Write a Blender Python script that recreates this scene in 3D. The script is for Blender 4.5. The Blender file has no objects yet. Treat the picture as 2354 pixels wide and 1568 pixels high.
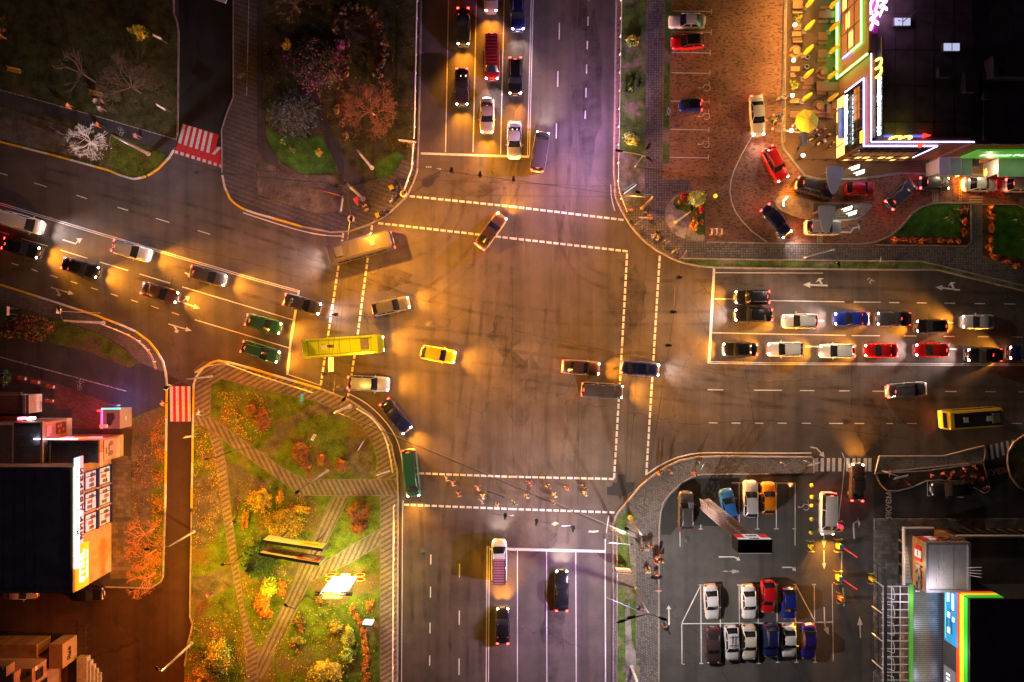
import bpy, bmesh, math, random
from mathutils import Vector, Matrix, noise
random.seed(11)
SC = bpy.context.scene
COL = SC.collection
R = math.radians
# ------------------------------------------------------------------ scale and camera
S = 125 / 2353          # metres per unit of the plan survey grid
H = 90.0                # height of the drone
cam = bpy.data.objects.new('Camera', bpy.data.cameras.new('Camera'))
COL.objects.link(cam)
cam.location = (0, 0, H)
cam.data.sensor_width = 36
cam.data.lens = 18 / (62.5 / H)
cam.data.clip_end = 4000
SC.camera = cam
# ------------------------------------------------------------------ night sky, exposure
W = bpy.data.worlds.new('World')
SC.world = W
W.use_nodes = True
bg = W.node_tree.nodes['Background']
bg.inputs[0].default_value = (0.46, 0.30, 0.50, 1)
bg.inputs[1].default_value = 0.017
SC.view_settings.view_transform = 'Standard'
SC.view_settings.look = 'None'
SC.view_settings.exposure = 0.2
SC.view_settings.gamma = 1.0
SC.cycles.use_denoising = True
SC.cycles.max_bounces = 4
SC.cycles.diffuse_bounces = 2
SC.cycles.glossy_bounces = 2
SC.cycles.sample_clamp_indirect = 3
SC.cycles.caustics_reflective = False
SC.cycles.caustics_refractive = False
LAMP = 2.2              # street lamps, all together
BEAM = 40.0              # headlight beams, all together


def g(px, py, z=0.0):
    k = (H - z) / H
    return Vector(((px - 1176.5) * S * k, (784 - py) * S * k, z))


def gg(px, py, z=0.0):   # plan position, any height
    return Vector(((px - 1176.5) * S, (784 - py) * S, z))


def t(r, c, x, y):
    return (588.25 * c + x / 4, 392 * r + y / 4)


def T(r, c, *xy):
    return [t(r, c, *p) for p in xy]


# ------------------------------------------------------------------ mesh helpers
class MB:
    def __init__(s):
        s.v, s.f, s.m, s.s = [], [], [], []

    def add(s, vs, fs, m=0, sm=False, M=None):
        o = len(s.v)
        for v in vs:
            s.v.append(tuple(M @ Vector(v)) if M else tuple(v))
        for f in fs:
            s.f.append([i + o for i in f])
            s.m.append(m)
            s.s.append(sm)
        return s

    def box(s, c, d, m=0, rz=0.0, M=None):
        a, b, h = d[0] / 2, d[1] / 2, d[2] / 2
        q = Matrix.Translation(c) @ Matrix.Rotation(rz, 4, 'Z')
        if M:
            q = M @ q
        vs = [(x, y, z) for z in (-h, h) for x, y in ((-a, -b), (a, -b), (a, b), (-a, b))]
        return s.add(vs, [(3, 2, 1, 0), (4, 5, 6, 7), (0, 1, 5, 4), (1, 2, 6, 5), (2, 3, 7, 6), (3, 0, 4, 7)], m, False, q)

    def poly(s, pts, z, m=0):
        pts = ccw(pts)
        return s.add([(p[0], p[1], z) for p in pts], [list(range(len(pts)))], m)

    def prism(s, pts, z0, z1, m=0, ms=None, bottom=False):
        pts = ccw(pts)
        n = len(pts)
        vs = [(p[0], p[1], z1) for p in pts] + [(p[0], p[1], z0) for p in pts]
        s.add(vs, [list(range(n))], m)
        s.add(vs, [(i, i + n, (i + 1) % n + n, (i + 1) % n) for i in range(n)], m if ms is None else ms)
        if bottom:
            s.add(vs, [list(range(2 * n - 1, n - 1, -1))], m)
        return s

    def strip(s, pts, w, z, m=0):
        L, Rr = offs(pts, w / 2)
        n = len(pts)
        vs = [(p[0], p[1], z) for p in L] + [(p[0], p[1], z) for p in Rr]
        return s.add(vs, [(i + n, i + n + 1, i + 1, i) for i in range(n - 1)], m)

    def wall(s, pts, w, z0, z1, m=0):
        L, Rr = offs(pts, w / 2)
        n = len(pts)
        a = [(p[0], p[1], z1) for p in L] + [(p[0], p[1], z1) for p in Rr]
        b = [(p[0], p[1], z0) for p in L] + [(p[0], p[1], z0) for p in Rr]
        fs = []
        for i in range(n - 1):
            fs += [(i + n, i + n + 1, i + 1, i), (i, i + 1, i + 1 + 2 * n, i + 2 * n), (i + n + 1, i + n, i + 3 * n, i + 1 + 3 * n)]
        fs += [(0, 2 * n, 3 * n, n), (n - 1, 2 * n - 1, 4 * n - 1, 3 * n - 1)]
        return s.add(a + b, fs, m)

    def tube(s, pts, r, n=6, m=0, sm=True, cap=True):
        pts = [Vector(p) for p in pts]
        rs = r if isinstance(r, (list, tuple)) else [r] * len(pts)
        vs, fs = [], []
        for i, p in enumerate(pts):
            d = (pts[min(i + 1, len(pts) - 1)] - pts[max(i - 1, 0)])
            d = d.normalized() if d.length > 1e-9 else Vector((0, 0, 1))
            u = d.cross(Vector((0, 0, 1)) if abs(d.z) < .95 else Vector((1, 0, 0))).normalized()
            w = d.cross(u)
            for k in range(n):
                a = 2 * math.pi * k / n
                vs.append(p + (u * math.cos(a) + w * math.sin(a)) * rs[i])
        for i in range(len(pts) - 1):
            for k in range(n):
                fs.append((i * n + k, i * n + (k + 1) % n, (i + 1) * n + (k + 1) % n, (i + 1) * n + k))
        s.add(vs, fs, m, sm)
        if cap:
            s.add(vs[:n], [list(range(n - 1, -1, -1))], m)
            s.add(vs[-n:], [list(range(n))], m)
        return s

    def lathe(s, prof, n=12, m=0, M=None, sm=True):
        vs, fs = [], []
        for r, z in prof:
            for k in range(n):
                a = 2 * math.pi * k / n
                vs.append((r * math.cos(a), r * math.sin(a), z))
        for i in range(len(prof) - 1):
            for k in range(n):
                fs.append((i * n + k, i * n + (k + 1) % n, (i + 1) * n + (k + 1) % n, (i + 1) * n + k))
        return s.add(vs, fs, m, sm, M)

    def ball(s, c, r, m=0, n=8, sz=1.0):
        prof = [(max(1e-4, r * math.sin(math.pi * i / n)), -r * sz * math.cos(math.pi * i / n)) for i in range(n + 1)]
        return s.lathe(prof, n + 2, m, Matrix.Translation(c))

    def leaf(s, c, size, m=0, flat=0.0):
        n = Vector((random.gauss(0, 1), random.gauss(0, 1), abs(random.gauss(0, 1)) + flat)).normalized()
        u = n.cross(Vector((random.gauss(0, 1), random.gauss(0, 1), random.gauss(0, .5)))).normalized() * size
        w = n.cross(u) * .6
        c = Vector(c)
        return s.add([c - u, c - w * .8, c + u, c + w * .8], [(0, 1, 2, 3)], m)

    def build(s, name, mats, parent=None, loc=None):
        me = bpy.data.meshes.new(name)
        me.from_pydata(s.v, [], s.f)
        for q in (mats if isinstance(mats, (list, tuple)) else [mats]):
            me.materials.append(q)
        me.polygons.foreach_set('material_index', s.m)
        me.polygons.foreach_set('use_smooth', s.s)
        me.update()
        o = bpy.data.objects.new(name, me)
        COL.objects.link(o)
        if parent:
            o.parent = parent
        if loc is not None:
            o.location = loc
        return o


def ccw(p):
    a = sum(p[i][0] * p[(i + 1) % len(p)][1] - p[(i + 1) % len(p)][0] * p[i][1] for i in range(len(p)))
    return list(p) if a > 0 else list(p)[::-1]


def offs(pts, d):
    L, Rr = [], []
    n = len(pts)
    for i in range(n):
        a, b = Vector(pts[max(i - 1, 0)][:2]), Vector(pts[min(i + 1, n - 1)][:2])
        q = (b - a).normalized()
        w = Vector((-q.y, q.x))
        p = Vector(pts[i][:2])
        L.append(p + w * d)
        Rr.append(p - w * d)
    return L, Rr


def G(pts):
    return [g(*p) for p in pts]


def smooth(pts, it=2):
    for _ in range(it):
        q = [pts[0]]
        for a, b in zip(pts[:-1], pts[1:]):
            q += [(a[0] * .75 + b[0] * .25, a[1] * .75 + b[1] * .25), (a[0] * .25 + b[0] * .75, a[1] * .25 + b[1] * .75)]
        q.append(pts[-1])
        pts = q
    return pts


def walk(pts, step, off=0.0):
    """points every `step` metres along a polyline, with heading"""
    out, d = [], off
    for a, b in zip(pts[:-1], pts[1:]):
        a, b = Vector(a[:2]), Vector(b[:2])
        l = (b - a).length
        h = math.atan2(b.y - a.y, b.x - a.x)
        while d <= l:
            out.append((a + (b - a) * (d / max(l, 1e-6)), h))
            d += step
        d -= l
    return out


def tag(o, label=None, cat=None, group=None, kind=None):
    if label:
        o['label'] = label
    if cat:
        o['category'] = cat
    if group:
        o['group'] = group
    if kind:
        o['kind'] = kind
    return o


def thing(name, label, cat, loc=(0, 0, 0), rz=0.0, group=None):
    o = bpy.data.objects.new(name, None)
    o.empty_display_size = .3
    COL.objects.link(o)
    o.location = loc
    o.rotation_euler = (0, 0, rz)
    return tag(o, label, cat, group)


def ground(name, mb, mats):
    return tag(mb.build(name, mats), kind='structure')


def dup(root, loc, rz, label, group=None, skip_lights=False):
    r = root.copy()
    COL.objects.link(r)
    r.location = loc
    r.rotation_euler = (0, 0, rz)
    r['label'] = label
    if group:
        r['group'] = group
    for ch in list(root.children):
        c = ch.copy()
        COL.objects.link(c)
        c.parent = r
        for gc in list(ch.children):
            d = gc.copy()
            COL.objects.link(d)
            d.parent = c
    return r


_txt = {}


def text_geo(st, size=1.0, ext=.03, align='CENTER', bold=0.0, spacing=1.0):
    k = (st, size, ext, align, bold, spacing)
    if k not in _txt:
        cu = bpy.data.curves.new('lettering', 'FONT')
        cu.body = st
        cu.size = size
        cu.extrude = ext
        cu.offset = bold
        cu.align_x = align
        cu.align_y = 'CENTER'
        cu.space_character = spacing
        cu.resolution_u = 3
        o = bpy.data.objects.new('lettering', cu)
        me = o.to_mesh()
        _txt[k] = ([tuple(v.co) for v in me.vertices], [tuple(p.vertices) for p in me.polygons])
        o.to_mesh_clear()
        bpy.data.objects.remove(o)
        bpy.data.curves.remove(cu)
    return _txt[k]


def letters(mb, st, M, size=1.0, ext=.03, m=0, **k):
    v, f = text_geo(st, size, ext, **k)
    mb.add(v, f, m, False, M)
    return mb


def frame(o, xdir, ydir):
    """matrix whose local x runs along xdir, local y along ydir, z outwards"""
    x = Vector(xdir).normalized()
    y = Vector(ydir).normalized()
    z = x.cross(y)
    M = Matrix.Identity(4)
    for i in range(3):
        M[i][0], M[i][1], M[i][2], M[i][3] = x[i], y[i], z[i], o[i]
    return M


# ------------------------------------------------------------------ materials
class NT:
    def __init__(s, name):
        s.mat = bpy.data.materials.new(name)
        s.mat.use_nodes = True
        s.n = s.mat.node_tree.nodes
        s.l = s.mat.node_tree.links
        s.p = s.n['Principled BSDF']
        s.tc = s.n.new('ShaderNodeTexCoord').outputs['Object']

    def node(s, typ, **kw):
        n = s.n.new(typ)
        for k, v in kw.items():
            if k.startswith('i_'):
                n.inputs[k[2:].replace('_', ' ')].default_value = v
            else:
                setattr(n, k, v)
        return n

    def link(s, a, b):
        s.l.new(a, b)

    def map(s, scale=(1, 1, 1), rot=0.0, loc=(0, 0, 0)):
        n = s.node('ShaderNodeMapping')
        n.inputs['Scale'].default_value = scale
        n.inputs['Rotation'].default_value = (0, 0, rot)
        n.inputs['Location'].default_value = loc
        s.link(s.tc, n.inputs['Vector'])
        return n.outputs[0]

    def noise(s, scale, detail=3, vec=None, rough=.55):
        n = s.node('ShaderNodeTexNoise', i_Scale=scale, i_Detail=detail, i_Roughness=rough)
        s.link(vec or s.tc, n.inputs['Vector'])
        return n.outputs['Fac']

    def ramp(s, fac, stops):
        n = s.node('ShaderNodeValToRGB')
        e = n.color_ramp.elements
        while len(e) < len(stops):
            e.new(.5)
        for q, (p, c) in zip(e, stops):
            q.position = p
            c = c if isinstance(c, (tuple, list)) else (c, c, c)
            q.color = (*c[:3], 1)
        s.link(fac, n.inputs[0])
        return n.outputs[0]

    def mix(s, fac, a, b, typ='MIX'):
        n = s.node('ShaderNodeMix', data_type='RGBA', blend_type=typ)
        for q, v in ((0, fac), (6, a), (7, b)):
            if hasattr(v, 'is_linked'):
                s.link(v, n.inputs[q])
            elif q == 0:
                n.inputs[0].default_value = v
            else:
                n.inputs[q].default_value = (*v[:3], 1)
        return n.outputs[2]

    def math(s, op, a, b=None, c=None):
        n = s.node('ShaderNodeMath', operation=op)
        for i, v in enumerate((a, b, c)):
            if v is None:
                continue
            if hasattr(v, 'is_linked'):
                s.link(v, n.inputs[i])
            else:
                n.inputs[i].default_value = v
        return n.outputs[0]

    def done(s, col=None, rough=.7, bump=None, bs=.3, bd=.02, metal=0, spec=.5, coat=0):
        p = s.p
        if col is not None:
            if hasattr(col, 'is_linked'):
                s.link(col, p.inputs['Base Color'])
            else:
                p.inputs['Base Color'].default_value = (*col[:3], 1)
        if hasattr(rough, 'is_linked'):
            s.link(rough, p.inputs['Roughness'])
        else:
            p.inputs['Roughness'].default_value = rough
        p.inputs['Metallic'].default_value = metal
        p.inputs['Specular IOR Level'].default_value = spec
        p.inputs['Coat Weight'].default_value = coat
        if bump is not None:
            b = s.node('ShaderNodeBump', i_Strength=bs, i_Distance=bd)
            s.link(bump, b.inputs['Height'])
            s.link(b.outputs[0], p.inputs['Normal'])
        return s.mat


_mc = {}


def mat(name, col, rough=.6, var=.18, scale=4.0, metal=0.0, coat=0.0, spec=.5, emit=0.0, ecol=None):
    if name in _mc:
        return _mc[name]
    q = NT(name)
    if emit:
        q.p.inputs['Emission Color'].default_value = (*(ecol or col), 1)
        q.p.inputs['Emission Strength'].default_value = emit
    if var:
        f = q.noise(scale, 4)
        c = q.ramp(f, [(.3, tuple(x * (1 - var) for x in col)), (.7, tuple(min(1, x * (1 + var)) for x in col))])
    else:
        c = col
    _mc[name] = q.done(c, rough, metal=metal, coat=coat, spec=spec)
    return _mc[name]


def asphalt(name, base, warm=(1, 1, 1), streak=None, rough=.62):
    q = NT(name)
    big = q.noise(.045, 4)
    mid = q.noise(.5, 5)
    fine = q.noise(9, 4)
    c = q.ramp(big, [(.3, tuple(base * .78 * w for w in warm)), (.7, tuple(base * 1.22 * w for w in warm))])
    c = q.mix(1, c, q.ramp(mid, [(.25, .78), (.75, 1.2)]), 'MULTIPLY')
    c = q.mix(1, c, q.ramp(fine, [(.2, .7), (.8, 1.3)]), 'MULTIPLY')
    # tyre-polished and oil-dark lanes, two directions
    for sc, lo in (((.55, .012, 1), .7), ((.05, .3, 1), .9)):
        f = q.noise(1, 3, q.map(sc))
        c = q.mix(1, c, q.ramp(f, [(.32, lo), (.52, 1.0), (.72, 1.12)]), 'MULTIPLY')
    # oil blots
    f = q.noise(2.2, 2)
    c = q.mix(q.ramp(f, [(.66, 0), (.74, .6)]), c, tuple(base * .45 * w for w in warm))
    # sealed cracks
    v = q.node('ShaderNodeTexVoronoi', feature='DISTANCE_TO_EDGE', i_Scale=.075)
    wob = q.node('ShaderNodeMix', data_type='VECTOR')
    nz = q.node('ShaderNodeTexNoise', i_Scale=.7, i_Detail=4)
    q.link(q.tc, nz.inputs[0])
    ad = q.node('ShaderNodeVectorMath', operation='MULTIPLY_ADD')
    q.link(nz.outputs['Color'], ad.inputs[0])
    ad.inputs[1].default_value = (2.4, 2.4, 0)
    q.link(q.tc, ad.inputs[2])
    q.link(ad.outputs[0], v.inputs['Vector'])
    crack = q.ramp(v.outputs['Distance'], [(.0015, 1), (.004, 0)])
    gate = q.ramp(q.noise(.06, 2), [(.5, 0), (.56, .75)])
    cm = q.math('MULTIPLY', crack, gate)
    c = q.mix(cm, c, tuple(base * .3 * w for w in warm))
    return q.done(c, rough, q.noise(40, 3), .25, .01, spec=.35)


def bricks(name, cols, bw, bh, mortar, rot=0.0, offset=.5, ms=.012, rough=.75):
    q = NT(name)
    b = q.node('ShaderNodeTexBrick', offset=offset, squash=1.0)
    b.inputs['Scale'].default_value = 1
    b.inputs['Brick Width'].default_value = bw
    b.inputs['Row Height'].default_value = bh
    b.inputs['Mortar Size'].default_value = ms
    b.inputs['Bias'].default_value = 0
    b.inputs['Color1'].default_value = (0, 0, 0, 1)
    b.inputs['Color2'].default_value = (1, 1, 1, 1)
    b.inputs['Mortar'].default_value = (.5, .5, .5, 1)
    v = q.map((1, 1, 1), rot)
    q.link(v, b.inputs['Vector'])
    n = len(cols)
    c = q.ramp(b.outputs['Color'], [(i / n + .001, cc) for i, cc in enumerate(cols)])
    c.node.color_ramp.interpolation = 'CONSTANT'
    c = q.mix(b.outputs['Fac'], c, mortar)
    c = q.mix(1, c, q.ramp(q.noise(.25, 4), [(.3, .7), (.7, 1.25)]), 'MULTIPLY')
    c = q.mix(1, c, q.ramp(q.noise(14, 3), [(.2, .8), (.8, 1.2)]), 'MULTIPLY')
    return q.done(c, rough)


def stripes(name, a, b, period, rot, duty=.42, wob=.25, zig=None):
    """striped block paving; zig = (period along the stripe, depth) turns it into chevrons"""
    q = NT(name)
    v = q.map((1, 1, 1), rot)
    sp = q.node('ShaderNodeSeparateXYZ')
    q.link(v, sp.inputs[0])
    y = sp.outputs[1]
    if zig:
        tri = q.math('PINGPONG', sp.outputs[0], zig[0] / 2)
        y = q.math('ADD', y, q.math('MULTIPLY', tri, zig[1]))
    y = q.math('ADD', y, q.math('MULTIPLY', q.noise(5, 2), wob * .3))
    f = q.math('FRACT', q.math('DIVIDE', y, period))
    f = q.math('LESS_THAN', f, duty)
    c = q.mix(f, a, b)
    bk = q.node('ShaderNodeTexBrick', offset=.5)
    bk.inputs['Scale'].default_value = 1
    bk.inputs['Brick Width'].default_value = .22
    bk.inputs['Row Height'].default_value = .11
    bk.inputs['Mortar Size'].default_value = .008
    for k, cc in (('Color1', .75), ('Color2', 1.25), ('Mortar', .6)):
        bk.inputs[k].default_value = (cc, cc, cc, 1)
    q.link(v, bk.inputs['Vector'])
    c = q.mix(1, c, bk.outputs['Color'], 'MULTIPLY')
    c = q.mix(1, c, q.ramp(q.noise(.3, 4), [(.3, .65), (.7, 1.3)]), 'MULTIPLY')
    return q.done(c, .8)


def grass(name, a, b, dirt, dirtiness=.5, leafc=None, leafn=.0):
    q = NT(name)
    c = q.ramp(q.noise(7, 5), [(.25, tuple(x * .5 for x in a)), (.5, a), (.75, b)])
    c = q.mix(1, c, q.ramp(q.noise(.7, 6, rough=.65), [(.3, .35), (.7, 1.55)]), 'MULTIPLY')
    dm = q.ramp(q.noise(.22, 5, rough=.65), [(dirtiness, 0), (dirtiness + .1, 1)])
    d = q.ramp(q.noise(5, 4), [(.3, tuple(x * .65 for x in dirt)), (.7, tuple(x * 1.25 for x in dirt))])
    c = q.mix(dm, c, d)
    if leafc:
        vo = q.node('ShaderNodeTexVoronoi', i_Scale=5.5)
        q.link(q.tc, vo.inputs['Vector'])
        m1 = q.ramp(vo.outputs['Distance'], [(.16, 1), (.2, 0)])
        m2 = q.ramp(q.noise(.3, 3), [(.62 - leafn, 0), (.7 - leafn, 1)])
        c = q.mix(q.math('MULTIPLY', m1, m2), c, leafc)
    return q.done(c, .9, q.noise(25, 4), .6, .06, spec=.15)


ASPH = asphalt('road_asphalt', .105, (1.0, .82, .70))
ASPH_LOT = asphalt('lot_asphalt', .085, (1, .95, .92))
ASPH_DARK = asphalt('fresh_asphalt', .03)
ASPH_PATH = asphalt('path_asphalt', .07, (1, .95, .92), rough=.85)
EDGE = mat('path_edging', (.2, .155, .12), .85, .25, 2)
KERB = mat('kerb_stone', (.33, .3, .28), .8, .25, 2.0)
WHITE = NT('road_paint_white')
_w = WHITE.ramp(WHITE.noise(6, 5, rough=.7), [(.3, (.25, .24, .23)), (.48, (.78, .77, .74))])
_w = WHITE.mix(1, _w, WHITE.ramp(WHITE.noise(.35, 4), [(.3, .72), (.65, 1.1)]), 'MULTIPLY')
WHITE = WHITE.done(_w, .6)
WORN = NT('road_paint_worn')
_w = WORN.ramp(WORN.noise(5, 5, rough=.75), [(.42, (.1, .095, .09)), (.55, (.6, .58, .55))])
WORN = WORN.done(_w, .7)
REDP = mat('road_paint_red', (.55, .02, .02), .6, .25, 3)
YELP = mat('kerb_paint_yellow', (.8, .52, .03), .6, .2, 3)
BRICK = bricks('orange_block_paving', [(.36, .17, .09), (.44, .21, .11), (.32, .15, .085), (.14, .08, .06), (.4, .19, .1), (.38, .18, .1), (.3, .14, .08)], .3, .15, (.12, .07, .05), .0, .37, .015)
GREYP = bricks('grey_block_paving', [(.19, .17, .16), (.22, .2, .185), (.11, .1, .095), (.18, .16, .15), (.21, .19, .18)], .32, .3, (.1, .09, .085), 0, 0, .05)
GREYP2 = bricks('grey_curved_paving', [(.17, .155, .145), (.21, .195, .18), (.11, .1, .095), (.185, .17, .16)], .36, .24, (.09, .083, .078), .6, .5, .05)
STRIPE = [stripes('striped_paving_%s' % n, (.24, .185, .15), (.12, .09, .072), .56, a) for n, a in (('a', R(63)), ('b', R(-65)), ('c', R(-30)))] + [stripes('striped_paving_d', (.12, .105, .095), (.085, .073, .066), .56, R(20))]
ZIG = stripes('chevron_paving', (.26, .155, .09), (.1, .06, .042), .3, 0, .45, .0, (.44, 1.0))
GR_NW = grass('park_grass_dark', (.08, .085, .03), (.12, .115, .045), (.13, .09, .06), .56, (.3, .22, .1), .04)
GR_NE = grass('verge_grass', (.08, .14, .03), (.15, .2, .05), (.24, .2, .15), .52)
GR_LAWN = grass('trimmed_lawn', (.06, .17, .018), (.1, .23, .035), (.1, .12, .03), .64)
GR_SW = grass('autumn_grass', (.10, .15, .016), (.19, .21, .03), (.17, .115, .05), .5, (.55, .34, .04), .12)
DIRT = grass('trodden_earth', (.15, .125, .095), (.2, .17, .13), (.11, .1, .08), .5)
DIRTG = grass('grey_trodden_earth', (.24, .22, .2), (.3, .27, .25), (.12, .14, .07), .6)
MULCH = grass('bark_mulch', (.13, .06, .035), (.2, .1, .06), (.07, .04, .03), .5)
GRAVEL = grass('white_gravel', (.42, .36, .32), (.55, .48, .43), (.2, .16, .14), .6)
METAL = mat('galvanised_steel', (.42, .42, .44), .45, .15, 6, .7)
DARKM = mat('black_steel', (.03, .03, .033), .5, .2, 6, .3)
WHITEM = mat('white_painted_steel', (.75, .74, .73), .45, .1, 5)
CONC = mat('weathered_concrete', (.34, .32, .3), .85, .25, 3)
GLASSD = mat('dark_glass', (.012, .014, .018), .08, 0, spec=.8)
RUBBER = mat('tyre_rubber', (.015, .015, .016), .8, .2, 9)
RIM = mat('alloy_rim', (.4, .4, .42), .3, 0, metal=.9)
BLACKP = mat('black_plastic', (.02, .02, .022), .5, .15, 8)
WOOD = mat('brown_wood_slats', (.34, .16, .085), .6, .25, 9)
WOODY = mat('pale_wood_slats', (.5, .3, .13), .6, .25, 9)
# ------------------------------------------------------------------ the setting: ground, roads, pavements
m = MB()
m.poly([(-900, -900), (900, -900), (900, 900), (-900, 900)], 0)
ground('road', m, ASPH)
KZ = .12
NW1 = [(-300, 245), (0, 326), (125, 358), (250, 392), (275, 403), (305, 412), (322, 410), (340, 404), (365, 388), (390, 362), (401, 343), (408, 310), (410, 260), (411, 75), (407, 50), (400, 32), (390, -300), (-300, -300)]
NW2 = [(968, -300), (968, 0), (965, 180), (960.5, 350), (959, 392), (953, 410), (948, 424), (935, 452), (920, 467), (890, 494), (850, 516), (803, 532), (760, 534), (693, 521), (628, 502), (588, 491), (562, 482), (545, 472), (530, 459), (517, 430), (511, 400), (511, 350), (510, 300), (522, 262), (537, 225), (537, 0), (537, -300)]
NEB = [(1417, -300), (1416, 0), (1412, 300), (1411, 392), (1414, 452), (1426, 482), (1446, 514), (1466, 539), (1486, 559), (1511, 577), (1546, 596), (1576, 606), (1606, 612), (1644, 615), (1765, 617), (1980, 620), (2155, 621), (2175, 626), (2353, 669), (2700, 755), (2700, -300)]
SE1 = [(1409, 1800), (1409, 1206), (1413, 1190), (1421, 1176), (1433, 1163), (1447, 1146), (1471, 1117), (1490, 1101), (1509, 1087), (1535, 1071), (1561, 1059), (1601, 1051), (1651, 1049), (1865, 1051), (1869, 1055), (1869, 1087), (1765, 1089), (1611, 1090), (1589, 1096), (1566, 1109), (1539, 1134), (1524, 1154), (1518, 1176), (1514, 1210), (1513, 1800)]
SE2 = [(2020, 1049), (2168, 1048), (2261, 1025), (2263, 1045), (2259, 1061), (2010, 1087)]
SE2B = [(2010, 1088), (2124, 1082), (2258, 1064), (2273, 1121), (2270, 1129), (2261, 1133), (2240, 1122), (2200, 1106), (2158, 1103), (2128, 1105), (2095, 1119), (2062, 1128), (2037, 1127), (2022, 1113)]
SE3 = [(2700, 930), (2353, 1001), (2330, 1016), (2315, 1041), (2314, 1066), (2322, 1096), (2340, 1119), (2353, 1126), (2700, 1126)]
SWB = [(912, 1800), (915, 1139), (913, 1084), (900, 1024), (883, 989), (853, 954), (805, 920), (738, 894), (588, 850), (530, 834), (500, 829), (483, 835), (467, 846), (452, 866), (446, 884), (441, 1176), (437, 1416), (443, 1432), (441, 1446), (432, 1480), (425, 1530), (415, 1800)]
WB = [(-300, 573), (0, 654), (135, 697), (225, 727), (280, 748), (312, 762), (342, 784), (360, 806), (375, 831), (382, 859), (384, 884), (380, 1176), (375, 1326), (370, 1336), (362, 1342), (347, 1351), (225, 1348), (-300, 1345)]
for nm, pts, mt in (('park_ground', NW1, GR_NW), ('park_ground', NW2, GR_NW), ('brick_paving', NEB, BRICK), ('pavement', SE1, GREYP2), ('pavement', SE2, GREYP2), ('flower_bed', SE2B, grass('dark_bed_earth', (.05, .035, .03), (.07, .05, .04), (.03, .03, .02), .5)), ('lawn', SE3, GR_NW), ('park_ground', SWB, GR_SW), ('yard_ground', WB, ASPH_PATH)):
    m = MB()
    m.prism(G(pts), 0, KZ, 0, 1)
    ground(nm, m, [mt, KERB])


def kerb(pts, w=.2, z=.15, stripe=None, cut=None):
    """pale kerb stones along an edge; stripe = metres of each yellow / white length"""
    pts = G(pts)
    m = MB()
    if not stripe:
        m.wall(pts, w, 0, z)
        return ground('kerb', m, [KERB])
    wl = walk(pts, .5)
    seg = max(1, round(stripe / .5))
    P = [w_[0] for w_ in wl]
    for k, i in enumerate(range(0, len(P) - 1, seg)):
        q = P[i:i + seg + 1]
        if len(q) > 1:
            m.wall(q, w, 0, z, 1 + k % 2)
    return ground('kerb', m, [KERB, YELP, WHITE])


kerb(NW1[1:8], .22, .16, 3.2)
kerb(NW1[7:11], .22, .16, 3.0)
kerb(NW1[11:17], .18)
kerb(NW2[1:14], .2)
kerb(NW2[13:21], .24, .16, 3.4)
kerb(NW2[20:26], .16)
kerb(NEB[0:12], .2)
kerb(NEB[11:19], .2)
kerb(SE1[0:16], .2)
kerb(SE1[16:25], .16)
kerb(SE2 + SE2[:1], .16)
kerb(SE2B + SE2B[:1], .14)
kerb(SE3[1:8], .2)
kerb(SWB[0:8], .2)
kerb(SWB[7:16], .24, .16, 3.2)
kerb(SWB[15:21], .18)
kerb(WB[1:6], .22, .16, 5)
kerb(WB[5:12], .22, .16, 4)
kerb(WB[10:17], .18)


def sheet(name, pts, mt, lev=1, edge=None):
    m = MB()
    z = KZ + .004 * lev
    P = G(pts)
    m.poly(P, z)
    if edge:
        for a, b in zip(P, P[1:] + P[:1]):
            m.strip([a, b], edge, z + .0015, 1)
    return ground(name, m, [mt, EDGE])


# --- north-west park
sheet('footpath', [(-300, 130), (0, 207), (100, 233), (250, 276), (404, 321), (408, 330), (401, 343), (385, 352), (300, 322), (200, 292), (0, 240), (-300, 168)], ASPH_PATH, 1)
sheet('bare_earth', [(0, 245), (120, 282), (180, 300), (240, 340), (225, 372), (100, 345), (0, 320)], DIRT, 1)
sheet('footpath', [(411, -20), (411, 330), (402, 345), (512, 384), (512, 300), (537, 225), (537, -20)], ASPH_DARK, -28)
sheet('pavement', [(537, -300), (537, 225), (515, 290), (511, 310), (511, 400), (530, 459), (588, 491), (693, 521), (760, 534), (803, 532), (850, 516), (890, 494), (920, 467), (935, 452), (953, 410), (959, 392), (962, 370), (918, 366), (912, 386), (888, 408), (845, 440), (800, 478), (760, 492), (713, 487), (640, 464), (590, 452), (590, 380), (600, 340), (592, 240), (590, -300)], STRIPE[3], 1)
sheet('trodden_earth', [(592, 335), (640, 372), (690, 402), (760, 404), (800, 430), (850, 416), (888, 408), (845, 440), (800, 478), (760, 492), (713, 487), (640, 464), (592, 448)], DIRT, 2)
sheet('footpath', [(592, -300), (592, 335), (606, 372), (640, 388), (640, 372), (611, 320), (604, 230), (606, -300)], ASPH_PATH, 4)
sheet('footpath', [(700, 205), (726, 220), (748, 262), (770, 318), (800, 372), (846, 420), (800, 430), (772, 382), (752, 330), (732, 272), (716, 240), (690, 222)], ASPH_PATH, 2)
sheet('lawn', [(610, 290), (640, 312), (700, 318), (738, 312), (758, 350), (778, 392), (740, 400), (690, 400), (650, 372), (618, 330)], GR_LAWN, 3)
sheet('lawn', [(860, 380), (906, 350), (930, 358), (922, 372), (915, 388), (890, 410), (868, 412)], GR_LAWN, 3)
sheet('lawn', [(260, 306), (300, 322), (370, 352), (385, 356), (360, 386), (322, 406), (290, 402), (250, 380)], GR_SW, 1)
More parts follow.
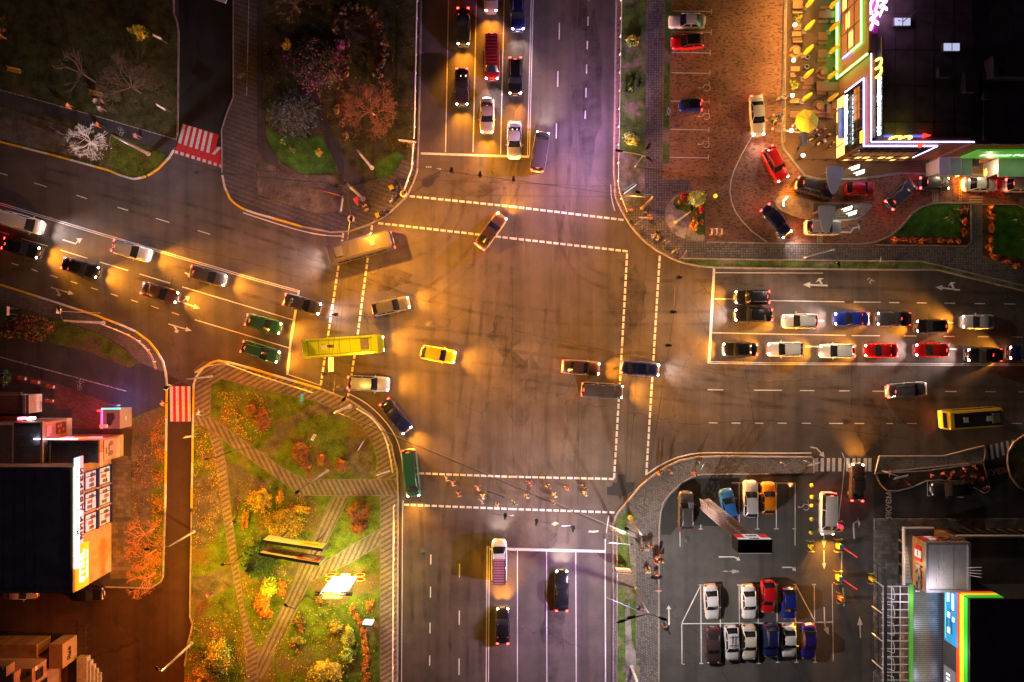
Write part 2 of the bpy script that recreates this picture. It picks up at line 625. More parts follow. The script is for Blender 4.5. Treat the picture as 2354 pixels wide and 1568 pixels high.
sheet('flower_bed', smooth([(760, 40), (775, 12), (800, 6), (840, 14), (872, 34), (888, 70), (892, 120), (885, 160), (875, 190), (858, 192), (862, 140), (866, 100), (855, 60), (830, 38), (800, 36), (790, 60), (795, 110), (806, 150), (802, 190), (790, 240), (800, 290), (800, 330), (790, 330), (776, 260), (770, 210), (760, 150)]), MULCH, 3)
# --- north-east
sheet('verge', [(1426, -300), (1424, 0), (1420, 250), (1419, 392), (1421, 440), (1432, 476), (1481, 420), (1482, 300), (1486, 0), (1486, -300)], GR_NE, 1)
sheet('trodden_earth', [(1420, 348), (1450, 352), (1470, 385), (1481, 392), (1481, 430), (1440, 488), (1425, 462), (1420, 430)], DIRTG, 2)
NEP = [(1487, -300), (1486, 0), (1482, 300), (1481, 425), (1436, 488), (1446, 512), (1466, 537), (1486, 557), (1511, 575), (1546, 594), (1563, 593), (1765, 597), (2115, 601), (2165, 612), (2353, 657), (2700, 745), (2700, 640), (2353, 622), (2262, 592), (2255, 585), (2254, 471), (2230, 471), (2229, 560), (2220, 568), (2010, 564), (1980, 561), (1765, 559), (1622, 556), (1585, 556), (1555, 545), (1535, 520), (1525, 487), (1530, 465), (1545, 450), (1565, 441), (1585, 438), (1585, 415), (1521, 414), (1521, 376), (1521, 300), (1526, 0), (1526, -300)]
sheet('pavement', NEP, GREYP, 1)
sheet('verge', [(1527, -300), (1527, 0), (1522, 300), (1521, 376), (1538, 376), (1539, 250), (1543, 0), (1543, -300)], GR_NE, 1, .12)
sheet('verge', [(1560, 596), (1765, 599.5), (2113, 603), (2163, 614), (2353, 660), (2700, 748), (2700, 753), (2353, 667), (2175, 624), (2155, 619), (1980, 618), (1765, 615), (1644, 613), (1606, 610), (1576, 604)], GR_NE, 2)
kerb([(1560, 594), (1765, 597.5), (2114, 601), (2164, 612), (2353, 657)], .14, .17)
PLANTER = [(1620, 439), (1585, 440), (1565, 444), (1546, 453), (1532, 468), (1525, 490), (1530, 515), (1540, 530), (1555, 544), (1578, 553), (1600, 556), (1620, 556)]
sheet('gravel_bed', PLANTER, GRAVEL, 2, .18)
sheet('flower_bed', [(1619, 441), (1587, 442), (1567, 446), (1550, 456), (1546, 470), (1556, 482), (1574, 486), (1586, 500), (1590, 518), (1598, 535), (1606, 541), (1619, 540)], GR_NE, 3)
LAWN1 = [(1980, 560), (2007, 558), (2042, 544), (2070, 522), (2097, 489), (2115, 477), (2140, 469), (2165, 467), (2228, 467), (2230, 557), (2220, 566), (2010, 563)]
LAWN2 = [(2256, 471), (2335, 471), (2353, 480), (2700, 560), (2700, 640), (2353, 620), (2256, 588)]
for L_ in (LAWN1, LAWN2):
    sheet('flower_bed', L_, MULCH, 2)
sheet('lawn', [(2044, 543), (2070, 524), (2098, 492), (2116, 480), (2141, 472), (2203, 471), (2203, 545), (2060, 543), (2038, 542)], GR_LAWN, 3)
sheet('lawn', [(2282, 473), (2334, 474), (2352, 483), (2700, 564), (2700, 618), (2353, 598), (2330, 592), (2278, 580)], GR_LAWN, 3)
kerb([(1980, 560), (2007, 558), (2042, 544), (2070, 522), (2097, 489), (2115, 477), (2140, 469), (2165, 467), (2229, 467)], .2, .22)
kerb([(2256, 471), (2335, 471), (2353, 480), (2420, 500)], .16, .22)
kerb([(2229, 467), (2230, 557), (2220, 566), (2010, 563)], .12, .2)
kerb([(1622, 557), (1765, 559), (1980, 561)], .14, .17)
TERR = [(1803, -300), (1803, 0), (1798, 200), (1796, 330), (1800, 345), (1832, 385), (1847, 404), (1875, 412), (1915, 413.5), (1965, 413), (2015, 407), (2065, 399), (2157, 402), (2353, 404), (2700, 404), (2700, -300)]
m = MB()
m.prism(G(TERR), KZ, KZ + .1, 0, 1)
ground('terrace_paving', m, [ZIG, KERB])
kerb(TERR[0:14], .26, .26)
ISL = smooth([(1781, 465), (1786, 456), (1797, 452), (1815, 453), (1845, 459), (1872, 466), (1900, 467), (1960, 469), (2003, 470), (1995, 482), (1980, 497), (1962, 506), (1905, 507), (1866, 504), (1825, 497), (1800, 486), (1784, 474)], 1)
m = MB()
m.prism(G(ISL), KZ, KZ + .12, 0, 1)
m.poly(G([(1868, 468), (1958, 471), (1966, 504), (1905, 505), (1868, 503)]), KZ + .124, 2)
ground('traffic_island', m, [GRAVEL, KERB, GREYP])
kerb(ISL + ISL[:1], .2, .27)
# --- south-east
sheet('verge', [(1417, 1800), (1417, 1210), (1421, 1188), (1440, 1176), (1461, 1180), (1461, 1510), (1470, 1514), (1470, 1800)], GR_NE, 1)
sheet('trodden_earth', [(1440, 1200), (1462, 1195), (1461, 1300), (1448, 1296)], DIRTG, 2)
sheet('trodden_earth', [(1436, 1400), (1446, 1380), (1452, 1470), (1460, 1500), (1470, 1800), (1440, 1800)], DIRTG, 2)
m = MB()
m.poly(G([(1519, 1180), (1526, 1156), (1541, 1136), (1568, 1111), (1590, 1098), (1611, 1092), (1869, 1089), (2005, 1089), (2005, 1800), (1515, 1800)]), .004)
ground('parking_lot', m, [ASPH_LOT])
m = MB()
m.poly(G([(1520, 1176), (1540, 1140), (1570, 1113), (1592, 1100), (1700, 1098), (1700, 1212), (1560, 1206), (1540, 1230), (1518, 1228)]), .008)
m.poly(G([(1395, 1110), (1460, 1108), (1455, 1128), (1432, 1140), (1395, 1138)]), .008)
m.poly(G([(1420, 1090), (1437, 1090), (1440, 1120), (1425, 1150), (1415, 1130)]), .012)
ground('asphalt_patch', m, [ASPH_DARK])
m = MB()
m.poly(G([(2008, 1090), (2345, 1090), (2700, 1128), (2700, 1192), (2008, 1192)]), .004)
m.poly(G([(2262, 1055), (2290, 1040), (2320, 1020), (2314, 1060), (2324, 1100), (2345, 1128), (2262, 1128)]), .008)
ground('lot_entrance', m, [asphalt('entrance_asphalt', .045)])
m = MB()
m.prism(G([(2008, 1192), (2700, 1192), (2700, 1215), (2064, 1215), (2064, 1350), (2040, 1560), (2040, 1800), (2007, 1800)]), 0, .1, 0, 1)
ground('pavement', m, [bricks('old_concrete_slabs', [(.12, .11, .1), (.16, .15, .14), (.2, .19, .18)], .5, .5, (.05, .05, .05)), KERB])
# --- south-west park: striped footpaths with pale edges
PL = 2
for pts, k in (
    ([(448, 850), (470, 832), (500, 831), (588, 852), (738, 896), (805, 922), (853, 956), (883, 991), (900, 1026), (912, 1084), (914, 1139), (914, 1800), (874, 1800), (874, 1140), (860, 1103), (868, 1060), (858, 1020), (830, 980), (780, 944), (720, 920), (600, 895), (510, 870), (485, 885), (484, 962), (448, 960)], 2),
    ([(448, 945), (472, 962), (484, 958), (588, 1032), (650, 1075), (700, 1101), (770, 1102), (915, 1101), (915, 1138), (770, 1139), (692, 1138), (588, 1064), (480, 985), (448, 972)], 0),
    ([(478, 990), (508, 1010), (519, 1060), (532, 1176), (562, 1400), (582, 1470), (600, 1500), (592, 1568), (595, 1700), (577, 1700), (560, 1440), (538, 1330), (512, 1176), (496, 1070), (486, 1010)], 2),
    ([(764, 1142), (803, 1142), (786, 1176), (760, 1228), (711, 1340), (660, 1450), (600, 1560), (590, 1545), (596, 1500), (660, 1375), (700, 1275), (730, 1215), (748, 1176)], 1),
    ([(875, 1214), (875, 1251), (800, 1296), (710, 1338), (715, 1320), (740, 1296), (800, 1258)], 1)):
    sheet('footpath', pts, STRIPE[k], PL, .1)
    PL += .7
for pts in ([(444, 1100), (510, 1080), (515, 1190), (500, 1230), (470, 1260), (445, 1265)], [(520, 1060), (560, 1075), (600, 1110), (640, 1090), (600, 1130), (555, 1150), (540, 1180), (525, 1110)], [(790, 1010), (840, 1000), (862, 1060), (856, 1098), (812, 1098), (800, 1060)], [(590, 1040), (660, 960), (740, 920), (780, 946), (820, 985), (760, 950), (690, 960), (640, 1030), (630, 1055)], [(618, 1305), (680, 1288), (690, 1320), (640, 1326)], [(445, 1330), (535, 1300), (545, 1345), (445, 1390)]):
    sheet('bare_earth', smooth(pts + pts[:1], 2)[:-1], DIRT, 1)
# --- west: pavement, verges, leaf-strewn strip, yard
sheet('pavement', [(-300, 575), (0, 656), (135, 699), (225, 729), (312, 764), (340, 786), (358, 808), (372, 832), (378, 855), (318, 832), (288, 800), (240, 770), (140, 735), (0, 695), (-300, 612)], bricks('hex_paving', [(.12, .1, .09), (.16, .14, .12), (.14, .12, .1)], .4, .35, (.05, .045, .04)), 1)
sheet('verge', [(-300, 615), (0, 697), (140, 737), (240, 773), (300, 812), (318, 835), (300, 846), (200, 808), (100, 784), (0, 775), (-300, 740)], GR_SW, 2)
sheet('brick_forecourt', [(0, 850), (130, 880), (235, 920), (305, 950), (308, 985), (170, 985), (165, 940), (125, 940), (125, 895), (0, 870)], bricks('red_block_paving', [(.17, .07, .05), (.2, .09, .06), (.14, .06, .045)], .4, .2, (.06, .04, .03)), 2)
sheet('pavement', [(257, 1048), (304, 1048), (302, 1330), (254, 1330)], bricks('rough_concrete_slabs', [(.16, .13, .1), (.2, .17, .13), (.12, .1, .08)], .6, .5, (.05, .05, .04)), 2)
sheet('verge', [(306, 960), (382, 930), (379, 1176), (374, 1325), (362, 1340), (346, 1348), (300, 1346), (303, 1050)], GR_SW, 3)
sheet('bare_earth', [(306, 1010), (348, 1000), (350, 1230), (306, 1325)], DIRT, 4)
m = MB()
m.poly(G([(-300, 1347), (225, 1350), (347, 1353), (372, 1340), (440, 1340), (436, 1416), (441, 1446), (424, 1530), (415, 1800), (-300, 1800)]), .004)
m.poly(G([(385, 860), (444, 890), (440, 1340), (372, 1340), (378, 1176)]), .005)
ground('yard_asphalt', m, [asphalt('yard_asphalt', .06, (1, .58, .36))])

# ------------------------------------------------------------------ painted markings
MZ = .008


class Marks:
    def __init__(s):
        s.m = MB()

    def line(s, pts, w, z=MZ, mi=0):
        s.m.strip(G(pts), w * S, z, mi)

    def dashes(s, pts, on, off, w, z=MZ, mi=0, start=0):
        P = [Vector(p) for p in pts]
        for a, b in zip(P[:-1], P[1:]):
            L = (b - a).length
            d = start
            u = (b - a) / L
            while d < L - on * .3:
                s.line([a + u * d, a + u * min(d + on, L)], w, z, mi)
                d += on + off

    def poly(s, pts, z=MZ, mi=0):
        s.m.poly(G(pts), z, mi)

    def arrow(s, pts, w=2.6, head=9, hl=14, z=MZ, mi=0):
        P = [Vector(p) for p in pts]
        u = (P[-1] - P[-2]).normalized()
        n = Vector((-u.y, u.x))
        tip = P[-1]
        b = tip - u * hl
        s.line(P[:-1] + [b], w, z, mi)
        s.poly([tip, b + n * head / 2, b - n * head / 2], z, mi)

    def ring(s, c, r, w, z=MZ, a0=0, a1=360, mi=0, sx=1, n=16):
        P = [(c[0] + r * sx * math.cos(R(a0 + (a1 - a0) * i / n)), c[1] - r * math.sin(R(a0 + (a1 - a0) * i / n))) for i in range(n + 1)]
        s.line(P, w, z, mi)

    def done(s, name, mats):
        return ground(name, s.m, mats)


k = Marks()
# north road
k.line(T(0, 1, (1515, 1412), (2313, 1438)) + [(1216, 360.5)], 5)
for a, b in (((1776, -300), (1742, 1400)), ((2033, -300), (1995, 1400)), ((2288, -300), (2248, 1415))):
    k.line(T(0, 1, a, b), 2.2)
k.line(T(0, 2, (184, -300), (142, 1436)), 2)
k.line(T(0, 2, (202, -300), (160, 1436)), 2)
for x0, y0, x1, y1 in ((436, 212, 434, 365), (422, 655, 420, 800), (409, 1135, 406, 1275), (448, -220, 443, -80), (705, -60, 704, 12), (700, 155, 698, 238), (693, 378, 691, 455), (687, 595, 685, 678), (681, 810, 679, 897), (674, 1020, 672, 1093)):
    k.line(T(0, 2, (x0, y0), (x1, y1)), 2.6)
k.line(T(1, 2, (908, 130), (912, 230), (925, 300), (945, 373)), 1.8)
# crossings: dashed pairs
CR = [([(941, 451), (1176, 475), (1434, 506)], 12.6, 3.8), ([(869, 513), (1176, 548), (1443, 578)], 12, 4),
      ([(1441, 583), (1430, 784), (1411, 1101)], 12.2, 3.8), ([(1516, 588), (1504, 784), (1485, 1092)], 13, 3.4),
      ([(962, 1088), (1176, 1096), (1412, 1101)], 12.5, 3.4), ([(928, 1160), (1176, 1170), (1412, 1178)], 12, 4),
      ([(855, 518), (820, 784), (800, 911)], 11.5, 3.6), ([(789, 536), (752, 784), (737, 886)], 11.5, 3.6)]
for pts, on, of in CR:
    k.dashes(pts, on, of, 4.9)
# west road
for o in (0, 4):
    k.line([(-300, 386 + o), (0, 466.5 + o), (222, 533.5 + o), (588, 641 + o), (688, 668.5 + o)], 1.8)
k.line([(687, 667), (668, 784), (660, 862)], 5.2)
for a in ((-350, -75, -250, -45), (-10, 20, 70, 45), (315, 115, 430, 152), (703, 228, 800, 260), (1080, 338, 1178, 368), (1433, 440, 1555, 478), (1818, 552, 1932, 588), (-40, 550, 85, 590), (197, 625, 437, 695), (555, 732, 808, 808), (918, 842, 1178, 920), (1283, 952, 1565, 1037), (1675, 1070, 2700, 1376), (107, 852, 170, 872), (288, 907, 345, 928), (465, 963, 530, 985), (650, 1020, 712, 1040), (835, 1078, 900, 1098), (1018, 1133, 1082, 1155), (1205, 1190, 1268, 1211), (1390, 1246, 1457, 1270), (1580, 1305, 1648, 1328), (1790, 1372, 2660, 1632)):
    k.line(T(1, 0, a[:2], a[2:]), 2.2)
for dx, dy in ((0, 0), (1080, 336)):
    k.arrow(T(1, 0, (468 + dx, 1075 + dy), (682 + dx, 1138 + dy)), 2.6, 11, 14)
    k.arrow(T(1, 0, (520 + dx, 1090 + dy), (538 + dx, 1120 + dy), (550 + dx, 1160 + dy)), 4.5, 13, 6)
k.arrow(T(1, 0, (1630, 1198), (1838, 1268)), 2.6, 11, 14)
k.arrow(T(1, 0, (1668, 1212), (1700, 1185), (1745, 1158)), 4.5, 15, 10)
k.arrow(T(1, 0, (575, 637), (695, 674), (720, 645), (758, 625)), 3, 14, 12)
k.arrow(T(1, 0, (1700, 940), (1820, 992), (1845, 970), (1892, 960)), 3, 14, 12)
k.line([(588, 864), (663, 862.5 - 1), (737, 886)][1:], 1.6)
k.line(smooth([(802, 905), (838, 924), (868, 949), (895, 980), (913, 1011), (923, 1049), (926, 1084)], 1), 2.4)
k.line([(926.5, 1150), (925, 1176), (922, 1700)], 2)
k.line(smooth([(558, 489), (588, 499), (663, 523), (713, 536), (751, 542), (790, 543)], 1), 2.4)
# east road
k.line([(1641, 617), (1632, 784), (1629, 836)], 5.8)
k.line([(1644, 627), (1765, 627.5), (1891, 628)], 2)
k.line(T(1, 2, (1857, 1180), (2100, 1183)), 2)
for y in (1196,):
    k.line(T(1, 3, (0, y), (700, y + 12)), 2.1)
for a in ((790, 1210, 1035), (1112, 1214, 1208), (1367, 1217, 1458), (1623, 1220, 1718), (1900, 1224, 1995), (2167, 1227, 2273), (2440, 1231, 2540), (767, 1518, 1028), (1248, 1521, 1367), (1612, 1525, 1715), (1928, 1528, 2027), (2238, 1531, 2340), (460, 1380, 515), (1590, 1368, 1606), (1650, 1398, 1710)):
    k.line(T(1, 3, (a[0], a[1]), (a[2], a[1] + 1)), 2.3)
k.line(T(1, 2, (1838, 1492), (2354, 1503)) + T(1, 3, (715, 1516)), 2.1)
for o in (0, 3.6):
    k.line([(1629, 831.5 + o), (1765, 834 + o), (2353, 837 + o), (2700, 839 + o)], 1.8)
for a in ((345, 50, 485), (1670, 73, 1740), (2450, 78, 2540)):
    k.line(T(2, 3, (a[0], a[1]), (a[2], a[1] + 1)), 3.4)
for a in ((1798, 448, 1943), (2225, 452, 2480), (1808, 752, 1890), (2018, 754, 2096), (2232, 755, 2310)):
    k.line(T(2, 2, (a[0], a[1]), (a[2], a[1] + 1)), 2)
for a in ((292, 455, 425), (652, 458, 750), (960, 461, 1075), (1265, 462, 1368), (1628, 464, 1735), (1995, 466, 2095), (2303, 467, 2420), (90, 755, 172), (310, 756, 393), (562, 757, 690), (795, 757, 885), (1088, 758, 1148), (1275, 758, 1367), (1600, 759, 1700), (2237, 757, 2335)):
    k.line(T(2, 3, (a[0], a[1]), (a[2], a[1] + .5)), 2)
k.line(T(2, 2, (1240, 1222), (1330, 1160), (1420, 1110), (1520, 1070), (1640, 1040), (1720, 1030), (1800, 1026), (2354, 1030)) + T(2, 3, (400, 1030)), 3)
k.arrow(T(1, 3, (548, 1058), (320, 1050)), 4, 14, 17)
k.arrow(T(1, 3, (495, 1046), (478, 1015), (465, 990)), 5, 22, 6)
k.arrow(T(1, 3, (1765, 1100), (1540, 1072)), 3.6, 13, 16)
k.arrow(T(1, 3, (1705, 1090), (1692, 1050), (1680, 1026)), 5, 20, 6)
k.arrow(T(2, 3, (390, 975), (445, 985), (480, 1020), (522, 1072)), 3, 13, 13)
for i, x in enumerate((430, 485, 540, 588, 645, 720, 775, 820, 880, 920)):
    k.poly(T(2, 3, (x, 1076), (x + 31, 1076), (x + 29, 1200), (x - 2, 1198)))
for i in range(6):
    x, y = 1988 + i * 49, 968 - i * 12
    k.poly(T(2, 3, (x, y), (x + 24, y - 5), (x + 40, y + 132 - i * 5), (x + 16, y + 136 - i * 5)), .018)
# south road
k.line([(1165, 1261), (1176, 1262.5), (1389, 1267.5)], 6)
for x0, x1 in ((1119.5, 1116), (1124.5, 1121.5)):
    k.line([(x0, 1255), (x1, 1700)], 2)
for x0, x1, y in ((1189, 1189, 1266), (1256, 1257, 1268), (1323, 1324.5, 1268)):
    k.line([(x0, y), (x1, 1700)], 1.9)
k.line([(1399, 1185), (1391, 1238), (1390.5, 1300), (1392, 1700)], 2.6)
for x, y0, y1 in ((1607, 395, 485), (1604, 690, 790), (1600, 1020, 1120), (1597, 1322, 1415), (1594, 1640, 1740), (1871, 480, 605), (1869, 910, 1040), (1867, 1350, 1500)):
    k.line(T(3, 1, (x, y0), (x - 1, y1)), 2.6)
k.done('road_markings', [WHITE])

k = Marks()
for x in range(3):
    k.poly(T(0, 1, (1563 + x * 18, 1530), (1577 + x * 18, 1532), (1577 + x * 18, 1546), (1563 + x * 18, 1544)))
k.poly(T(0, 1, (1655, 1550), (1690, 1548), (1712, 1560), (1690, 1562)))
for i in range(3):
    k.ring(t(1, 3, 930 + i * 18, 1005 + (i % 2) * 22), 3.2, 2.2, a0=i * 70, a1=i * 70 + 200)
k.arrow(T(3, 2, (1930, 548), (2098, 550)), 2.2, 10, 18)
k.done('worn_markings', [WORN])

# red and white crossings
k = Marks()
k.poly(T(0, 0, (1680, 1138), (2015, 1240), (1985, 1345), (2035, 1362), (2050, 1545), (1603, 1412), (1640, 1290)), .012, 1)
for i in range(7):
    x, y = 1682 + i * 50, 1140 + i * 16
    x2, y2 = 1636 + i * 51.5, 1316 + i * 17
    if i == 6:
        x, y = 2008, 1350
    k.poly(T(0, 0, (x, y), (x + 26, y + 8), (x2 + 28, y2 + 8), (x2, y2)), .016, 0)
for i in range(9):
    x, y = 1610 + i * 51, 1382 + i * 16
    k.poly(T(0, 0, (x, y), (x + 28, y + 7), (x + 24, y + 36), (x - 4, y + 28)), .016, 0)
k.poly(T(2, 0, (1560, 415), (1752, 415), (1755, 740), (1566, 740)), .012, 1)
for x in (1561, 1615, 1669, 1722):
    k.poly(T(2, 0, (x, 415), (x + 29, 415), (x + 32, 740), (x + 5, 740)), .016, 0)
k.done('crossing_markings', [WHITE, REDP])

# cycle path lines, bicycle and wheelchair symbols
k = Marks()
HZ = KZ + .012


def bicycle(c, a, sz, z):
    M = Matrix.Rotation(-a, 2)

    def q(x, y):
        v = M @ Vector((x * sz, y * sz))
        return (c[0] + v.x, c[1] + v.y)
    for x in (-1, 1):
        P = [q(x + .62 * math.cos(R(i * 24)), .62 * math.sin(R(i * 24))) for i in range(16)]
        k.line(P, 1.1, z)
    k.line([q(-1, 0), q(-.35, -.9), q(.55, -.9), q(0, .05), q(-.35, -.9)], 1.1, z)
    k.line([q(-1, 0), q(0, .05)], 1.1, z)
    k.line([q(1, 0), q(.5, -1.25), q(.8, -1.4)], 1.1, z)


bicycle(t(0, 0, 1115, 1212), R(-80), 6.5, HZ)
bicycle(t(0, 0, 2235, 705), R(8), 7, HZ)
bicycle(t(2, 0, 745, 400), R(75), 7.5, HZ)
k.line([(-300, 131), (0, 207.5), (100, 234), (250, 276), (404, 321)], 1.8, HZ)
k.line(T(0, 0, (2292, 0), (2282, 400), (2270, 890)), 2, HZ)
k.line(T(2, 0, (-900, -40), (0, 145), (500, 280), (1165, 460)), 2.4, HZ)
k.done('cycle_path_markings', [WORN])

k = Marks()
z = KZ + .012
for y, x in ((107, 1480), (297, 1476), (487, 1468), (674, 1465), (934, 1458), (1193, 1455), (1450, 1450)):
    k.line(T(0, 2, (x, y), (x + 352, y + 6)), 2, z)
    k.line(T(0, 2, (x + 354, y - 22), (x + 350, y + 30)), 1.9, z)


def wheelchair(c, sz, z, a=0):
    M = Matrix.Rotation(a, 2)

    def q(x, y):
        v = M @ Vector((x * sz, y * sz))
        return (c[0] + v.x, c[1] + v.y)
    k.line([q(.15 + .75 * math.cos(R(i)), .35 + .75 * math.sin(R(i))) for i in range(-120, 150, 22)], 1.6, z)
    k.line([q(-1.6, .35), q(-.9, .35), q(-.5, -.45), q(.75, -.35), q(.6, -1.4)], 1.6, z)
    k.line([q(-.5, -.45), q(-.7, .3)], 1.6, z)
    k.poly([q(-1.75 + .2 * math.cos(R(i * 60)), .3 + .25 * math.sin(R(i * 60))) for i in range(6)], z)


for x, y in ((1785, 800), (1780, 1062), (1777, 1318)):
    wheelchair(t(0, 2, x, y), 9.5, z)
k.arrow(T(1, 3, (660, 568), (755, 570), (780, 530), (845, 520)), 4, 18, 5, z)
k.line(T(0, 2, (2208, 1245), (2100, 1440), (2040, 1568)) + T(1, 2, (2010, 90), (2000, 200), (2015, 290), (2050, 380), (2110, 465), (2200, 560), (2340, 660)), 2.4, z)
for i in range(4):
    k.line(T(1, 3, (450 + i * 14, 590), (450 + i * 14, 665)), 1.4, z)
    k.line(T(1, 3, (1510 + i * 15, 200), (1510 + i * 15, 300)), 1.4, z)
for y in (245, 270, 293):
    k.line(T(1, 3, (1842, y), (1968, y)), 3, z)
for i in range(7):
    k.line(T(1, 3, (2310 + i * 14, 250), (2310 + i * 14, 320)), 1.4, z)
k.arrow(T(1, 3, (2090, 182), (2175, 185)), 2, 12, 12, z)
k.done('parking_markings', [WHITE])
k = Marks()
for i in range(8):
    for x in (1750, 1767):
        y = 82 + i * 26
        k.poly(T(1, 3, (x, y), (x + 9, y), (x + 9, y + 17), (x, y + 17)), z, 0)
k.done('yellow_markings', [YELP])

k = Marks()
z = .012
for c, r, pts in ((2, 2, ((2020, 1303), (2354, 1305))), (2, 3, ((0, 1305), (252, 1305))), (2, 3, ((250, 1305), (248, 1880)))):
    k.line(T(c, r, *pts), 2, z)
for x, y0, y1 in ((2088, 1305 - 1568, 120), (2256, -263, 160), (1735, 120, 160)):
    k.line(T(3, 2, (x, y0), (x, y1)), 2, z)
    k.line(T(3, 2, (x - 18, y1), (x + 18, y1)), 2, z)
k.line(T(3, 3, (78, -260), (76, 158)), 2, z)
k.line(T(3, 3, (54, 159), (98, 159)), 2, z)
k.line(T(3, 3, (225, 158), (258, 158)), 2, z)
# two rows of bays
k.line(T(3, 2, (1562, 1030), (2351, 1024)) + T(3, 3, (430, 1018), (595, 1014)), 2.2, z)
for x, x2 in ((1735, 1740), (1912, 1917), (2087, 2093), (2260, 2266)):
    k.line(T(3, 2, (x, 674), (x2, 1396)), 2, z)
    k.line(T(3, 2, (x - 18, 674), (x + 18, 674)), 2, z)
    k.line(T(3, 2, (x2 - 18, 1396), (x2 + 18, 1396)), 2, z)
for x, x2 in ((80, 88), (248, 262), (424, 434)):
    k.line(T(3, 3, (x, 668), (x2, 1384)), 2, z)
    k.line(T(3, 3, (x - 18, 668), (x + 16, 668)), 2, z)
    k.line(T(3, 3, (x2 - 18, 1384), (x2 + 16, 1384)), 2, z)
k.line(T(3, 2, (1735, 676), (1562, 1024)), 2, z)
k.line(T(3, 2, (1560, 1030), (1562, 1400), (1586, 1402)), 2, z)
k.line(T(3, 3, (250, 668), (432, 1010)), 2.4, z)
k.line(T(3, 3, (590, 662), (600, 1378)), 1.4, z)
k.line(T(3, 2, (1543, 186), (1545, 320)), 1.6, z)
k.arrow(T(3, 2, (1444, 1040), (1440, 860)), 3.4, 11, 9, z)
k.arrow(T(3, 2, (1900, 416), (2040, 416), (2066, 428), (2098, 450)), 3, 10, 8, z)
k.arrow(T(3, 3, (130, 512), (222, 512), (258, 548)), 3, 11, 9, z)
k.arrow(T(3, 3, (514, 215), (514, 340)), 2.6, 11, 20, z)
k.arrow(T(3, 3, (514, 355), (516, 530)), 2.6, 10, 14, z)
k.arrow(T(3, 3, (850, 1160), (842, 962)), 3.2, 13, 20, z)
k.arrow(T(3, 3, (516, 878), (520, 1040), (560, 1135)), 3, 13, 18, z)
k.arrow(T(3, 3, (792, 252), (784, 110), (832, 80), (842, 100)), 4, 4, 2, z)
k.poly(T(3, 3, (822, 48), (846, 110), (832, 148)), z)
wheelchair(t(2, 3, 345, 1515), 9, z)
k.line(T(2, 3, (680, 1028), (706, 1085), (692, 1250), (668, 1480), (655, 1568)) + T(3, 3, (650, 75)), 2, z)
k.line(T(3, 3, (678, 370), (674, 590)), 2.4, z)
k.line(T(3, 3, (688, 700), (698, 870)), 2, z)
k.line(T(2, 3, (1465, 1280), (1467, 1423), (1490, 1423)), 2, z)
k.line(T(2, 3, (1730, 1434), (1800, 1434)), 2, z)
k.done('parking_markings', [WHITE])
m = MB()
letters(m, 'ДЯКУЄМО!', Matrix.Translation(g(*t(2, 3, 2097, 1205), .02)) @ Matrix.Rotation(R(10), 4, 'Z'), 1.0, .002, bold=.02)
letters(m, 'ДЯКУЄМО!', Matrix.Translation(g(*t(2, 3, 1113, 1503), .02)) @ Matrix.Rotation(R(90), 4, 'Z'), .92, .002, bold=.02)
ground('entrance_lettering', m, [mat('worn_letter_paint', (.42, .4, .38), .7, .3, 4)])
# tyre tracks, oil-dark and worn patches with soft ragged edges
def film(name, col, lo, hi, sc=(.35, .35, 1), a=.6):
    q = NT(name)
    f = q.ramp(q.noise(1, 5, q.map(sc), .7), [(lo, 0), (hi, a)])
    tr = q.node('ShaderNodeBsdfTransparent')
    mx = q.node('ShaderNodeMixShader')
    q.link(f, mx.inputs[0])
    q.link(tr.outputs[0], mx.inputs[1])
    q.link(q.p.outputs[0], mx.inputs[2])
    q.link(mx.outputs[0], q.n['Material Output'].inputs[0])
    return q.done(col, .55)


m = MB()
for pts in ([(560, 660), (760, 720), (900, 715), (1020, 660), (1110, 560), (1180, 430), (1230, 250)], [(700, 745), (900, 760), (1250, 800), (1500, 850), (1900, 880)], [(690, 800), (900, 835), (1250, 860), (1500, 905), (1900, 930)], [(640, 830), (800, 880), (890, 940), (940, 1040), (960, 1250), (965, 1700)], [(1060, 360), (1050, 520), (960, 580), (800, 600), (500, 500), (100, 400)], [(1640, 660), (1400, 660), (1300, 600), (1290, 400), (1310, 0)], [(1120, 360), (1090, 800), (1020, 1250), (1020, 1700)], [(1180, 360), (1150, 800), (1090, 1250), (1088, 1700)], [(1640, 730), (1200, 735), (850, 640), (300, 470)], [(1220, 1250), (1250, 800), (1330, 400), (1330, 0)], [(1290, 1250), (1320, 900), (1450, 800), (1640, 900), (2100, 960)], [(2350, 905), (1900, 905)], [(1640, 665), (2350, 690)]):
    P = G(smooth(pts, 3))
    for s in (-.75, .75):
        m.strip(offs(P, s)[0], .42, .004)
ground('tyre_tracks', m, [film('tyre_rubber_film', (.03, .025, .023), .42, .7, (.22, .22, 1), .34)])
m = MB()
for x, y, a, b_ in ((1160, 770, 34, 44), (1195, 890, 52, 80), (880, 640, 60, 26), (1440, 690, 40, 90), (1100, 420, 60, 30), (2010, 985, 40, 70), (1750, 640, 90, 16), (420, 640, 90, 30), (1210, 1240, 60, 40), (1160, 160, 40, 160), (1350, 200, 30, 200), (1270, 1450, 24, 120)):
    m.poly(G([(x + a * math.cos(R(i * 20)) * (1 + .25 * math.sin(i * 2.3)), y + b_ * math.sin(R(i * 20)) * (1 + .25 * math.sin(i * 1.7))) for i in range(18)]), .0055)
ground('oil_patches', m, [film('oil_film', (.035, .028, .025), .42, .68, (.22, .22, 1), .55)])
m = MB()
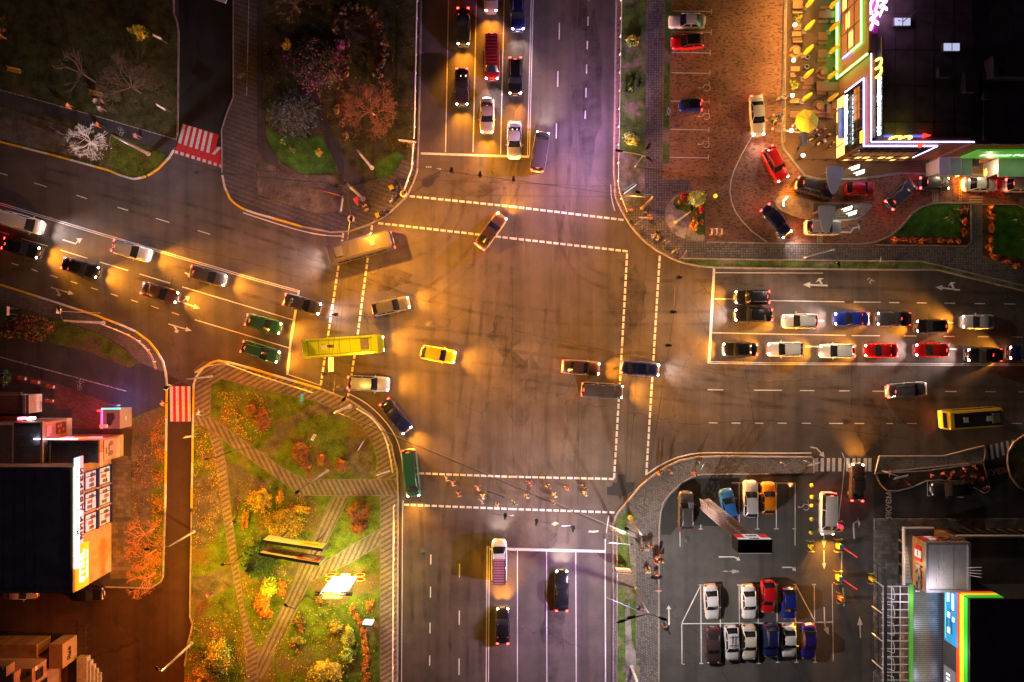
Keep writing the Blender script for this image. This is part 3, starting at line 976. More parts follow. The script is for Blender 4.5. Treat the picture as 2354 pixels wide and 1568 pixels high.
for x, y, w, h_ in ((1150, 1080, 26, 190), (1195, 1060, 18, 200), (1240, 1120, 20, 150), (1330, 560, 40, 220), (1010, 470, 60, 60), (1800, 830, 260, 40), (1560, 830, 120, 60), (1330, 330, 22, 260), (1240, 700, 50, 160)):
    m.poly(G([(x - w, y - h_), (x + w * .6, y - h_), (x + w, y + h_), (x - w * .5, y + h_)]), .007)
ground('worn_patches', m, [film('polished_film', (.19, .16, .145), .4, .7, (.8, .06, 1), .5)])
m = MB()
for pts in ([(1450, 300), (1448, 820), (1438, 1100), (1435, 1480)], [(1330, 880), (1328, 1170)], [(1178, 640), (1176, 900), (1180, 1100)], [(1960, 560 + 70), (1958, 800), (1955, 1000)], [(1180, 760), (1500, 830), (1760, 880), (1900, 870)], [(1500, 970), (1600, 975), (1760, 965), (2100, 1010)], [(700, 590), (840, 640), (1000, 700)], [(310, 540), (560, 600), (700, 640)], [(1600, 640), (1700, 760), (1740, 1020)]):
    P = []
    for a, b_ in zip(pts[:-1], pts[1:]):
        n = max(2, int(math.dist(a, b_) / 9))
        P += [(a[0] + (b_[0] - a[0]) * i / n + random.gauss(0, .9), a[1] + (b_[1] - a[1]) * i / n + random.gauss(0, .9)) for i in range(n)]
    m.strip(G(P), .06, .0085)
ground('sealed_cracks', m, [film('crack_tar', (.02, .016, .015), .3, .6, (1, 1, 1), .6)])
# manholes and drains
for c in ((2, 1, 1600, 1414 - 1568), (0, 0, 1803, 1604), (1, 0, 440, 655), (3, 2, 1608, 262), (2, 2, 892, 1308), (2, 1, 773, 434), (3, 1, 1534, 372)):
    m = MB()
    p = g(*t(*c))
    m.lathe([(.001, .03), (.26, .03), (.27, .018), (.34, .018), (.36, .03), (.44, .025), (.45, 0)], 20, 0, Matrix.Translation(p))
    ground('manhole_cover', m, [mat('cast_iron', (.09, .085, .08), .6, .3, 8, .4)])
for c, w, h in (((1, 1, 958, 572), 14, 7), ((1, 3, 742, 1211), 13, 6), ((2, 3, 717, 744), 15, 7), ((3, 3, 868, 70), 14, 6)):
    m = MB()
    p = g(*t(*c))
    for i in range(6):
        m.box(p + Vector(((i - 2.5) * w * S / 6, 0, .02)), (.05, h * S, .03))
    m.box(p + Vector((0, 0, .012)), (w * S, h * S, .012), 1)
    ground('drain_grate', m, [mat('cast_iron', (.09, .085, .08), .6, .3, 8, .4), BLACKP])
# ------------------------------------------------------------------ vehicles
CARCOL = dict(
    black=(.012, .012, .014), darkgrey=(.06, .06, .066), graphite=(.11, .11, .12), silver=(.55, .55, .57), champagne=(.5, .42, .36),
    white=(.78, .78, .78), red=(.55, .01, .012), darkred=(.3, .015, .018), blue=(.015, .03, .28), midblue=(.03, .16, .5), navy=(.012, .016, .09), purple=(.03, .015, .2),
    orange=(.75, .25, .01), yellow=(.8, .5, .02), lime=(.36, .52, .015), ghost=(.11, .095, .1), green=(.03, .12, .07), beige=(.6, .55, .45), brown=(.09, .05, .04), bluesilver=(.3, .35, .48), plum=(.05, .03, .035))


def paint(c):
    return mat('car_paint_' + c, CARCOL[c], .28, .04, 30, .25, .7)


def lamp_mat(nm, col, e):
    return mat(nm, col, .2, 0, emit=e, ecol=col) if e else mat(nm, col, .2, 0)


HEAD_ON = {'w': lamp_mat('headlight_white', (.85, .92, 1), 55), 'o': lamp_mat('headlight_warm', (1, .72, .38), 50), '': lamp_mat('headlight_off', (.6, .62, .65), 0)}
TAIL_ON = {1: lamp_mat('tail_light_lit', (1, .02, .015), 34), 0: lamp_mat('tail_light_off', (.35, .01, .01), 0)}
PLATE = mat('number_plate', (.75, .75, .72), .4, 0)

#        W    zsill hood  belt  roof  x(front windscreen base, roof front, roof rear, rear glass base)  hood/boot heights
TYPES = dict(
    sedan=dict(W=1.78, hood=.82, belt=.93, roof=1.45, xs=(.20, .06, -.20, -.33), boot=.96, nose=.62),
    hatch=dict(W=1.74, hood=.86, belt=.97, roof=1.50, xs=(.22, .07, -.33, -.46), boot=.95, nose=.66),
    wagon=dict(W=1.80, hood=.86, belt=.96, roof=1.52, xs=(.20, .06, -.36, -.47), boot=.98, nose=.66),
    suv=dict(W=1.88, hood=1.02, belt=1.10, roof=1.74, xs=(.22, .09, -.37, -.465), boot=1.12, nose=.8),
    van=dict(W=1.92, hood=1.1, belt=1.2, roof=2.0, xs=(.36, .24, -.46, -.49), boot=1.2, nose=.8),
    pickup=dict(W=1.86, hood=1.02, belt=1.1, roof=1.75, xs=(.2, .08, -.10, -.14), boot=.95, nose=.8),
    mini=dict(W=1.56, hood=.92, belt=1.0, roof=1.54, xs=(.30, .12, -.36, -.47), boot=1.0, nose=.7))


def car_meshes(typ, L):
    q = TYPES[typ]
    Wd, belt, roof = q['W'] / 2, q['belt'], q['roof']
    x1, x2, x3, x4 = [L * a for a in q['xs']]
    out = {}
    # lower shell, lofted nose to tail
    st = []
    N = 18
    for i in range(N + 1):
        u = -0.5 + i / N
        x = u * L
        e = abs(u) * 2
        wf = 1 - .05 * e ** 2 - .20 * max(0, (e - .86) / .14) ** 2
        if x > x1:
            a = (x - x1) / (L / 2 - x1)
            zt = q['hood'] + (belt - q['hood']) * (1 - a) ** 1.5
            zt -= (q['hood'] - q['nose']) * max(0, (a - .55) / .45) ** 2.2
        elif x < x4:
            a = (x4 - x) / max(L / 2 + x4, .01)
            zt = belt + (q['boot'] - belt) * min(1, a * 2) - .18 * max(0, (a - .55) / .45) ** 2.5
        else:
            zt = belt
        st.append((x, wf, zt))
    st = [(-L / 2 - .03, .66, .58)] + st + [(L / 2 + .03, .62, .5)]
    m = MB()
    prof = [(.88, .22), (.98, .36), (1.0, .58), (.965, .82), (.86, .95), (.6, .99), (0, 1.0)]
    n2 = len(prof) * 2 - 1
    vs = []
    for k, (x, wf, zt) in enumerate(st):
        row = []
        for a, b in prof:
            z = .2 + (zt - .2) * ((b - .22) / .78)
            crown = .05 * (1 - a) if b > .9 else 0
            row.append((x, a * wf * Wd, max(.2, z) + crown))
        row = [(x, -y, z) for x, y, z in row] + [(x, y, z) for x, y, z in row[::-1][1:]]
        vs += row
    fs = []
    for i in range(len(st) - 1):
        for j in range(n2 - 1):
            fs.append((i * n2 + j, (i + 1) * n2 + j, (i + 1) * n2 + j + 1, i * n2 + j + 1))
    m.add(vs, fs, 0, True)
    m.add(vs[:n2], [list(range(n2))], 0)
    m.add(vs[-n2:], [list(range(n2 - 1, -1, -1))], 0)
    # bed of a pickup
    if typ == 'pickup':
        m.box(((-L / 2 + x4) / 2 - .05, 0, q['boot'] + .1), (L / 2 + x4 - .2, Wd * 1.5, .06), 1)
        for s in (-1, 1):
            m.box(((-L / 2 + x4) / 2, s * Wd * .84, q['boot'] + .1), (L / 2 + x4 - .1, .1, .2), 0)
    # roof skin
    wb, wr = Wd * .90, Wd * .74
    nx, ny = 6, 6
    rv = []
    for i in range(nx + 1):
        a = i / nx
        x = x3 + (x2 - x3) * a
        for j in range(ny + 1):
            b = -1 + 2 * j / ny
            z = roof - .05 * (2 * a - 1) ** 2 - .05 * abs(b) ** 2.6 + .02
            ww = wr * (1 - .05 * abs(2 * a - 1) ** 2)
            rv.append((x + .05 * (1 - b * b) * (1 if a > .5 else -1) * abs(2 * a - 1), b * ww, z))
    m.add(rv, [(i * (ny + 1) + j, (i + 1) * (ny + 1) + j, (i + 1) * (ny + 1) + j + 1, i * (ny + 1) + j + 1) for i in range(nx) for j in range(ny)], 0, True)
    zr = roof - .075
    for s in (-1, 1):
        A, B, Cc, D = (x1, s * wb, belt - .01), (x2, s * wr * .96, zr), (x3, s * wr * .96, zr), (x4, s * wb * .97, belt - .01)
        m.tube([A, B, Cc, D], [.045, .05, .05, .06], 6, 0)
        mid = ((x2 + x3) / 2)
        m.tube([(mid, s * wb * 1.0, belt - .02), (mid - .05, s * wr * .98, zr)], .045, 5, 0)
    for x in ((x3 + x2) / 2,):
        pass
    if typ in ('suv', 'wagon'):
        for s in (-1, 1):
            m.tube([(x2 - .15, s * wr * .82, roof - .02), (x2 - .3, s * wr * .82, roof + .05), (x3 + .3, s * wr * .82, roof + .05), (x3 + .1, s * wr * .82, roof - .02)], .022, 5, 2)
    out['body'] = m

    def glass(quad, bulge, n=5):
        a, b, c, d = [Vector(p) for p in quad]
        vs, fs = [], []
        for i in range(n + 1):
            u = i / n
            lo, hi = a.lerp(b, u), d.lerp(c, u)
            for jx in range(3):
                v = jx / 2
                p = lo.lerp(hi, v)
                p = p + Vector(bulge) * (1 - (2 * u - 1) ** 2)
                vs.append(p)
        for i in range(n):
            for jx in range(2):
                fs.append((i * 3 + jx, (i + 1) * 3 + jx, (i + 1) * 3 + jx + 1, i * 3 + jx + 1))
        return vs, fs
    w_ = MB()
    w_.add(*glass([(x1, -wb * .96, belt), (x1, wb * .96, belt), (x2 + .02, wr * .92, zr + .03), (x2 + .02, -wr * .92, zr + .03)], (.09, 0, .02)), 0, True)
    out['windscreen'] = w_
    w_ = MB()
    w_.add(*glass([(x4, wb * .92, belt), (x4, -wb * .92, belt), (x3 - .02, -wr * .9, zr + .02), (x3 - .02, wr * .9, zr + .02)], (-.06, 0, .02)), 0, True)
    out['rear_window'] = w_
    for s in (-1, 1):
        w_ = MB()
        w_.add([(x1 - .02, s * wb * .985, belt), (x2, s * wr * .95, zr), (x3, s * wr * .95, zr), (x4 + .02, s * wb * .965, belt)], [(0, 1, 2, 3)])
        out['side_window', s] = w_
        h = MB()
        x = L / 2
        h.add(*ell((x - .14, s * Wd * .66, q['nose'] + .02), (.14, .15, .09)), 0, True)
        out['headlight', s] = h
        h = MB()
        h.box((-x + .06, s * Wd * .70, q['boot'] - .14), (.13, .24, .17))
        out['tail_light', s] = h
        h = MB()
        h.add(*ell((x1 - .22, s * (Wd + .09), belt + .05), (.09, .11, .08)), 0, True)
        out['mirror', s] = h
        for e in (-1, 1):
            h = MB()
            Mw = Matrix.Translation((e * L * .31, s * (Wd - .11), .31)) @ Matrix.Rotation(R(90), 4, 'X')
            h.lathe([(.12, -.1), (.3, -.1), (.32, -.06), (.32, .06), (.3, .1), (.12, .1)], 14, 0, Mw)
            h.lathe([(.001, .085 * -s), (.2, .095 * -s), (.21, .1 * -s)], 10, 1, Mw)
            out['wheel', s, e] = h
    h = MB()
    h.box((L / 2 + .02, 0, .42), (.03, .52, .12))
    out['number_plate', 1] = h
    h = MB()
    h.box((-L / 2 - .02, 0, .62), (.03, .52, .12))
    out['number_plate', -1] = h
    h = MB()
    h.box((L / 2 - .02, 0, q['nose'] - .1), (.06, Wd * .9, .13))
    out['grille'] = h
    if q['W'] > 1.5:
        h = MB()
        h.box((x4 + .03 if typ == 'sedan' else x3 - .06, 0, (belt + .03) if typ == 'sedan' else zr + .01), (.05, .3, .03))
        out['brake_light'] = h
    return out


def ell(c, r, n=8):
    vs, fs = [], []
    for i in range(n // 2 + 1):
        a = math.pi * i / (n // 2)
        for k_ in range(n):
            b = 2 * math.pi * k_ / n
            vs.append((c[0] + r[0] * math.sin(a) * math.cos(b), c[1] + r[1] * math.sin(a) * math.sin(b), c[2] - r[2] * math.cos(a)))
    for i in range(n // 2):
        for k_ in range(n):
            fs.append((i * n + k_, i * n + (k_ + 1) % n, (i + 1) * n + (k_ + 1) % n, (i + 1) * n + k_))
    return vs, fs


_cars = {}


def beams(root, L, colr, y, z, power):
    """two dipped headlights: throw rises towards the horizon, sharp cut-off above it"""
    c = {'w': (1.0, .78, .72), 'o': (1.0, .36, .025)}[colr]
    if ('beam', colr, power) not in _mc:
        l = bpy.data.lights.new('headlight_beam', 'SPOT')
        l.energy = power * BEAM * (.5 if colr == 'w' else 1.15)
        l.color = c
        l.spot_size = R(104)
        l.spot_blend = .8
        l.shadow_soft_size = .09
        l.use_nodes = True
        nt = l.node_tree

        def nd(op, a, b=None):
            n = nt.nodes.new('ShaderNodeMath')
            n.operation = op
            for i, v in enumerate((a, b)):
                if v is not None:
                    if hasattr(v, 'is_linked'):
                        nt.links.new(v, n.inputs[i])
                    else:
                        n.inputs[i].default_value = v
            return n.outputs[0]
        tc = nt.nodes.new('ShaderNodeTexCoord')
        sp = nt.nodes.new('ShaderNodeSeparateXYZ')
        nt.links.new(tc.outputs['Normal'], sp.inputs[0])
        dn = nd('MULTIPLY', sp.outputs[1], -1.0)
        st = nd('POWER', nd('DIVIDE', .12, nd('MAXIMUM', dn, .022)), 1.45)
        st = nd('ADD', st, .24)
        st = nd('MULTIPLY', st, nd('GREATER_THAN', dn, -.012))
        fw = nd('POWER', nd('MAXIMUM', nd('MULTIPLY', sp.outputs[2], -1.0), 0.0), 2.2)
        nt.links.new(nd('MULTIPLY', st, fw), nt.nodes['Emission'].inputs['Strength'])
        _mc['beam', colr, power] = l
    for s in (-1, 1):
        o = bpy.data.objects.new('headlight_beam', _mc['beam', colr, power])
        COL.objects.link(o)
        o.parent = root
        o.location = (L / 2 + .12, s * y, z)
        o.rotation_euler = (R(90), 0, R(-90) - s * R(4))


def car(typ, colr, px, py, deg, Lp, label, on='', tail=0, group=None, roofc=None, name='car', cat='car', beam=100, z=0.0, extra=None):
    """Lp = length on the plan; deg = heading, 0 to the right, 90 up"""
    L = Lp * S * .985
    key = (typ, colr, on, tail, roofc, round(L, 1), extra)
    zz = .9
    loc = g(px, py, zz)
    loc.z = z
    if key in _cars:
        r = dup(_cars[key], loc, R(deg), label, group)
    else:
        r = thing(name, label, cat, loc, R(deg), group)
        pm = paint(colr)
        for kk, mb in car_meshes(typ, round(L, 1)).items():
            nm = kk if isinstance(kk, str) else kk[0]
            ms = {'body': [pm, BLACKP, METAL], 'headlight': [HEAD_ON[on]], 'tail_light': [TAIL_ON[tail]], 'brake_light': [TAIL_ON[tail]],
                  'mirror': [pm], 'wheel': [RUBBER, RIM], 'number_plate': [PLATE], 'grille': [BLACKP]}.get(nm, [GLASSD])
            mb.build(nm, ms, r)
        q = TYPES[typ]
        x1, x2, x3, x4 = [L * a for a in q['xs']]
        if roofc:
            m = MB()
            m.prism([(x2 - .05, -.6 * q['W'] / 2), (x2 - .05, .6 * q['W'] / 2), (x3 + .1, .66 * q['W'] / 2), (x3 + .1, -.66 * q['W'] / 2)], q['roof'] - .03, q['roof'] + .035)
            m.build('roof_panel', [mat('gloss_black_roof', (.012, .012, .014), .12, 0, coat=.6)], r)
        if extra == 'ribs':      # ribbed roof of a minibus
            for i in range(9):
                m = MB()
                m.box((x2 - .3 - (x2 - x3 - .5) * i / 8, 0, q['roof'] + .02), (.09, q['W'] * .64, .05))
                m.build('roof_rib', [mat('roof_rib_red', (.3, .05, .06), .4, .1)], r)
        if extra == 'rack':
            m = MB()
            for x in (x2 - .35, x3 + .35):
                m.box((x, 0, q['roof'] + .07), (.06, q['W'] * .66, .04))
            for y in (-.25, .1):
                m.tube([(x2 - .1, y, q['roof'] + .12), (x3 + .1, y + .12, q['roof'] + .12)], .035, 6)
            m.build('roof_rack', [BLACKP], r)
        if extra == 'cargo':
            m = MB()
            m.box(((x2 + x3) / 2 - .35, 0, q['roof'] + .06), (x2 - x3 - .5, q['W'] * .74, .05), 1)
            for i in range(10):
                m.box((x2 - .7 - (x2 - x3 - .8) * i / 9, 0, q['roof'] + .11), (.16, q['W'] * .7, .05), 0)
            for s in (-1, 1):
                m.box(((x2 + x3) / 2 - .35, s * q['W'] * .37, q['roof'] + .12), (x2 - x3 - .5, .05, .1), 1)
            m.build('roof_rack', [mat('rack_slats_pink', (.45, .16, .2), .5, .2), mat('rack_frame_dark', (.08, .05, .05), .5, .1)], r)
        _cars[key] = r
    if on:
        beams(r, L, on, TYPES[typ]['W'] * .33, TYPES[typ]['nose'] + .05, beam)
    return r


def bus(colr, px, py, deg, Lp, Wm, Hm, label, on='w', roofcol=None, win=True, hatch=2, name='minibus'):
    L = Lp * S
    loc = g(px, py, Hm * .5)
    loc.z = 0
    r = thing(name, label, 'bus', loc, R(deg))
    pm = paint(colr)
    w = Wm / 2
    m = MB()
    st = [(-L / 2, .94, .94), (-L / 2 + .12, 1, 1), (L / 2 - .9, 1, 1), (L / 2 - .35, .97, .95), (L / 2, .86, .62)]
    ring = [(-.94, .28), (-1, .6), (-1, Hm - .5), (-.93, Hm - .1), (-.7, Hm), (.7, Hm), (.93, Hm - .1), (1, Hm - .5), (1, .6), (.94, .28)]
    vs = []
    for x, a, b in st:
        vs += [(x, y * w * a, .28 + (z - .28) * b) for y, z in ring]
    n = len(ring)
    m.add(vs, [(i * n + j, (i + 1) * n + j, (i + 1) * n + (j + 1) % n, i * n + (j + 1) % n) for i in range(len(st) - 1) for j in range(n)], 0)
    m.add(vs[:n], [list(range(n))], 0)
    m.add(vs[-n:], [list(range(n - 1, -1, -1))], 0)
    m.build('body', [pm], r)
    if roofcol:
        m = MB()
        m.box((-.1, 0, Hm + .02), (L - 1.3, Wm * .74, .05))
        m.build('roof_panel', [mat('bus_roof_' + roofcol, CARCOL[roofcol], .5, .2, 2)], r)
    for i in range(hatch):
        m = MB()
        m.box((-L * .22 + i * L * .4, 0, Hm + .07), (.55, .6, .07))
        m.build('roof_hatch', [mat('hatch_plastic', (.35, .35, .34), .5, .15)], r)
    m = MB()
    m.box((L * .3, 0, Hm + .1), (.9, Wm * .5, .16))
    for i in range(7):
        m.box((-L * .42 + i * L * .8 / 6, 0, Hm + .012), (.05, Wm * .8, .03))
    for s in (-1, 1):
        m.box((-.2, s * Wm * .36, Hm + .015), (L * .84, .05, .05))
    m.build('roof_unit', [mat('roof_unit_grey', (.1, .1, .095), .5, .25, 4)], r)
    m = MB()
    m.add([(L / 2 + .012, -w * .8, 1.0), (L / 2 + .012, w * .8, 1.0), (L / 2 - .33, w * .84, Hm * .88), (L / 2 - .33, -w * .84, Hm * .88)], [(0, 1, 2, 3)])
    m.build('windscreen', [GLASSD], r)
    m = MB()
    m.box((-L / 2 - .01, 0, Hm * .66), (.03, Wm * .78, Hm * .3))
    m.build('rear_window', [GLASSD], r)
    for s in (-1, 1):
        for i in range(4):
            m = MB()
            m.box((-L / 2 + .9 + i * (L - 1.9) / 4 + (L - 2) / 8, s * (w + .004), Hm * .66), ((L - 2) / 4 - .12, .03, Hm * .3))
            m.build('side_window', [GLASSD], r)
        m = MB()
        m.add(*ell((L / 2 - .06, s * w * .66, .72), (.12, .18, .12)), 0, True)
        m.build('headlight', [HEAD_ON[on]], r)
        m = MB()
        m.box((-L / 2 - .01, s * w * .8, .95), (.06, .16, .3))
        m.build('tail_light', [TAIL_ON[1]], r)
        m = MB()
        m.add(*ell((L / 2 - .1, s * (w + .16), 1.6), (.08, .1, .18)), 0, True)
        m.build('mirror', [BLACKP], r)
        for e in (-.3, .3):
            m = MB()
            Mw = Matrix.Translation((e * L, s * (w - .14), .42)) @ Matrix.Rotation(R(90), 4, 'X')
            m.lathe([(.16, -.12), (.4, -.12), (.42, -.06), (.42, .06), (.4, .12), (.16, .12)], 14, 0, Mw)
            m.lathe([(.001, .1 * -s), (.24, .11 * -s)], 10, 1, Mw)
            m.build('wheel', [RUBBER, RIM], r)
    m = MB()
    m.box((-L / 2 - .02, 0, .6), (.03, .5, .12))
    m.build('number_plate', [PLATE], r)
    if on:
        beams(r, L, on, w * .66, .75, 110)
    return r


QN = 'cars queuing on the north road'
QE = 'cars queuing on the east road'
# north queue, waiting at the stop line, facing south
car('sedan', 'darkgrey', 1064, 59, -90, 84, 'dark grey saloon near the top edge in the left lane of the north queue', 'o', 1, QN)
car('hatch', 'champagne', 1128, -17, -90, 84, 'silver car cut by the top edge, behind the dark red ribbed van', 'o', 1, QN)
car('van', 'darkred', 1130, 132, -90, 99, 'dark red van with ribbed roof waiting in the middle lane', 'w', 1, QN, extra='ribs', name='van', cat='van')
car('sedan', 'plum', 1061, 198, -90, 85, 'near-X line in the left lane of the north road', 'o', 1, QN)
car('sedan', 'champagne', 1119, 264, -90, 80, 'champagne saloon in front of the dark red ribbed van', 'o', 0, QN)
car('suv', 'navy', 1190, 25, -90, 86, 'very dark blue car with bluish headlights at the top of the right queue lane', 'w', 0, QN)
car('suv', 'black', 1184, 174, -90, 84, 'black car with red tail lights behind the silver saloon nearest the stop line', 'o', 1, QN)
car('sedan', 'silver', 1182, 321, -90, 84, 'silver saloon standing right on the white stop line of the north road', '', 1, QN)
# moving on the west road, heading east
GW = 'cars driving in along the west road'
A = -16
car('van', 'white', 48, 511, A, 98, 'white van with glaring white headlights at the left edge of the west road', 'w', 1, GW, name='van', cat='van')
car('wagon', 'silver', 300, 576, A, 88, 'silver estate car beside the double line of the west road', 'o', 1, GW)
car('hatch', 'black', 46, 570, A, 84, 'dark car with orange headlights by the left edge, beside the white van', 'o', 1, GW)
car('sedan', 'black', 182, 615, A, 84, 'black saloon in the middle lane of the west road with golden headlights', 'o', 1, GW)
car('hatch', 'graphite', 476, 634, A, 84, 'grey hatchback beside the left-turn arrow of the west road', 'o', 1, GW)
car('sedan', 'brown', 365, 673, A, 84, 'dark brown saloon above the yellowish straight-and-turn arrow on the west road', 'o', 1, GW)
car('sedan', 'darkgrey', 693, 699, A, 86, 'dark grey saloon crossing the stop line of the west road', 'w', 1, GW)
car('hatch', 'green', 604, 745, -15, 82, 'dark green hatchback just behind the west stop line in the middle lane', 'o', 1, GW)
car('wagon', 'green', 597, 809, -17, 88, 'dark green estate car nearest the striped kerb at the west stop line', 'o', 1, GW)
bus('lime', 790, 796, 4, 176, 2.3, 2.7, 'yellow-green minibus crossing the dashed lines on the west side of the junction', 'o', hatch=1)
car('hatch', 'graphite', 897, 704, 12, 88, 'grey hatchback turning out into the junction above the lime minibus', 'o', 0)
car('sedan', 'brown', 1128, 531, 54, 92, 'dark brown saloon turning up into the north road over the dashed crossing', 'o', 1)
car('van', 'ghost', 1241, 348, 81, 92, 'grey van driving away up the north road beside the dashed lane line', 'w', 1, name='van', cat='van')
bus('ghost', 828, 570, 195, 150, 2.3, 2.7, 'brownish grey minibus turning round the north-west corner', 'w', hatch=1)
car('hatch', 'yellow', 1006, 815, -10, 80, 'yellow taxi cab in the middle of the junction', 'o', 0, name='taxi', cat='taxi')
car('sedan', 'brown', 1335, 845, -4, 88, 'brown saloon with orange headlights in the middle of the junction, behind the dark blue car', 'o', 1)
car('sedan', 'navy', 1472, 848, -4, 88, 'dark blue saloon with white headlights crossing the dashed lines east of the junction', 'w', 1)
car('van', 'ghost', 1384, 898, -4, 96, 'grey-brown van south of the two cars driving east out of the junction', 'o', 1, name='van', cat='van')
car('suv', 'graphite', 2085, 897, 4, 92, 'grey car with bright red tail lights driving away on the east road', '', 1)
bus('yellow', 2232, 961, 4, 128, 2.3, 2.7, 'yellow minibus with black roof panel on the east road', '', 'black', hatch=2)
car('suv', 'bluesilver', 846, 882, -3, 96, 'pale blue car leaving the west side past the south-west kerb', 'o', 1)
car('sedan', 'navy', 909, 957, -52, 88, 'dark blue saloon turning right round the south-west corner', 'o', 1)
car('van', 'green', 944, 1088, -84, 108, 'greenish grey van turning into the south road beside the fence', 'o', 1, name='van', cat='van')
# east queue
car('suv', 'black', 1729, 683, 180, 78, 'black off-roader with orange headlights, first by the east stop line in the upper lane', 'o', 1, QE)
car('sedan', 'black', 1733, 724, 180, 86, 'black saloon with white headlights below the first black off-roader', 'w', 1, QE)
car('wagon', 'silver', 1840, 738, 180, 81, 'silver estate car behind the black saloon in the upper queue', 'o', 1, QE)
car('sedan', 'blue', 1959, 733, 180, 78, 'bright blue saloon in the upper queue of the east road', 'w', 1, QE)
car('pickup', 'darkgrey', 2055, 733, 180, 76, 'dark pickup behind the bright blue saloon', 'o', 1, QE, name='pickup', cat='pickup')
car('hatch', 'black', 2144, 750, 180, 70, 'black hatchback between the dark pickup and the silver saloon', 'o', 1, QE)
car('sedan', 'silver', 2251, 740, 180, 73, 'silver saloon last in the upper queue near the right edge', 'o', 0, QE)
car('sedan', 'black', 1702, 803, 180, 78, 'black saloon first in the lower queue by the double line', 'o', 1, QE)
car('wagon', 'white', 1806, 803, 180, 81, 'white estate car second in the lower queue', 'o', 0, QE)
car('hatch', 'white', 1926, 807, 180, 80, 'white hatchback in front of the two red cars', 'o', 1, QE)
car('sedan', 'red', 2027, 806, 180, 75, 'red saloon behind the white hatchback in the lower queue', 'o', 1, QE)
car('hatch', 'red', 2144, 805, 180, 75, 'red hatchback in front of the black pickup', 'w', 1, QE)
car('pickup', 'black', 2264, 816, 180, 78, 'black pickup with glaring white headlights in the lower queue', 'w', 1, QE, name='pickup', cat='pickup')
car('suv', 'navy', 2362, 811, 180, 82, 'dark blue car cut by the right edge in the lower queue', 'o', 1, QE)
# south road
car('van', 'white', 1147, 1291, 90, 98, 'white van with pink-slatted roof rack by the double line of the south road', 'w', 0, extra='cargo', name='van', cat='van')
car('sedan', 'black', 1155, 1440, 90, 82, 'black car with orange headlights following the white van on the south road', 'o', 1)
car('sedan', 'black', 1291, 1359, 90, 93, 'black saloon with white headlights alone in the third lane of the south road', 'w', 1)
# parked on the brick paving
z1 = .13
PN = 'cars parked on the brick paving'
car('sedan', 'silver', 1580, 48, 180, 84, 'old silver saloon parked in the top bay beside the narrow verge', group=PN, z=z1)
car('hatch', 'red', 1581, 96, 184, 75, 'red hatchback with black roof parked below the old silver saloon', roofc=1, group=PN, z=z1)
car('mini', 'blue', 1587, 243, 180, 52, 'tiny blue two-seater with black roof parked on a bay line', roofc=1, group=PN, z=z1, tail=1)
car('sedan', 'silver', 1741, 265, -86, 91, 'silver saloon driving down past the terrace railing', 'w', 1, z=z1, beam=40)
car('suv', 'red', 1781, 377, -62, 82, 'red off-roader turning round the corner of the terrace', 'o', 1, z=z1, beam=40)
car('suv', 'darkgrey', 1874, 432, -15, 92, 'dark grey off-roader beside the upper grey canopy', '', 1, z=z1)
car('sedan', 'navy', 1784, 508, -50, 84, 'dark blue saloon with white headlights below the tip of the gravel island', 'w', 1, z=z1, beam=45)
car('suv', 'silver', 1891, 523, 0, 83, 'silver estate car half under the lower grey canopy', '', 1, z=z1)
car('hatch', 'red', 1977, 433, 0, 68, 'bright red hatchback between the upper canopy and the slanting dark estate car', '', 0, z=z1)
car('suv', 'graphite', 2070, 447, 42, 80, 'dark estate car standing slantwise at the corner of the round lawn', '', 1, z=z1)
car('hatch', 'graphite', 2148, 421, 0, 68, 'dark grey hatchback in front of the slanting estate car at the serving window', 'o', 1, z=z1, beam=30)
car('sedan', 'white', 2254, 423, 0, 78, 'white saloon under the serving windows, behind the car at the right edge', '', 1, z=z1)
car('wagon', 'white', 2353, 425, 0, 86, 'white estate car cut by the right edge under the serving windows', '', 1, z=z1)
# parking lot
PS = 'cars parked in the south-east lot'
car('suv', 'darkgrey', 1577, 1174, 90, 86, 'dark grey estate car parked alone at the left end of the upper row', group=PS)
car('hatch', 'midblue', 1675, 1161, 101, 72, 'light blue hatchback parked askew behind the lattice sign tower', group=PS)
car('wagon', 'silver', 1726, 1148, 90, 84, 'silver estate car parked between the blue hatchback and the orange car', group=PS)
car('hatch', 'orange', 1767, 1146, 90, 72, 'orange hatchback parked in the upper row', group=PS)
car('sedan', 'black', 2190, 1125, 182, 94, 'black saloon parked on the dark asphalt beside the flower bed', group=PS)
car('sedan', 'silver', 1636, 1385, -86, 80, 'silver saloon at the left end of the middle row', group=PS)
car('sedan', 'white', 1722, 1385, -88, 79, 'white saloon in the middle row beside the red car', group=PS)
car('hatch', 'red', 1766, 1373, -90, 74, 'red hatchback in the middle row of the lot', group=PS)
car('hatch', 'blue', 1814, 1389, -88, 73, 'bright blue hatchback at the right end of the middle row', group=PS)
car('sedan', 'plum', 1639, 1485, -88, 85, 'dark brown saloon at the left end of the bottom row', group=PS)
car('hatch', 'silver', 1683, 1480, -87, 81, 'silver hatchback with black roof rack in the bottom row', group=PS, extra='rack')
car('sedan', 'beige', 1723, 1478, -89, 82, 'cream saloon in the bottom row beside the silver car with a roof rack', group=PS)
car('suv', 'navy', 1772, 1473, -90, 76, 'navy blue off-roader in the bottom row', group=PS)
car('sedan', 'white', 1814, 1474, -90, 76, 'white saloon in the bottom row between the navy and the violet-blue car', group=PS)
car('sedan', 'purple', 1860, 1476, -91, 82, 'violet-blue saloon at the right end of the bottom row', group=PS)
car('van', 'white', 1903, 1181, -91, 98, 'white van driving down past the row of yellow bollards', 'o', 1, name='van', cat='van')
car('sedan', 'plum', 1972, 1110, 88, 86, 'near-black saloon leaving over the zebra crossing', 'o', 1, beam=50)
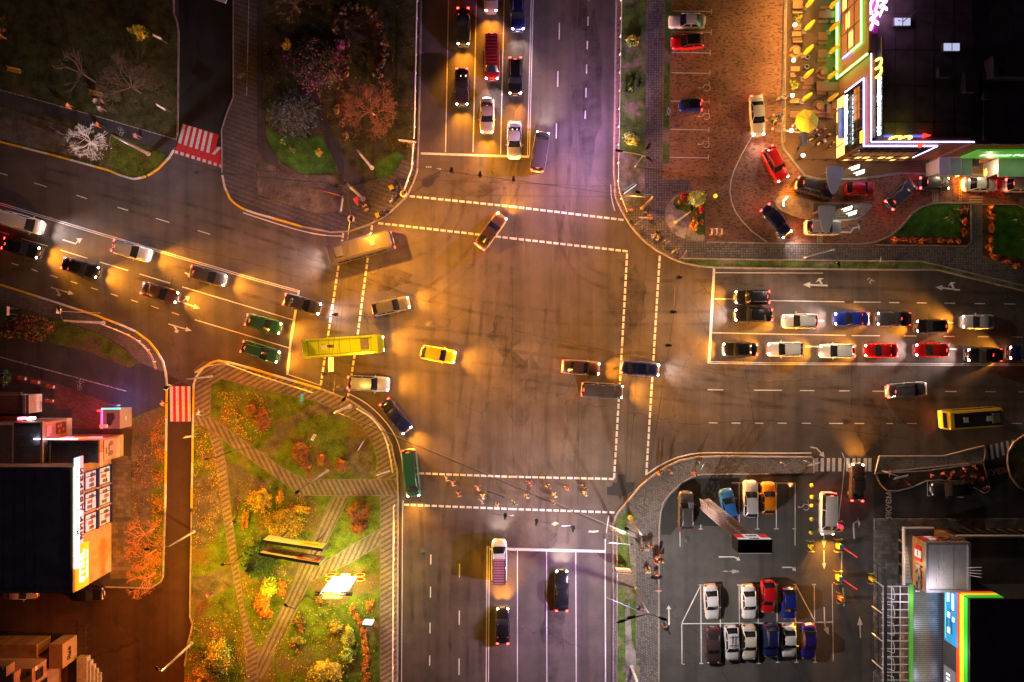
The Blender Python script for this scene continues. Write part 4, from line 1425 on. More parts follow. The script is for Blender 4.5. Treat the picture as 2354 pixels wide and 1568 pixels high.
# west yard
car('sedan', 'silver', 44, 1362, 0, 78, 'silver saloon in the dark yard by the left edge')
car('sedan', 'black', 196, 1366, 0, 78, 'black car in the dark yard below the orange-lit shop wall', '', 0)
# ------------------------------------------------------------------ lamp posts, poles
SODIUM = (1.0, .37, .025)
AMBER = (1.0, .45, .04)
DEEP = (1.0, .17, .01)
GOLD = (1.0, .70, .04)
CREAM = (1.0, .80, .58)
PURP = (.72, .40, 1.0)
COOL = (.86, .78, 1.0)
WARM = (1.0, .78, .45)
NEUT = (1.0, .88, .78)


def lamp_light(loc, col, power, parent=None, batwing=True, r=.12, aim=None):
    l = bpy.data.lights.new('lamp_light', 'POINT')
    l.energy = power * LAMP
    l.color = col
    l.shadow_soft_size = r
    if batwing:       # street luminaire: wide throw, nothing upwards
        l.use_nodes = True
        nt = l.node_tree
        em = nt.nodes['Emission']
        tc = nt.nodes.new('ShaderNodeTexCoord')
        sp = nt.nodes.new('ShaderNodeSeparateXYZ')
        nt.links.new(tc.outputs['Normal'], sp.inputs[0])
        rp = nt.nodes.new('ShaderNodeMapRange')
        rp.inputs['From Min'].default_value = -1.0
        rp.inputs['From Max'].default_value = -.22
        rp.inputs['To Min'].default_value = .45
        rp.inputs['To Max'].default_value = 3.2
        nt.links.new(sp.outputs[2], rp.inputs['Value'])
        cut = nt.nodes.new('ShaderNodeMapRange')
        cut.inputs['From Min'].default_value = -.12
        cut.inputs['From Max'].default_value = .05
        cut.inputs['To Min'].default_value = 1
        cut.inputs['To Max'].default_value = .03
        nt.links.new(sp.outputs[2], cut.inputs['Value'])
        mu = nt.nodes.new('ShaderNodeMath')
        mu.operation = 'MULTIPLY'
        nt.links.new(rp.outputs[0], mu.inputs[0])
        nt.links.new(cut.outputs[0], mu.inputs[1])
        last = mu.outputs[0]
        if aim:       # added house-side shielding: shapes the throw towards aim
            vd = nt.nodes.new('ShaderNodeVectorMath')
            vd.operation = 'DOT_PRODUCT'
            nt.links.new(tc.outputs['Normal'], vd.inputs[0])
            vd.inputs[1].default_value = (*Vector(aim).normalized(), 0)
            sh = nt.nodes.new('ShaderNodeMapRange')
            sh.inputs['From Min'].default_value = -.3
            sh.inputs['From Max'].default_value = .45
            sh.inputs['To Min'].default_value = .1
            nt.links.new(vd.outputs['Value'], sh.inputs['Value'])
            mx = nt.nodes.new('ShaderNodeMath')
            mx.operation = 'MULTIPLY'
            nt.links.new(last, mx.inputs[0])
            nt.links.new(sh.outputs[0], mx.inputs[1])
            last = mx.outputs[0]
        nt.links.new(last, em.inputs['Strength'])
    o = bpy.data.objects.new('lamp_light', l)
    COL.objects.link(o)
    o.location = loc
    if parent:
        o.parent = parent
        o.location = Vector(loc) - parent.location
    return o


def pole(base, h, label, arms=(), mt=CONC, r=.15, light=None, z0=KZ, name='street_lamp', cat='street lamp', group=None, headlen=.7, extra=None, hz=None):
    """arms: list of (px, py, lit) – where the tip of each arm lies on the plan, seen at its own height"""
    b = g(*base)
    b.z = z0
    root = thing(name, label, cat, b, 0, group)
    m = MB()
    m.tube([(0, 0, 0), (0, 0, h)], [r, r * .62], 10)
    m.tube([(0, 0, 0), (0, 0, .35)], [r * 1.5, r * 1.3], 10)
    m.build('pole', [mt], root)
    for a in arms:
        ah = (hz or h) + .15
        p = g(a[0], a[1], ah) - b
        p.z = ah - z0
        m = MB()
        top = Vector((0, 0, h - .15))
        m.tube([top, top.lerp(p, .4) + Vector((0, 0, .12)), p], .05, 6)
        m.build('arm', [METAL if mt is not DARKM else DARKM], root)
        u = (p - top)
        u.z = 0
        u = u.normalized()
        M = Matrix.Translation(p) @ Matrix.Rotation(math.atan2(u.y, u.x), 4, 'Z')
        m = MB()
        m.add(*ell((0, 0, 0), (headlen / 2, .17, .09), 10), 0, True, M)
        hd = m.build('lamp_head', [DARKM], root)
        if len(a) > 2 and a[2]:
            col, pw, aim = (*a[2], None)[:3]
            m = MB()
            m.box((0, 0, -.085), (headlen * .55, .2, .02), 0, 0, M)
            m.build('lamp_glass', [mat('lamp_glass_%d' % int(col[2] * 100), col, .3, 0, emit=12, ecol=col)], hd)
            lamp_light(b + p + Vector((0, 0, -.3)), col, pw, root, aim=aim)
    return root


pole((342, 354), 8.5, 'concrete pole with an added white lamp by the red and white crossing', [(252, 340, (COOL, 300))], CONC, .2, hz=6.5, headlen=.4)  # lamp and its arm added to light the pale tree
pole((855, 387), 8.8, 'concrete pole on the small lawn below the bare orange tree', mt=CONC, r=.18, name='utility_pole', cat='pole')
nw = pole((835, 458), 9.3, 'white signal mast with an arm reaching over the kerb at the north-west corner', [(807, 504, (SODIUM, 4600, (.75, -.65))), (776, 428, (PURP, 420, (-.85, -.2)))], METAL, .2, hz=7.6)  # signal mast; both lamps added, orange for the junction, cool for the west
pole((1459, 384), 5.6, 'three-armed lamp on the grey earth beside the north road pavement', [(1423, 347, (PURP, 2500, (-1, .35))), (1490, 337), (1491, 366)], METAL, .08, headlen=1.1)
pole((1475, 479), 7.6, 'brown wooden pole with a single lamp arm by the waiting crowd', [(1466, 442, (SODIUM, 2200, (-.5, -.85)))], mat('brown_pole_wood', (.3, .15, .06), .8, .3), .17)
pole((1552, 512), 8.1, 'grey pole standing in the gravel of the half-round flower bed', [(1590, 480)], CONC, .16, name='utility_pole', cat='pole')
pole((1847, 593), 8.6, 'slim grey lamp with a drooping head over the east verge', [(1927, 607, (CREAM, 1300, (-.1, -1)))], METAL, .1)
pole((1448, 1190), 8.6, 'thick concrete pole with wires at the south-east corner', [(1440, 1215, (CREAM, 1400, (-.9, .25)))], CONC, .22)  # lamp head added to the pole to help light the junction
pole((1418, 1221), 5.5, 'concrete post carrying a long flat bracket at the south-east railing', [(1396, 1247), (1452, 1252)], CONC, .18, name='utility_pole', cat='pole', headlen=.5)
pole((1460, 1351), 8.5, 'three-armed lamp mast on the grass strip beside the parking lot', [(1428, 1428, (PURP, 2500, (-1, -.15))), (1523, 1422, (NEUT, 2100)), (1450, 1419)], METAL, .12, headlen=1.2)
pole((1451, 1533), 8.0, 'bare concrete pole at the bottom end of the south-east grass strip', mt=CONC, r=.2, name='utility_pole', cat='pole')
pole((447, 1221), 6.6, 'white pole with a lamp arm leaning over the narrow west road', [(337, 1262, (DEEP, 850))], CONC, .14)
GP = 'dark lamps along the park paths'
for (bx, by), h, tip, lit, lab in (((559, 1275), 3.8, (511, 1298), (GOLD, 600), 'dark park lamp beside the conifer on the left footpath'),
                                   ((703, 1368), 4.6, (657, 1391), (GOLD, 820), 'dark park lamp on the diagonal footpath near the glowing pylon'),
                                   ((531, 1038), 3.6, (475, 1055), (AMBER, 300), 'dark park lamp at the fork of the striped footpaths')):
    pole((bx, by), h, lab, [(tip[0], tip[1], lit)], DARKM, .07, group=GP, headlen=.6)
pole((753, 1081), 8.3, 'wooden pole with bent lamp arm among the round brown bushes', [(683, 1131, (GOLD, 600))], CONC, .15)
pole((441, 1478), 7.8, 'yellowish pole with a lamp over the bottom yard', [(361, 1537, (DEEP, 1900))], CONC, .17)
pole((487, 865), 7.2, 'greenish pole with wire arm beside the orange and red crossing', [(382, 891, (DEEP, 800))], CONC, .13)
sw = pole((805, 934), 9.0, 'concrete signal mast with many wires on the south-west corner', [(790, 918, (SODIUM, 3400, (.6, .7)))], CONC, .2)  # signal mast; its sodium lamp is added to warm the junction
pole((240, 742), 8.3, 'white pole lying close to the west kerb with a side arm', [(135, 709, (AMBER, 650, (.5, .85)))], CONC, .17)

# ------------------------------------------------------------------ signal heads on span wires
WZ = 6.6


def signal(px, py, deg, label, z=WZ):
    p = g(px, py, z)
    r = thing('traffic_light', label, 'traffic light', p, R(deg), 'traffic lights hanging on wires')
    m = MB()
    m.box((0, 0, -.45), (.3, .34, .95))
    m.tube([(0, 0, 0), (0, 0, .35)], .03, 5)
    m.build('housing', [BLACKP], r)
    for i, (c, e) in enumerate((((.9, .03, .02), 1), ((.5, .3, .02), 0), ((.02, .35, .1), 0))):
        m = MB()
        m.lathe([(.001, .02), (.1, .0)], 10, 0, Matrix.Translation((.152, 0, -.15 - i * .3)) @ Matrix.Rotation(R(90), 4, 'Y'))
        m.build('lens', [mat('signal_lens_%d' % i, c, .3, 0, emit=3 if e else 0, ecol=c)], r)
        m = MB()
        m.lathe([(.13, 0), (.13, .28)], 8, 0, Matrix.Translation((.15, 0, -.15 - i * .3)) @ Matrix.Rotation(R(90), 4, 'Y'))
        m.build('visor', [BLACKP], r)
    return r


for x, y, d, l in ((1037, 393, 90, 'traffic light hanging over the left lane of the north road'), (1103, 402, 90, 'traffic light hanging over the middle lane of the north road'), (1180, 413, 90, 'traffic light hanging nearest the saloon on the north stop line'),
                   (770, 723, 180, 'traffic light hanging above the dashed lines north of the lime minibus'), (760, 796, 180, 'traffic light hanging over the roof of the lime minibus'), (748, 861, 180, 'traffic light hanging by the south-west kerb'),
                   (1560, 637, 0, 'traffic light hanging by the north-east kerb'), (1546, 717, 0, 'traffic light hanging in front of the black off-roader'), (1535, 794, 0, 'traffic light hanging in front of the lower east queue'),
                   (1161, 1186, -90, 'traffic light hanging beside the round red sign on the south road'), (1233, 1200, -90, 'traffic light hanging left of the yellow lozenge sign'), (1318, 1215, -90, 'traffic light hanging over the third lane of the south road'), (1391, 1230, -90, 'traffic light hanging at the south-east railing')):
    signal(x, y, d, l)


def wire(a, b, za, zb, label, sag=.5, r=.022, mt=DARKM):
    p, q = g(a[0], a[1], za), g(b[0], b[1], zb)
    m = MB()
    n = 14
    m.tube([p.lerp(q, i / n) - Vector((0, 0, sag * 4 * (i / n) * (1 - i / n))) for i in range(n + 1)], r, 4)
    return tag(m.build('overhead_wire', [mt]), label, 'wire', 'overhead wires')


wire((928, 380), (1490, 455), 7, 7, 'span wire carrying the traffic lights over the north road', .3)
wire((936, 446), (1487, 452), 7, 7, 'thin wire over the dashed crossing of the north road', .4, .014)
wire((805, 500), (745, 944), 7, 7.2, 'span wire carrying the traffic lights over the west road', .2)
wire((812, 440), (762, 944), 8.5, 8.5, 'thin wire beside the span wire of the west road', .2, .014)
wire((1586, 486), (1528, 860), 7.2, 7, 'span wire carrying the traffic lights over the east road', .2)
wire((1528, 860), (1469, 1236), 7, 7.2, 'wire from the east lights down to the south-east pole', .3)
wire((1488, 560), (1440, 1180), 7, 7, 'long thin wire along the dashed crossing of the east road', .3, .016)
wire((1130, 1180), (1470, 1240), 7, 7, 'span wire carrying the traffic lights over the south road', .2)
wire((762, 944), (1470, 1243), 8.6, 8.4, 'long black wire crossing the junction from the south-west mast', .5, .03)
wire((770, 946), (1465, 1236), 8.0, 8, 'pale wire crossing the junction beside the long black wire', .9, .014, METAL)
wire((588, 392), (1440, 430), 8.6, 8.6, 'thin wire from the north-west park over the north road', .8, .014)
wire((515, 398), (790, 424), 8, 9, 'wire running to the white signal mast', .3, .018)
wire((250, 310), (513, 400), 8.3, 8, 'wire from the bare concrete pole over the red and white crossing', .4, .018)
wire((425, 871), (700, 960), 7.2, 7.6, 'wire over the rounded kerb south of the west road', .3, .018)
wire((703, 1109), (760, 944), 8.3, 8.6, 'wire between the park pole and the south-west mast', .3, .014)
wire((386, 1256), (560, 1245), 6.6, 5, 'wire from the leaning white pole into the park', .2, .016)
wire((1482, 1412), (1390, 1372), 8.4, 8, 'pale wire from the lot lamp mast over the kerb', .2, .02, METAL)
wire((1474, 1420), (1471, 1700), 8.4, 8, 'thin wire running down from the lot lamp mast', .2, .014)


def plate(px, py, deg, w, h, cols, label, z=WZ - .2, round_=False, txt=None, shape=None, cat='road sign', tilt=0):
    """a flat road sign hanging on a wire or on its own thin post"""
    p = g(px, py, z)
    r = thing('road_sign', label, cat, p, R(deg))
    M = Matrix.Rotation(R(90 - tilt), 4, 'X')
    m = MB()
    if shape == 'round':
        pts = [(w / 2 * math.cos(R(i * 18)), w / 2 * math.sin(R(i * 18))) for i in range(20)]
    elif shape == 'tri':
        pts = [(-w / 2, -h / 2), (w / 2, -h / 2), (0, h / 2)]
    elif shape == 'diamond':
        pts = [(-w / 2, 0), (0, -h / 2), (w / 2, 0), (0, h / 2)]
    else:
        pts = [(-w / 2, -h / 2), (w / 2, -h / 2), (w / 2, h / 2), (-w / 2, h / 2)]
    q = MB()
    q.prism(pts, 0, .05, 0, 1, True)
    q.prism([(x * .78, y * .78) for x, y in pts], .05, .056, 2)
    m.add(q.v, q.f, 0, False, M)
    m.m = q.m
    cm = [mat('sign_%s' % c, SIGNC[c], .4, .05) for c in cols]
    m.build('panel', [cm[0], METAL, cm[1]], r)
    if txt:
        m = MB()
        letters(m, txt, M @ Matrix.Translation((0, 0, .07)), h * .5, .006, bold=.01)
        m.build('lettering', [mat('sign_' + cols[2], SIGNC[cols[2]], .4, .05)], r)
    return r, p


SIGNC = dict(red=(.6, .02, .02), white=(.8, .8, .78), blue=(.02, .08, .5), yellow=(.8, .55, .03), black=(.02, .02, .02), grey=(.4, .38, .36), orange=(.8, .3, .05), pink=(.6, .3, .3), green=(.05, .4, .1))


def post_sign(base, tip, deg, w, h, cols, label, zs=2.4, shape=None, txt=None, tilt=0):
    r, p = plate(tip[0], tip[1], deg, w, h, cols, label, zs, shape=shape, txt=txt, tilt=tilt)
    b = g(*base)
    b.z = KZ
    m = MB()
    m.tube([b - p, Vector((0, -.03, h / 2))], .035, 6)
    o = m.build('post', [METAL], r)
    o.rotation_euler = (0, 0, -R(deg))
    return r


plate(1162, 417, 0, .7, .35, ('red', 'white'), 'small red and white plate hanging near the north signals')
plate(1176, 1184, 0, .7, .7, ('red', 'white'), 'round red no-entry sign hanging over the south road', shape='round', tilt=30)
plate(1275, 1203, 0, .9, .9, ('yellow', 'white'), 'lozenge priority sign hanging over the south road', shape='diamond', tilt=45)
plate(1301, 1208, 0, 1.1, .55, ('grey', 'white'), 'pale lane sign hanging left of the third-lane traffic light', tilt=30)
plate(1364, 1221, 0, 1.1, .5, ('pink', 'white'), 'pinkish lane sign hanging near the south-east railing', tilt=30)
plate(760, 838, 90, 1.6, .7, ('white', 'grey'), 'long white sign hanging below the lime minibus', tilt=40)
plate(1549, 680, 90, 2.2, .6, ('grey', 'orange'), 'long narrow sign hanging on the east span wire', tilt=20)
plate(1140, 1136, -20, 2, .3, ('black', 'grey'), 'dark bar hanging on the long black wire', z=8.2, tilt=30)
post_sign((786, 480), (785, 471), 82, 2.0, .9, ('blue', 'white'), 'blue sign on a thin post behind the north-west pavement', 2.2)
post_sign((829, 460), (816, 460), 90, 1.2, 1.2, ('red', 'red'), 'red triangular sign beside the white signal mast', 3, 'tri', tilt=20)
post_sign((1605, 1060), (1614, 1072), 60, .9, .8, ('yellow', 'white'), 'yellow lozenge sign on a post at the south-east pavement', 3, 'diamond', tilt=20)
post_sign((1792, 1062), (1807, 1068), 30, .7, 1.0, ('white', 'grey'), 'white arrow sign on a post in the middle of the south-east pavement', 3, tilt=20)
post_sign((1845, 1058), (1870, 1066), 15, 1.5, .7, ('pink', 'white'), 'pale sign board leaning out over the zebra crossing', 3.2, tilt=30)
post_sign((2025, 1082), (2044, 1089), 80, .8, .8, ('red', 'white', 'black'), 'round 40 speed limit sign over the flower bed', 3.2, 'round', '40', tilt=25)
post_sign((2028, 1082), (2070, 1096), 12, 1.6, .6, ('white', 'grey'), 'bundle of slanted direction boards right of the speed limit sign', 3.4, tilt=35)
post_sign((2000, 600), (2023, 597), 80, .7, 1.0, ('white', 'blue'), 'pale round sign on the east verge seen almost edge-on', 2.8, 'round', tilt=20)
post_sign((2193, 482), (2223, 481), 80, .9, .9, ('blue', 'white'), 'blue pedestrian crossing sign beside the lawn path', 3, tilt=30)
post_sign((1530, 266), (1536, 256), 75, .6, .9, ('white', 'blue'), 'small sign on the narrow verge by the blue two-seater', 2.6, tilt=30)
post_sign((457, 996), (430, 1003), 10, 1.4, .6, ('orange', 'white'), 'cluster of orange direction signs over the narrow west road', 3.4, 'tri', tilt=25)
post_sign((1508, 1340), (1513, 1357), 0, .9, .9, ('red', 'white'), 'round red-rimmed sign at the edge of the parking lot', 3, 'round', tilt=10)
post_sign((696, 905), (693, 914), 85, 1.1, .5, ('blue', 'green'), 'blue and green sign on a short post near the striped kerb', 2.6, tilt=30)
post_sign((873, 1086), (880, 1087), 20, 1.6, .3, ('white', 'grey'), 'pale narrow sign at the corner of the lower park path', 3, tilt=30)
post_sign((1459, 517), (1480, 500), 0, 1.3, .3, ('pink', 'white'), 'pedestrian signal arm among the waiting people', 3.4, tilt=10)
post_sign((1567, 593), (1573, 583), 60, .9, .3, ('pink', 'pink'), 'pinkish sign at the start of the east verge', 2.6, tilt=20)
post_sign((380, 860), (385, 890), 40, .9, .5, ('white', 'black'), 'small white sign at the edge of the orange and red crossing', 2.6, tilt=30)
post_sign((393, 258), (370, 246), -30, 1.3, .4, ('pink', 'white'), 'pale signs on a post at the edge of the dark park', 3, tilt=30)
post_sign((386, 102), (362, 85), -25, 1.2, .4, ('pink', 'white'), 'pinkish sign on a post in the upper dark park', 3.4, tilt=30)
post_sign((722, 1055 - 40), (720, 1005), 60, .8, .5, ('white', 'grey'), 'short white sign among the brown bushes', 1.4, tilt=30)
post_sign((232, 735 - 15), (135, 715), 80, .6, .5, ('white', 'white'), 'small white plate on a bracket near the west kerb', 5, tilt=40)
for (x, y), l in (((807, 503), 'round orange-lit signal collar at the foot of the white mast arm'), ((928, 446), 'round orange-lit signal collar at the end of the north-west railing')):
    p = g(x, y, 2.4)
    r = thing('pedestrian_signal', l, 'signal', Vector((p.x, p.y, KZ)))
    m = MB()
    m.tube([(0, 0, 0), (0, 0, 2.9)], .06, 8)
    m.build('post', [METAL], r)
    m = MB()
    m.lathe([(.3, 2.2), (.42, 2.3), (.42, 2.5), (.3, 2.6), (.22, 2.5), (.22, 2.3), (.3, 2.2)], 16)
    m.build('collar', [mat('collar_orange_white', (.75, .5, .36), .5, .1)], r)
    m = MB()
    m.box((.15, .12, 2.75), (.25, .25, .5))
    m.build('housing', [BLACKP], r)


# ------------------------------------------------------------------ railings and fences
def railing(pts, label, h=1.0, step=1.6, mt=WHITEM, ladder=True, z0=KZ, name='railing', r=.035):
    P = G(pts)
    root = thing(name, label, 'railing', Vector((P[0].x, P[0].y, z0)))
    o = Vector((P[0].x, P[0].y, 0))
    for zz in ((h, h * .5) if ladder else (h,)):
        m = MB()
        m.tube([p - o + Vector((0, 0, zz)) for p in P], r, 6)
        m.build('rail', [mt], root)
    if ladder:
        m = MB()
        for w_, hd in walk(P, .22):
            m.box((w_.x - o.x, w_.y - o.y, h * .75), (.03, .03, h * .5), 0, hd)
        m.build('bars', [mt], root)
    wl = walk(P, step)
    st = max(1, len(wl) // 60)
    for w_, hd in wl[::st]:
        m = MB()
        m.box((w_.x - o.x, w_.y - o.y, h * .5), (.08, .08, h), 0, hd)
        m.build('post', [mt], root)
    return root


railing([(962, -120), (960.5, 0), (958, 125), (954, 312), (948, 392), (931, 440)], 'white striped railing along the left kerb of the north road', mt=WHITEM, step=2.2)
railing([(1426, -120), (1426, 0), (1421, 260), (1418, 430), (1423, 452), (1438, 490)], 'thin white railing along the right kerb of the north road', .9, 2.2, WHITEM, False)
railing([(907, 1160), (907, 1176), (906, 1350), (904, 1700)], 'white striped railing along the left kerb of the south road', step=2.2)
railing(smooth([(823, 938), (855, 956), (876, 981), (890, 1009), (898, 1041), (905, 1084)], 1), 'curved striped railing round the south-west corner', step=2.0)
railing([(456, 855), (469, 846), (496, 838), (525, 836), (588, 859), (655, 880), (722, 902)], 'yellowish railing behind the yellow and white striped kerb of the west road', .9, 2.0, mat('pale_yellow_rail', (.6, .5, .32), .5, .1))
railing(smooth([(242, 746), (290, 765), (320, 780), (343, 800), (357, 822), (366, 849)], 1), 'ladder-like railing round the west kerb corner', .9, 1.6, mat('rusty_rail', (.5, .32, .2), .6, .2))
railing([(1416, 1208), (1416, 1400), (1415, 1700)], 'blue-lit railing along the right kerb of the south road', .9, 2.2, METAL, True)
railing([(1797, 330), (1798, 200), (1802, 0), (1803, -60)], 'pale low railing along the terrace edge', .7, 2.0, mat('cream_rail', (.6, .5, .35), .5, .1), False, .22)
railing([(1830, 345), (1828, 369), (1836, 370), (1925, 371)], 'dark low barrier round the terrace corner', .7, 1.6, DARKM, False, .22)

# ------------------------------------------------------------------ posters, billboards, lit signs
LEG = mat('sign_frame_dark', (.05, .05, .05), .6, .2)


def board(a, b, z0, z1, label, name, cat, face, th=.25, emit=0, legs=True, art=None, ecol=None):
    """upright panel between plan points a and b (ground positions), facing right of a->b ... both sides"""
    A, B = gg(*a), gg(*b)
    mid = (A + B) / 2
    root = thing(name, label, cat, Vector((mid.x, mid.y, KZ)))
    d = (B - A)
    L = d.length
    u = d.normalized()
    ang = math.atan2(u.y, u.x)
    M = Matrix.Rotation(ang, 4, 'Z')
    h = z1 - z0
    m = MB()
    m.box((0, 0, (z0 + z1) / 2), (L, th, h), 0, 0, M)
    m.build('frame', [LEG], root)
    for s in (-1, 1):
        m = MB()
        m.box((0, s * (th / 2 + .012), (z0 + z1) / 2), (L - .16, .02, h - .16), 0, 0, M)
        if art:
            art(m, M, L, h, s, th / 2 + .03, (z0 + z1) / 2)
        m.build('poster', face if isinstance(face, list) else [face], root)
    if legs:
        for s in (-1, 1):
            m = MB()
            m.box((s * L * .3, 0, z0 / 2), (.14, .14, z0), 0, 0, M)
            m.build('leg', [LEG], root)
    return root


def light_art(cols):
    def f(m, M, L, h, s, y, zc):
        for i, (x, z, w, hh, mi) in enumerate(cols):
            m.box((x * L, s * y, zc + z * h), (w * L, .012, hh * h), mi, 0, M)
    return f


def emi(nm, col, e):
    return mat(nm, col, .4, 0, emit=e, ecol=col)


# lit poster boxes ("city lights")
def tilted(c, deg, w, h, z, label, faces, art=None, name='advertising_panel'):
    p = g(*c, z)
    a = R(deg)
    dx, dy = math.cos(a) * w / 2 / S, -math.sin(a) * w / 2 / S
    cx, cy = p.x / S + 1176.5, 784 - p.y / S
    return board((cx - dx, cy - dy), (cx + dx, cy + dy), z - h / 2, z + h / 2, label, name, 'advertisement', faces, .2, art=art)


tilted((847, 1431), -4, 1.25, 1.8, 1.9, 'small bluish-white lit poster box beside the lower park path', [emi('poster_glow_blue', (.75, .88, 1), 2.2), mat('poster_ink', (.05, .08, .2), .5, 0)], light_art([(0, -.32, .5, .08, 1)]))
tilted((1432, 1311), -4, 1.9, 1.5, 1.7, 'orange lit poster box on the grass strip by the south road railing', [emi('poster_glow_orange', (1, .55, .3), 1.6), emi('poster_glow_red', (1, .12, .05), 1.2), mat('poster_white_ink', (.8, .7, .6), .5, 0)], light_art([(0, .3, .9, .3, 1), (.05, -.1, .5, .12, 2)]))
tilted((1446, 434), 35, 1.9, 1.3, 1.8, 'pale lit poster box standing aslant on the grey earth by the north road', [emi('poster_glow_pale', (.75, 1, .9), .9), mat('poster_blue_ink', (.1, .2, .4), .5, 0)], light_art([(.0, .3, .8, .12, 1)]))
tilted((827, 1024), 60, 1.4, 1.6, 1.7, 'slim poster panel seen edge-on near the curved railing', [mat('poster_pinkish', (.6, .4, .3), .5, .2)])
tilted((936, 323), -6, 2.2, 1.1, 1.7, 'white poster board beside the bare orange tree', [mat('poster_white', (.7, .66, .6), .5, .1), mat('poster_grey', (.4, .38, .36), .5, .1)], light_art([(0, .1, .8, .1, 1)]))
tilted((760, 442), -16, 3.2, 1.0, 1.3, 'long red banner board with blue top edge behind the white mast', [mat('banner_red', (.4, .06, .05), .5, .2), mat('banner_white', (.7, .6, .6), .5, .1)], light_art([(.05, -.1, .6, .14, 1)]))
tilted((18, 715), 88, 1.2, .6, 1.8, 'pink panel by the left edge above the hedge', [mat('panel_pink', (.6, .35, .32), .5, .1)])
tilted((125, 300), -28, 1.3, 1.0, 1.4, 'small red and white chequered kiosk board in the left verge', [mat('board_red', (.5, .06, .08), .5, .1), mat('board_white', (.7, .65, .65), .5, .1)], light_art([(-.25, .2, .3, .3, 1), (.2, -.2, .3, .3, 1)]))

# big V-shaped billboard: two boards, lettered outwards
BP = [mat('billboard_cream', (.6, .5, .38), .6, .1), mat('billboard_yellow', (.7, .5, .05), .6, .1), mat('billboard_dark', (.05, .04, .05), .6, .1), mat('billboard_red', (.4, .06, .04), .6, .15), mat('billboard_beige', (.5, .38, .28), .6, .15)]


def art1(m, M, L, h, s, y, zc):
    Q = M @ Matrix.Translation((0, s * (y + .005), zc)) @ (Matrix.Rotation(R(90), 4, 'X') if s < 0 else Matrix.Rotation(R(180), 4, 'Z') @ Matrix.Rotation(R(90), 4, 'X'))
    m.box((-s * L * -.25, s * y, zc - h * .1), (L * .36, .01, h * .6), 1, 0, M)
    letters(m, 'АМКІО', Q @ Matrix.Translation((-L * .27, .05 * h, .012)), h * .22, .004, 2, bold=.01)
    letters(m, 'ГІАРБ ТА ПОРОГАРТ', Q @ Matrix.Translation((0, -.36 * h, .012)), h * .16, .004, 2, bold=.01)
    letters(m, 'ВІД 50 КМ', Q @ Matrix.Translation((-L * .2, .32 * h, .012)), h * .12, .004, 2)


def art2(m, M, L, h, s, y, zc):
    Q = M @ Matrix.Translation((0, s * (y + .005), zc)) @ (Matrix.Rotation(R(90), 4, 'X') if s < 0 else Matrix.Rotation(R(180), 4, 'Z') @ Matrix.Rotation(R(90), 4, 'X'))
    m.box((s * L * .28, s * y, zc), (L * .36, .01, h * .84), 3, 0, M)
    q = MB()
    q.prism([(.2 * L * math.cos(R(i * 15)) * .6, .28 * h * math.sin(R(i * 15))) for i in range(24)], 0, .008, 4)
    m.add(q.v, q.f, 0, False, Q @ Matrix.Translation((-L * .28, 0, .01)))
    m.m[-len(q.f):] = q.m
    for i in range(3):
        m.box((-s * L * .2, s * (y + .004), zc + h * (.2 - i * .2)), (L * .42, .01, h * .06), 2, 0, M)


board((642, 1212), (772, 1231), 4.0, 6.2, 'upper pale board of the double billboard, with a yellow shape and dark lettering', 'billboard', 'billboard', BP, .3, art=art1)
board((640, 1236), (768, 1258), 4.2, 6.8, 'lower reddish board of the double billboard, with a pale oval', 'billboard', 'billboard', [BP[4], BP[1], BP[2], BP[3], BP[0]], .3, art=art2)

# glowing pylon in the park
A, B = gg(772, 1338), gg(808, 1338)
r = thing('sign_pylon', 'glowing white and yellow advertising pylon standing in the south-west park', 'sign pylon', Vector(((A.x + B.x) / 2 + .6, A.y + 1.2, KZ)))
Wp = 3.2
m = MB()
for x in (-1.5, 1.5):
    m.box((x, 0, 4.0), (.16, .2, 8.0))
m.build('leg', [METAL], r)
m = MB()
m.box((0, 0, 4.4), (2.7, .3, 4.6), 0)
m.build('light_box', [emi('pylon_white', (1, .98, .8), 9)], r)
for s in (-1, 1):
    m = MB()
    m.box((0, s * .17, 7.3), (4.2, .1, .55), 0)
    Q = Matrix.Translation((0, s * .24, 7.3)) @ (Matrix.Rotation(R(90), 4, 'X') if s < 0 else Matrix.Rotation(R(180), 4, 'Z') @ Matrix.Rotation(R(90), 4, 'X'))
    letters(m, 'КАТЕРИНИ', Q, .5, .01, 1, bold=.02)
    m.build('name_board', [mat('pylon_board', (.2, .1, .15), .5, 0), emi('pylon_letter', (1, .85, .95), 6)], r)
    m = MB()
    Q = Matrix.Translation((0, s * .2, 8.2)) @ (Matrix.Rotation(R(90), 4, 'X') if s < 0 else Matrix.Rotation(R(180), 4, 'Z') @ Matrix.Rotation(R(90), 4, 'X'))
    for x, w in ((-.6, .5), (-.1, .45), (.35, .4), (.75, .35)):
        m.add(*ell((0, 0, 0), (w, .38, .06), 10), 0, True, Q @ Matrix.Translation((x, 0, 0)))
    m.build('emblem', [emi('pylon_emblem', (1, .62, .05), 3)], r)
    for i, x in enumerate((-1.75, 0, 1.75)):
        m = MB()
        Q = Matrix.Translation((x, s * .24, 1.75)) @ Matrix.Rotation(R(-90 * s), 4, 'X')
        m.lathe([(.001, .06), (.5, .05), (.5, 0)], 18, 0, Q, False)
        m.lathe([(.52, .04), (.6, .06), (.6, 0)], 18, 1, Q, False)
        m.build('badge', [emi('badge_red', (.8, .03, .01), 1.5) if i != 1 else emi('badge_cream', (1, .9, .5), 3), emi('badge_rim_yellow', (1, .55, .03), 2)], r)
o = lamp_light(Vector((r.location.x, r.location.y - .8, 4.4)), (1, .84, .16), 800, r, False, .5)
o = lamp_light(Vector((r.location.x, r.location.y + .8, 4.4)), (1, .84, .16), 800, r, False, .5)

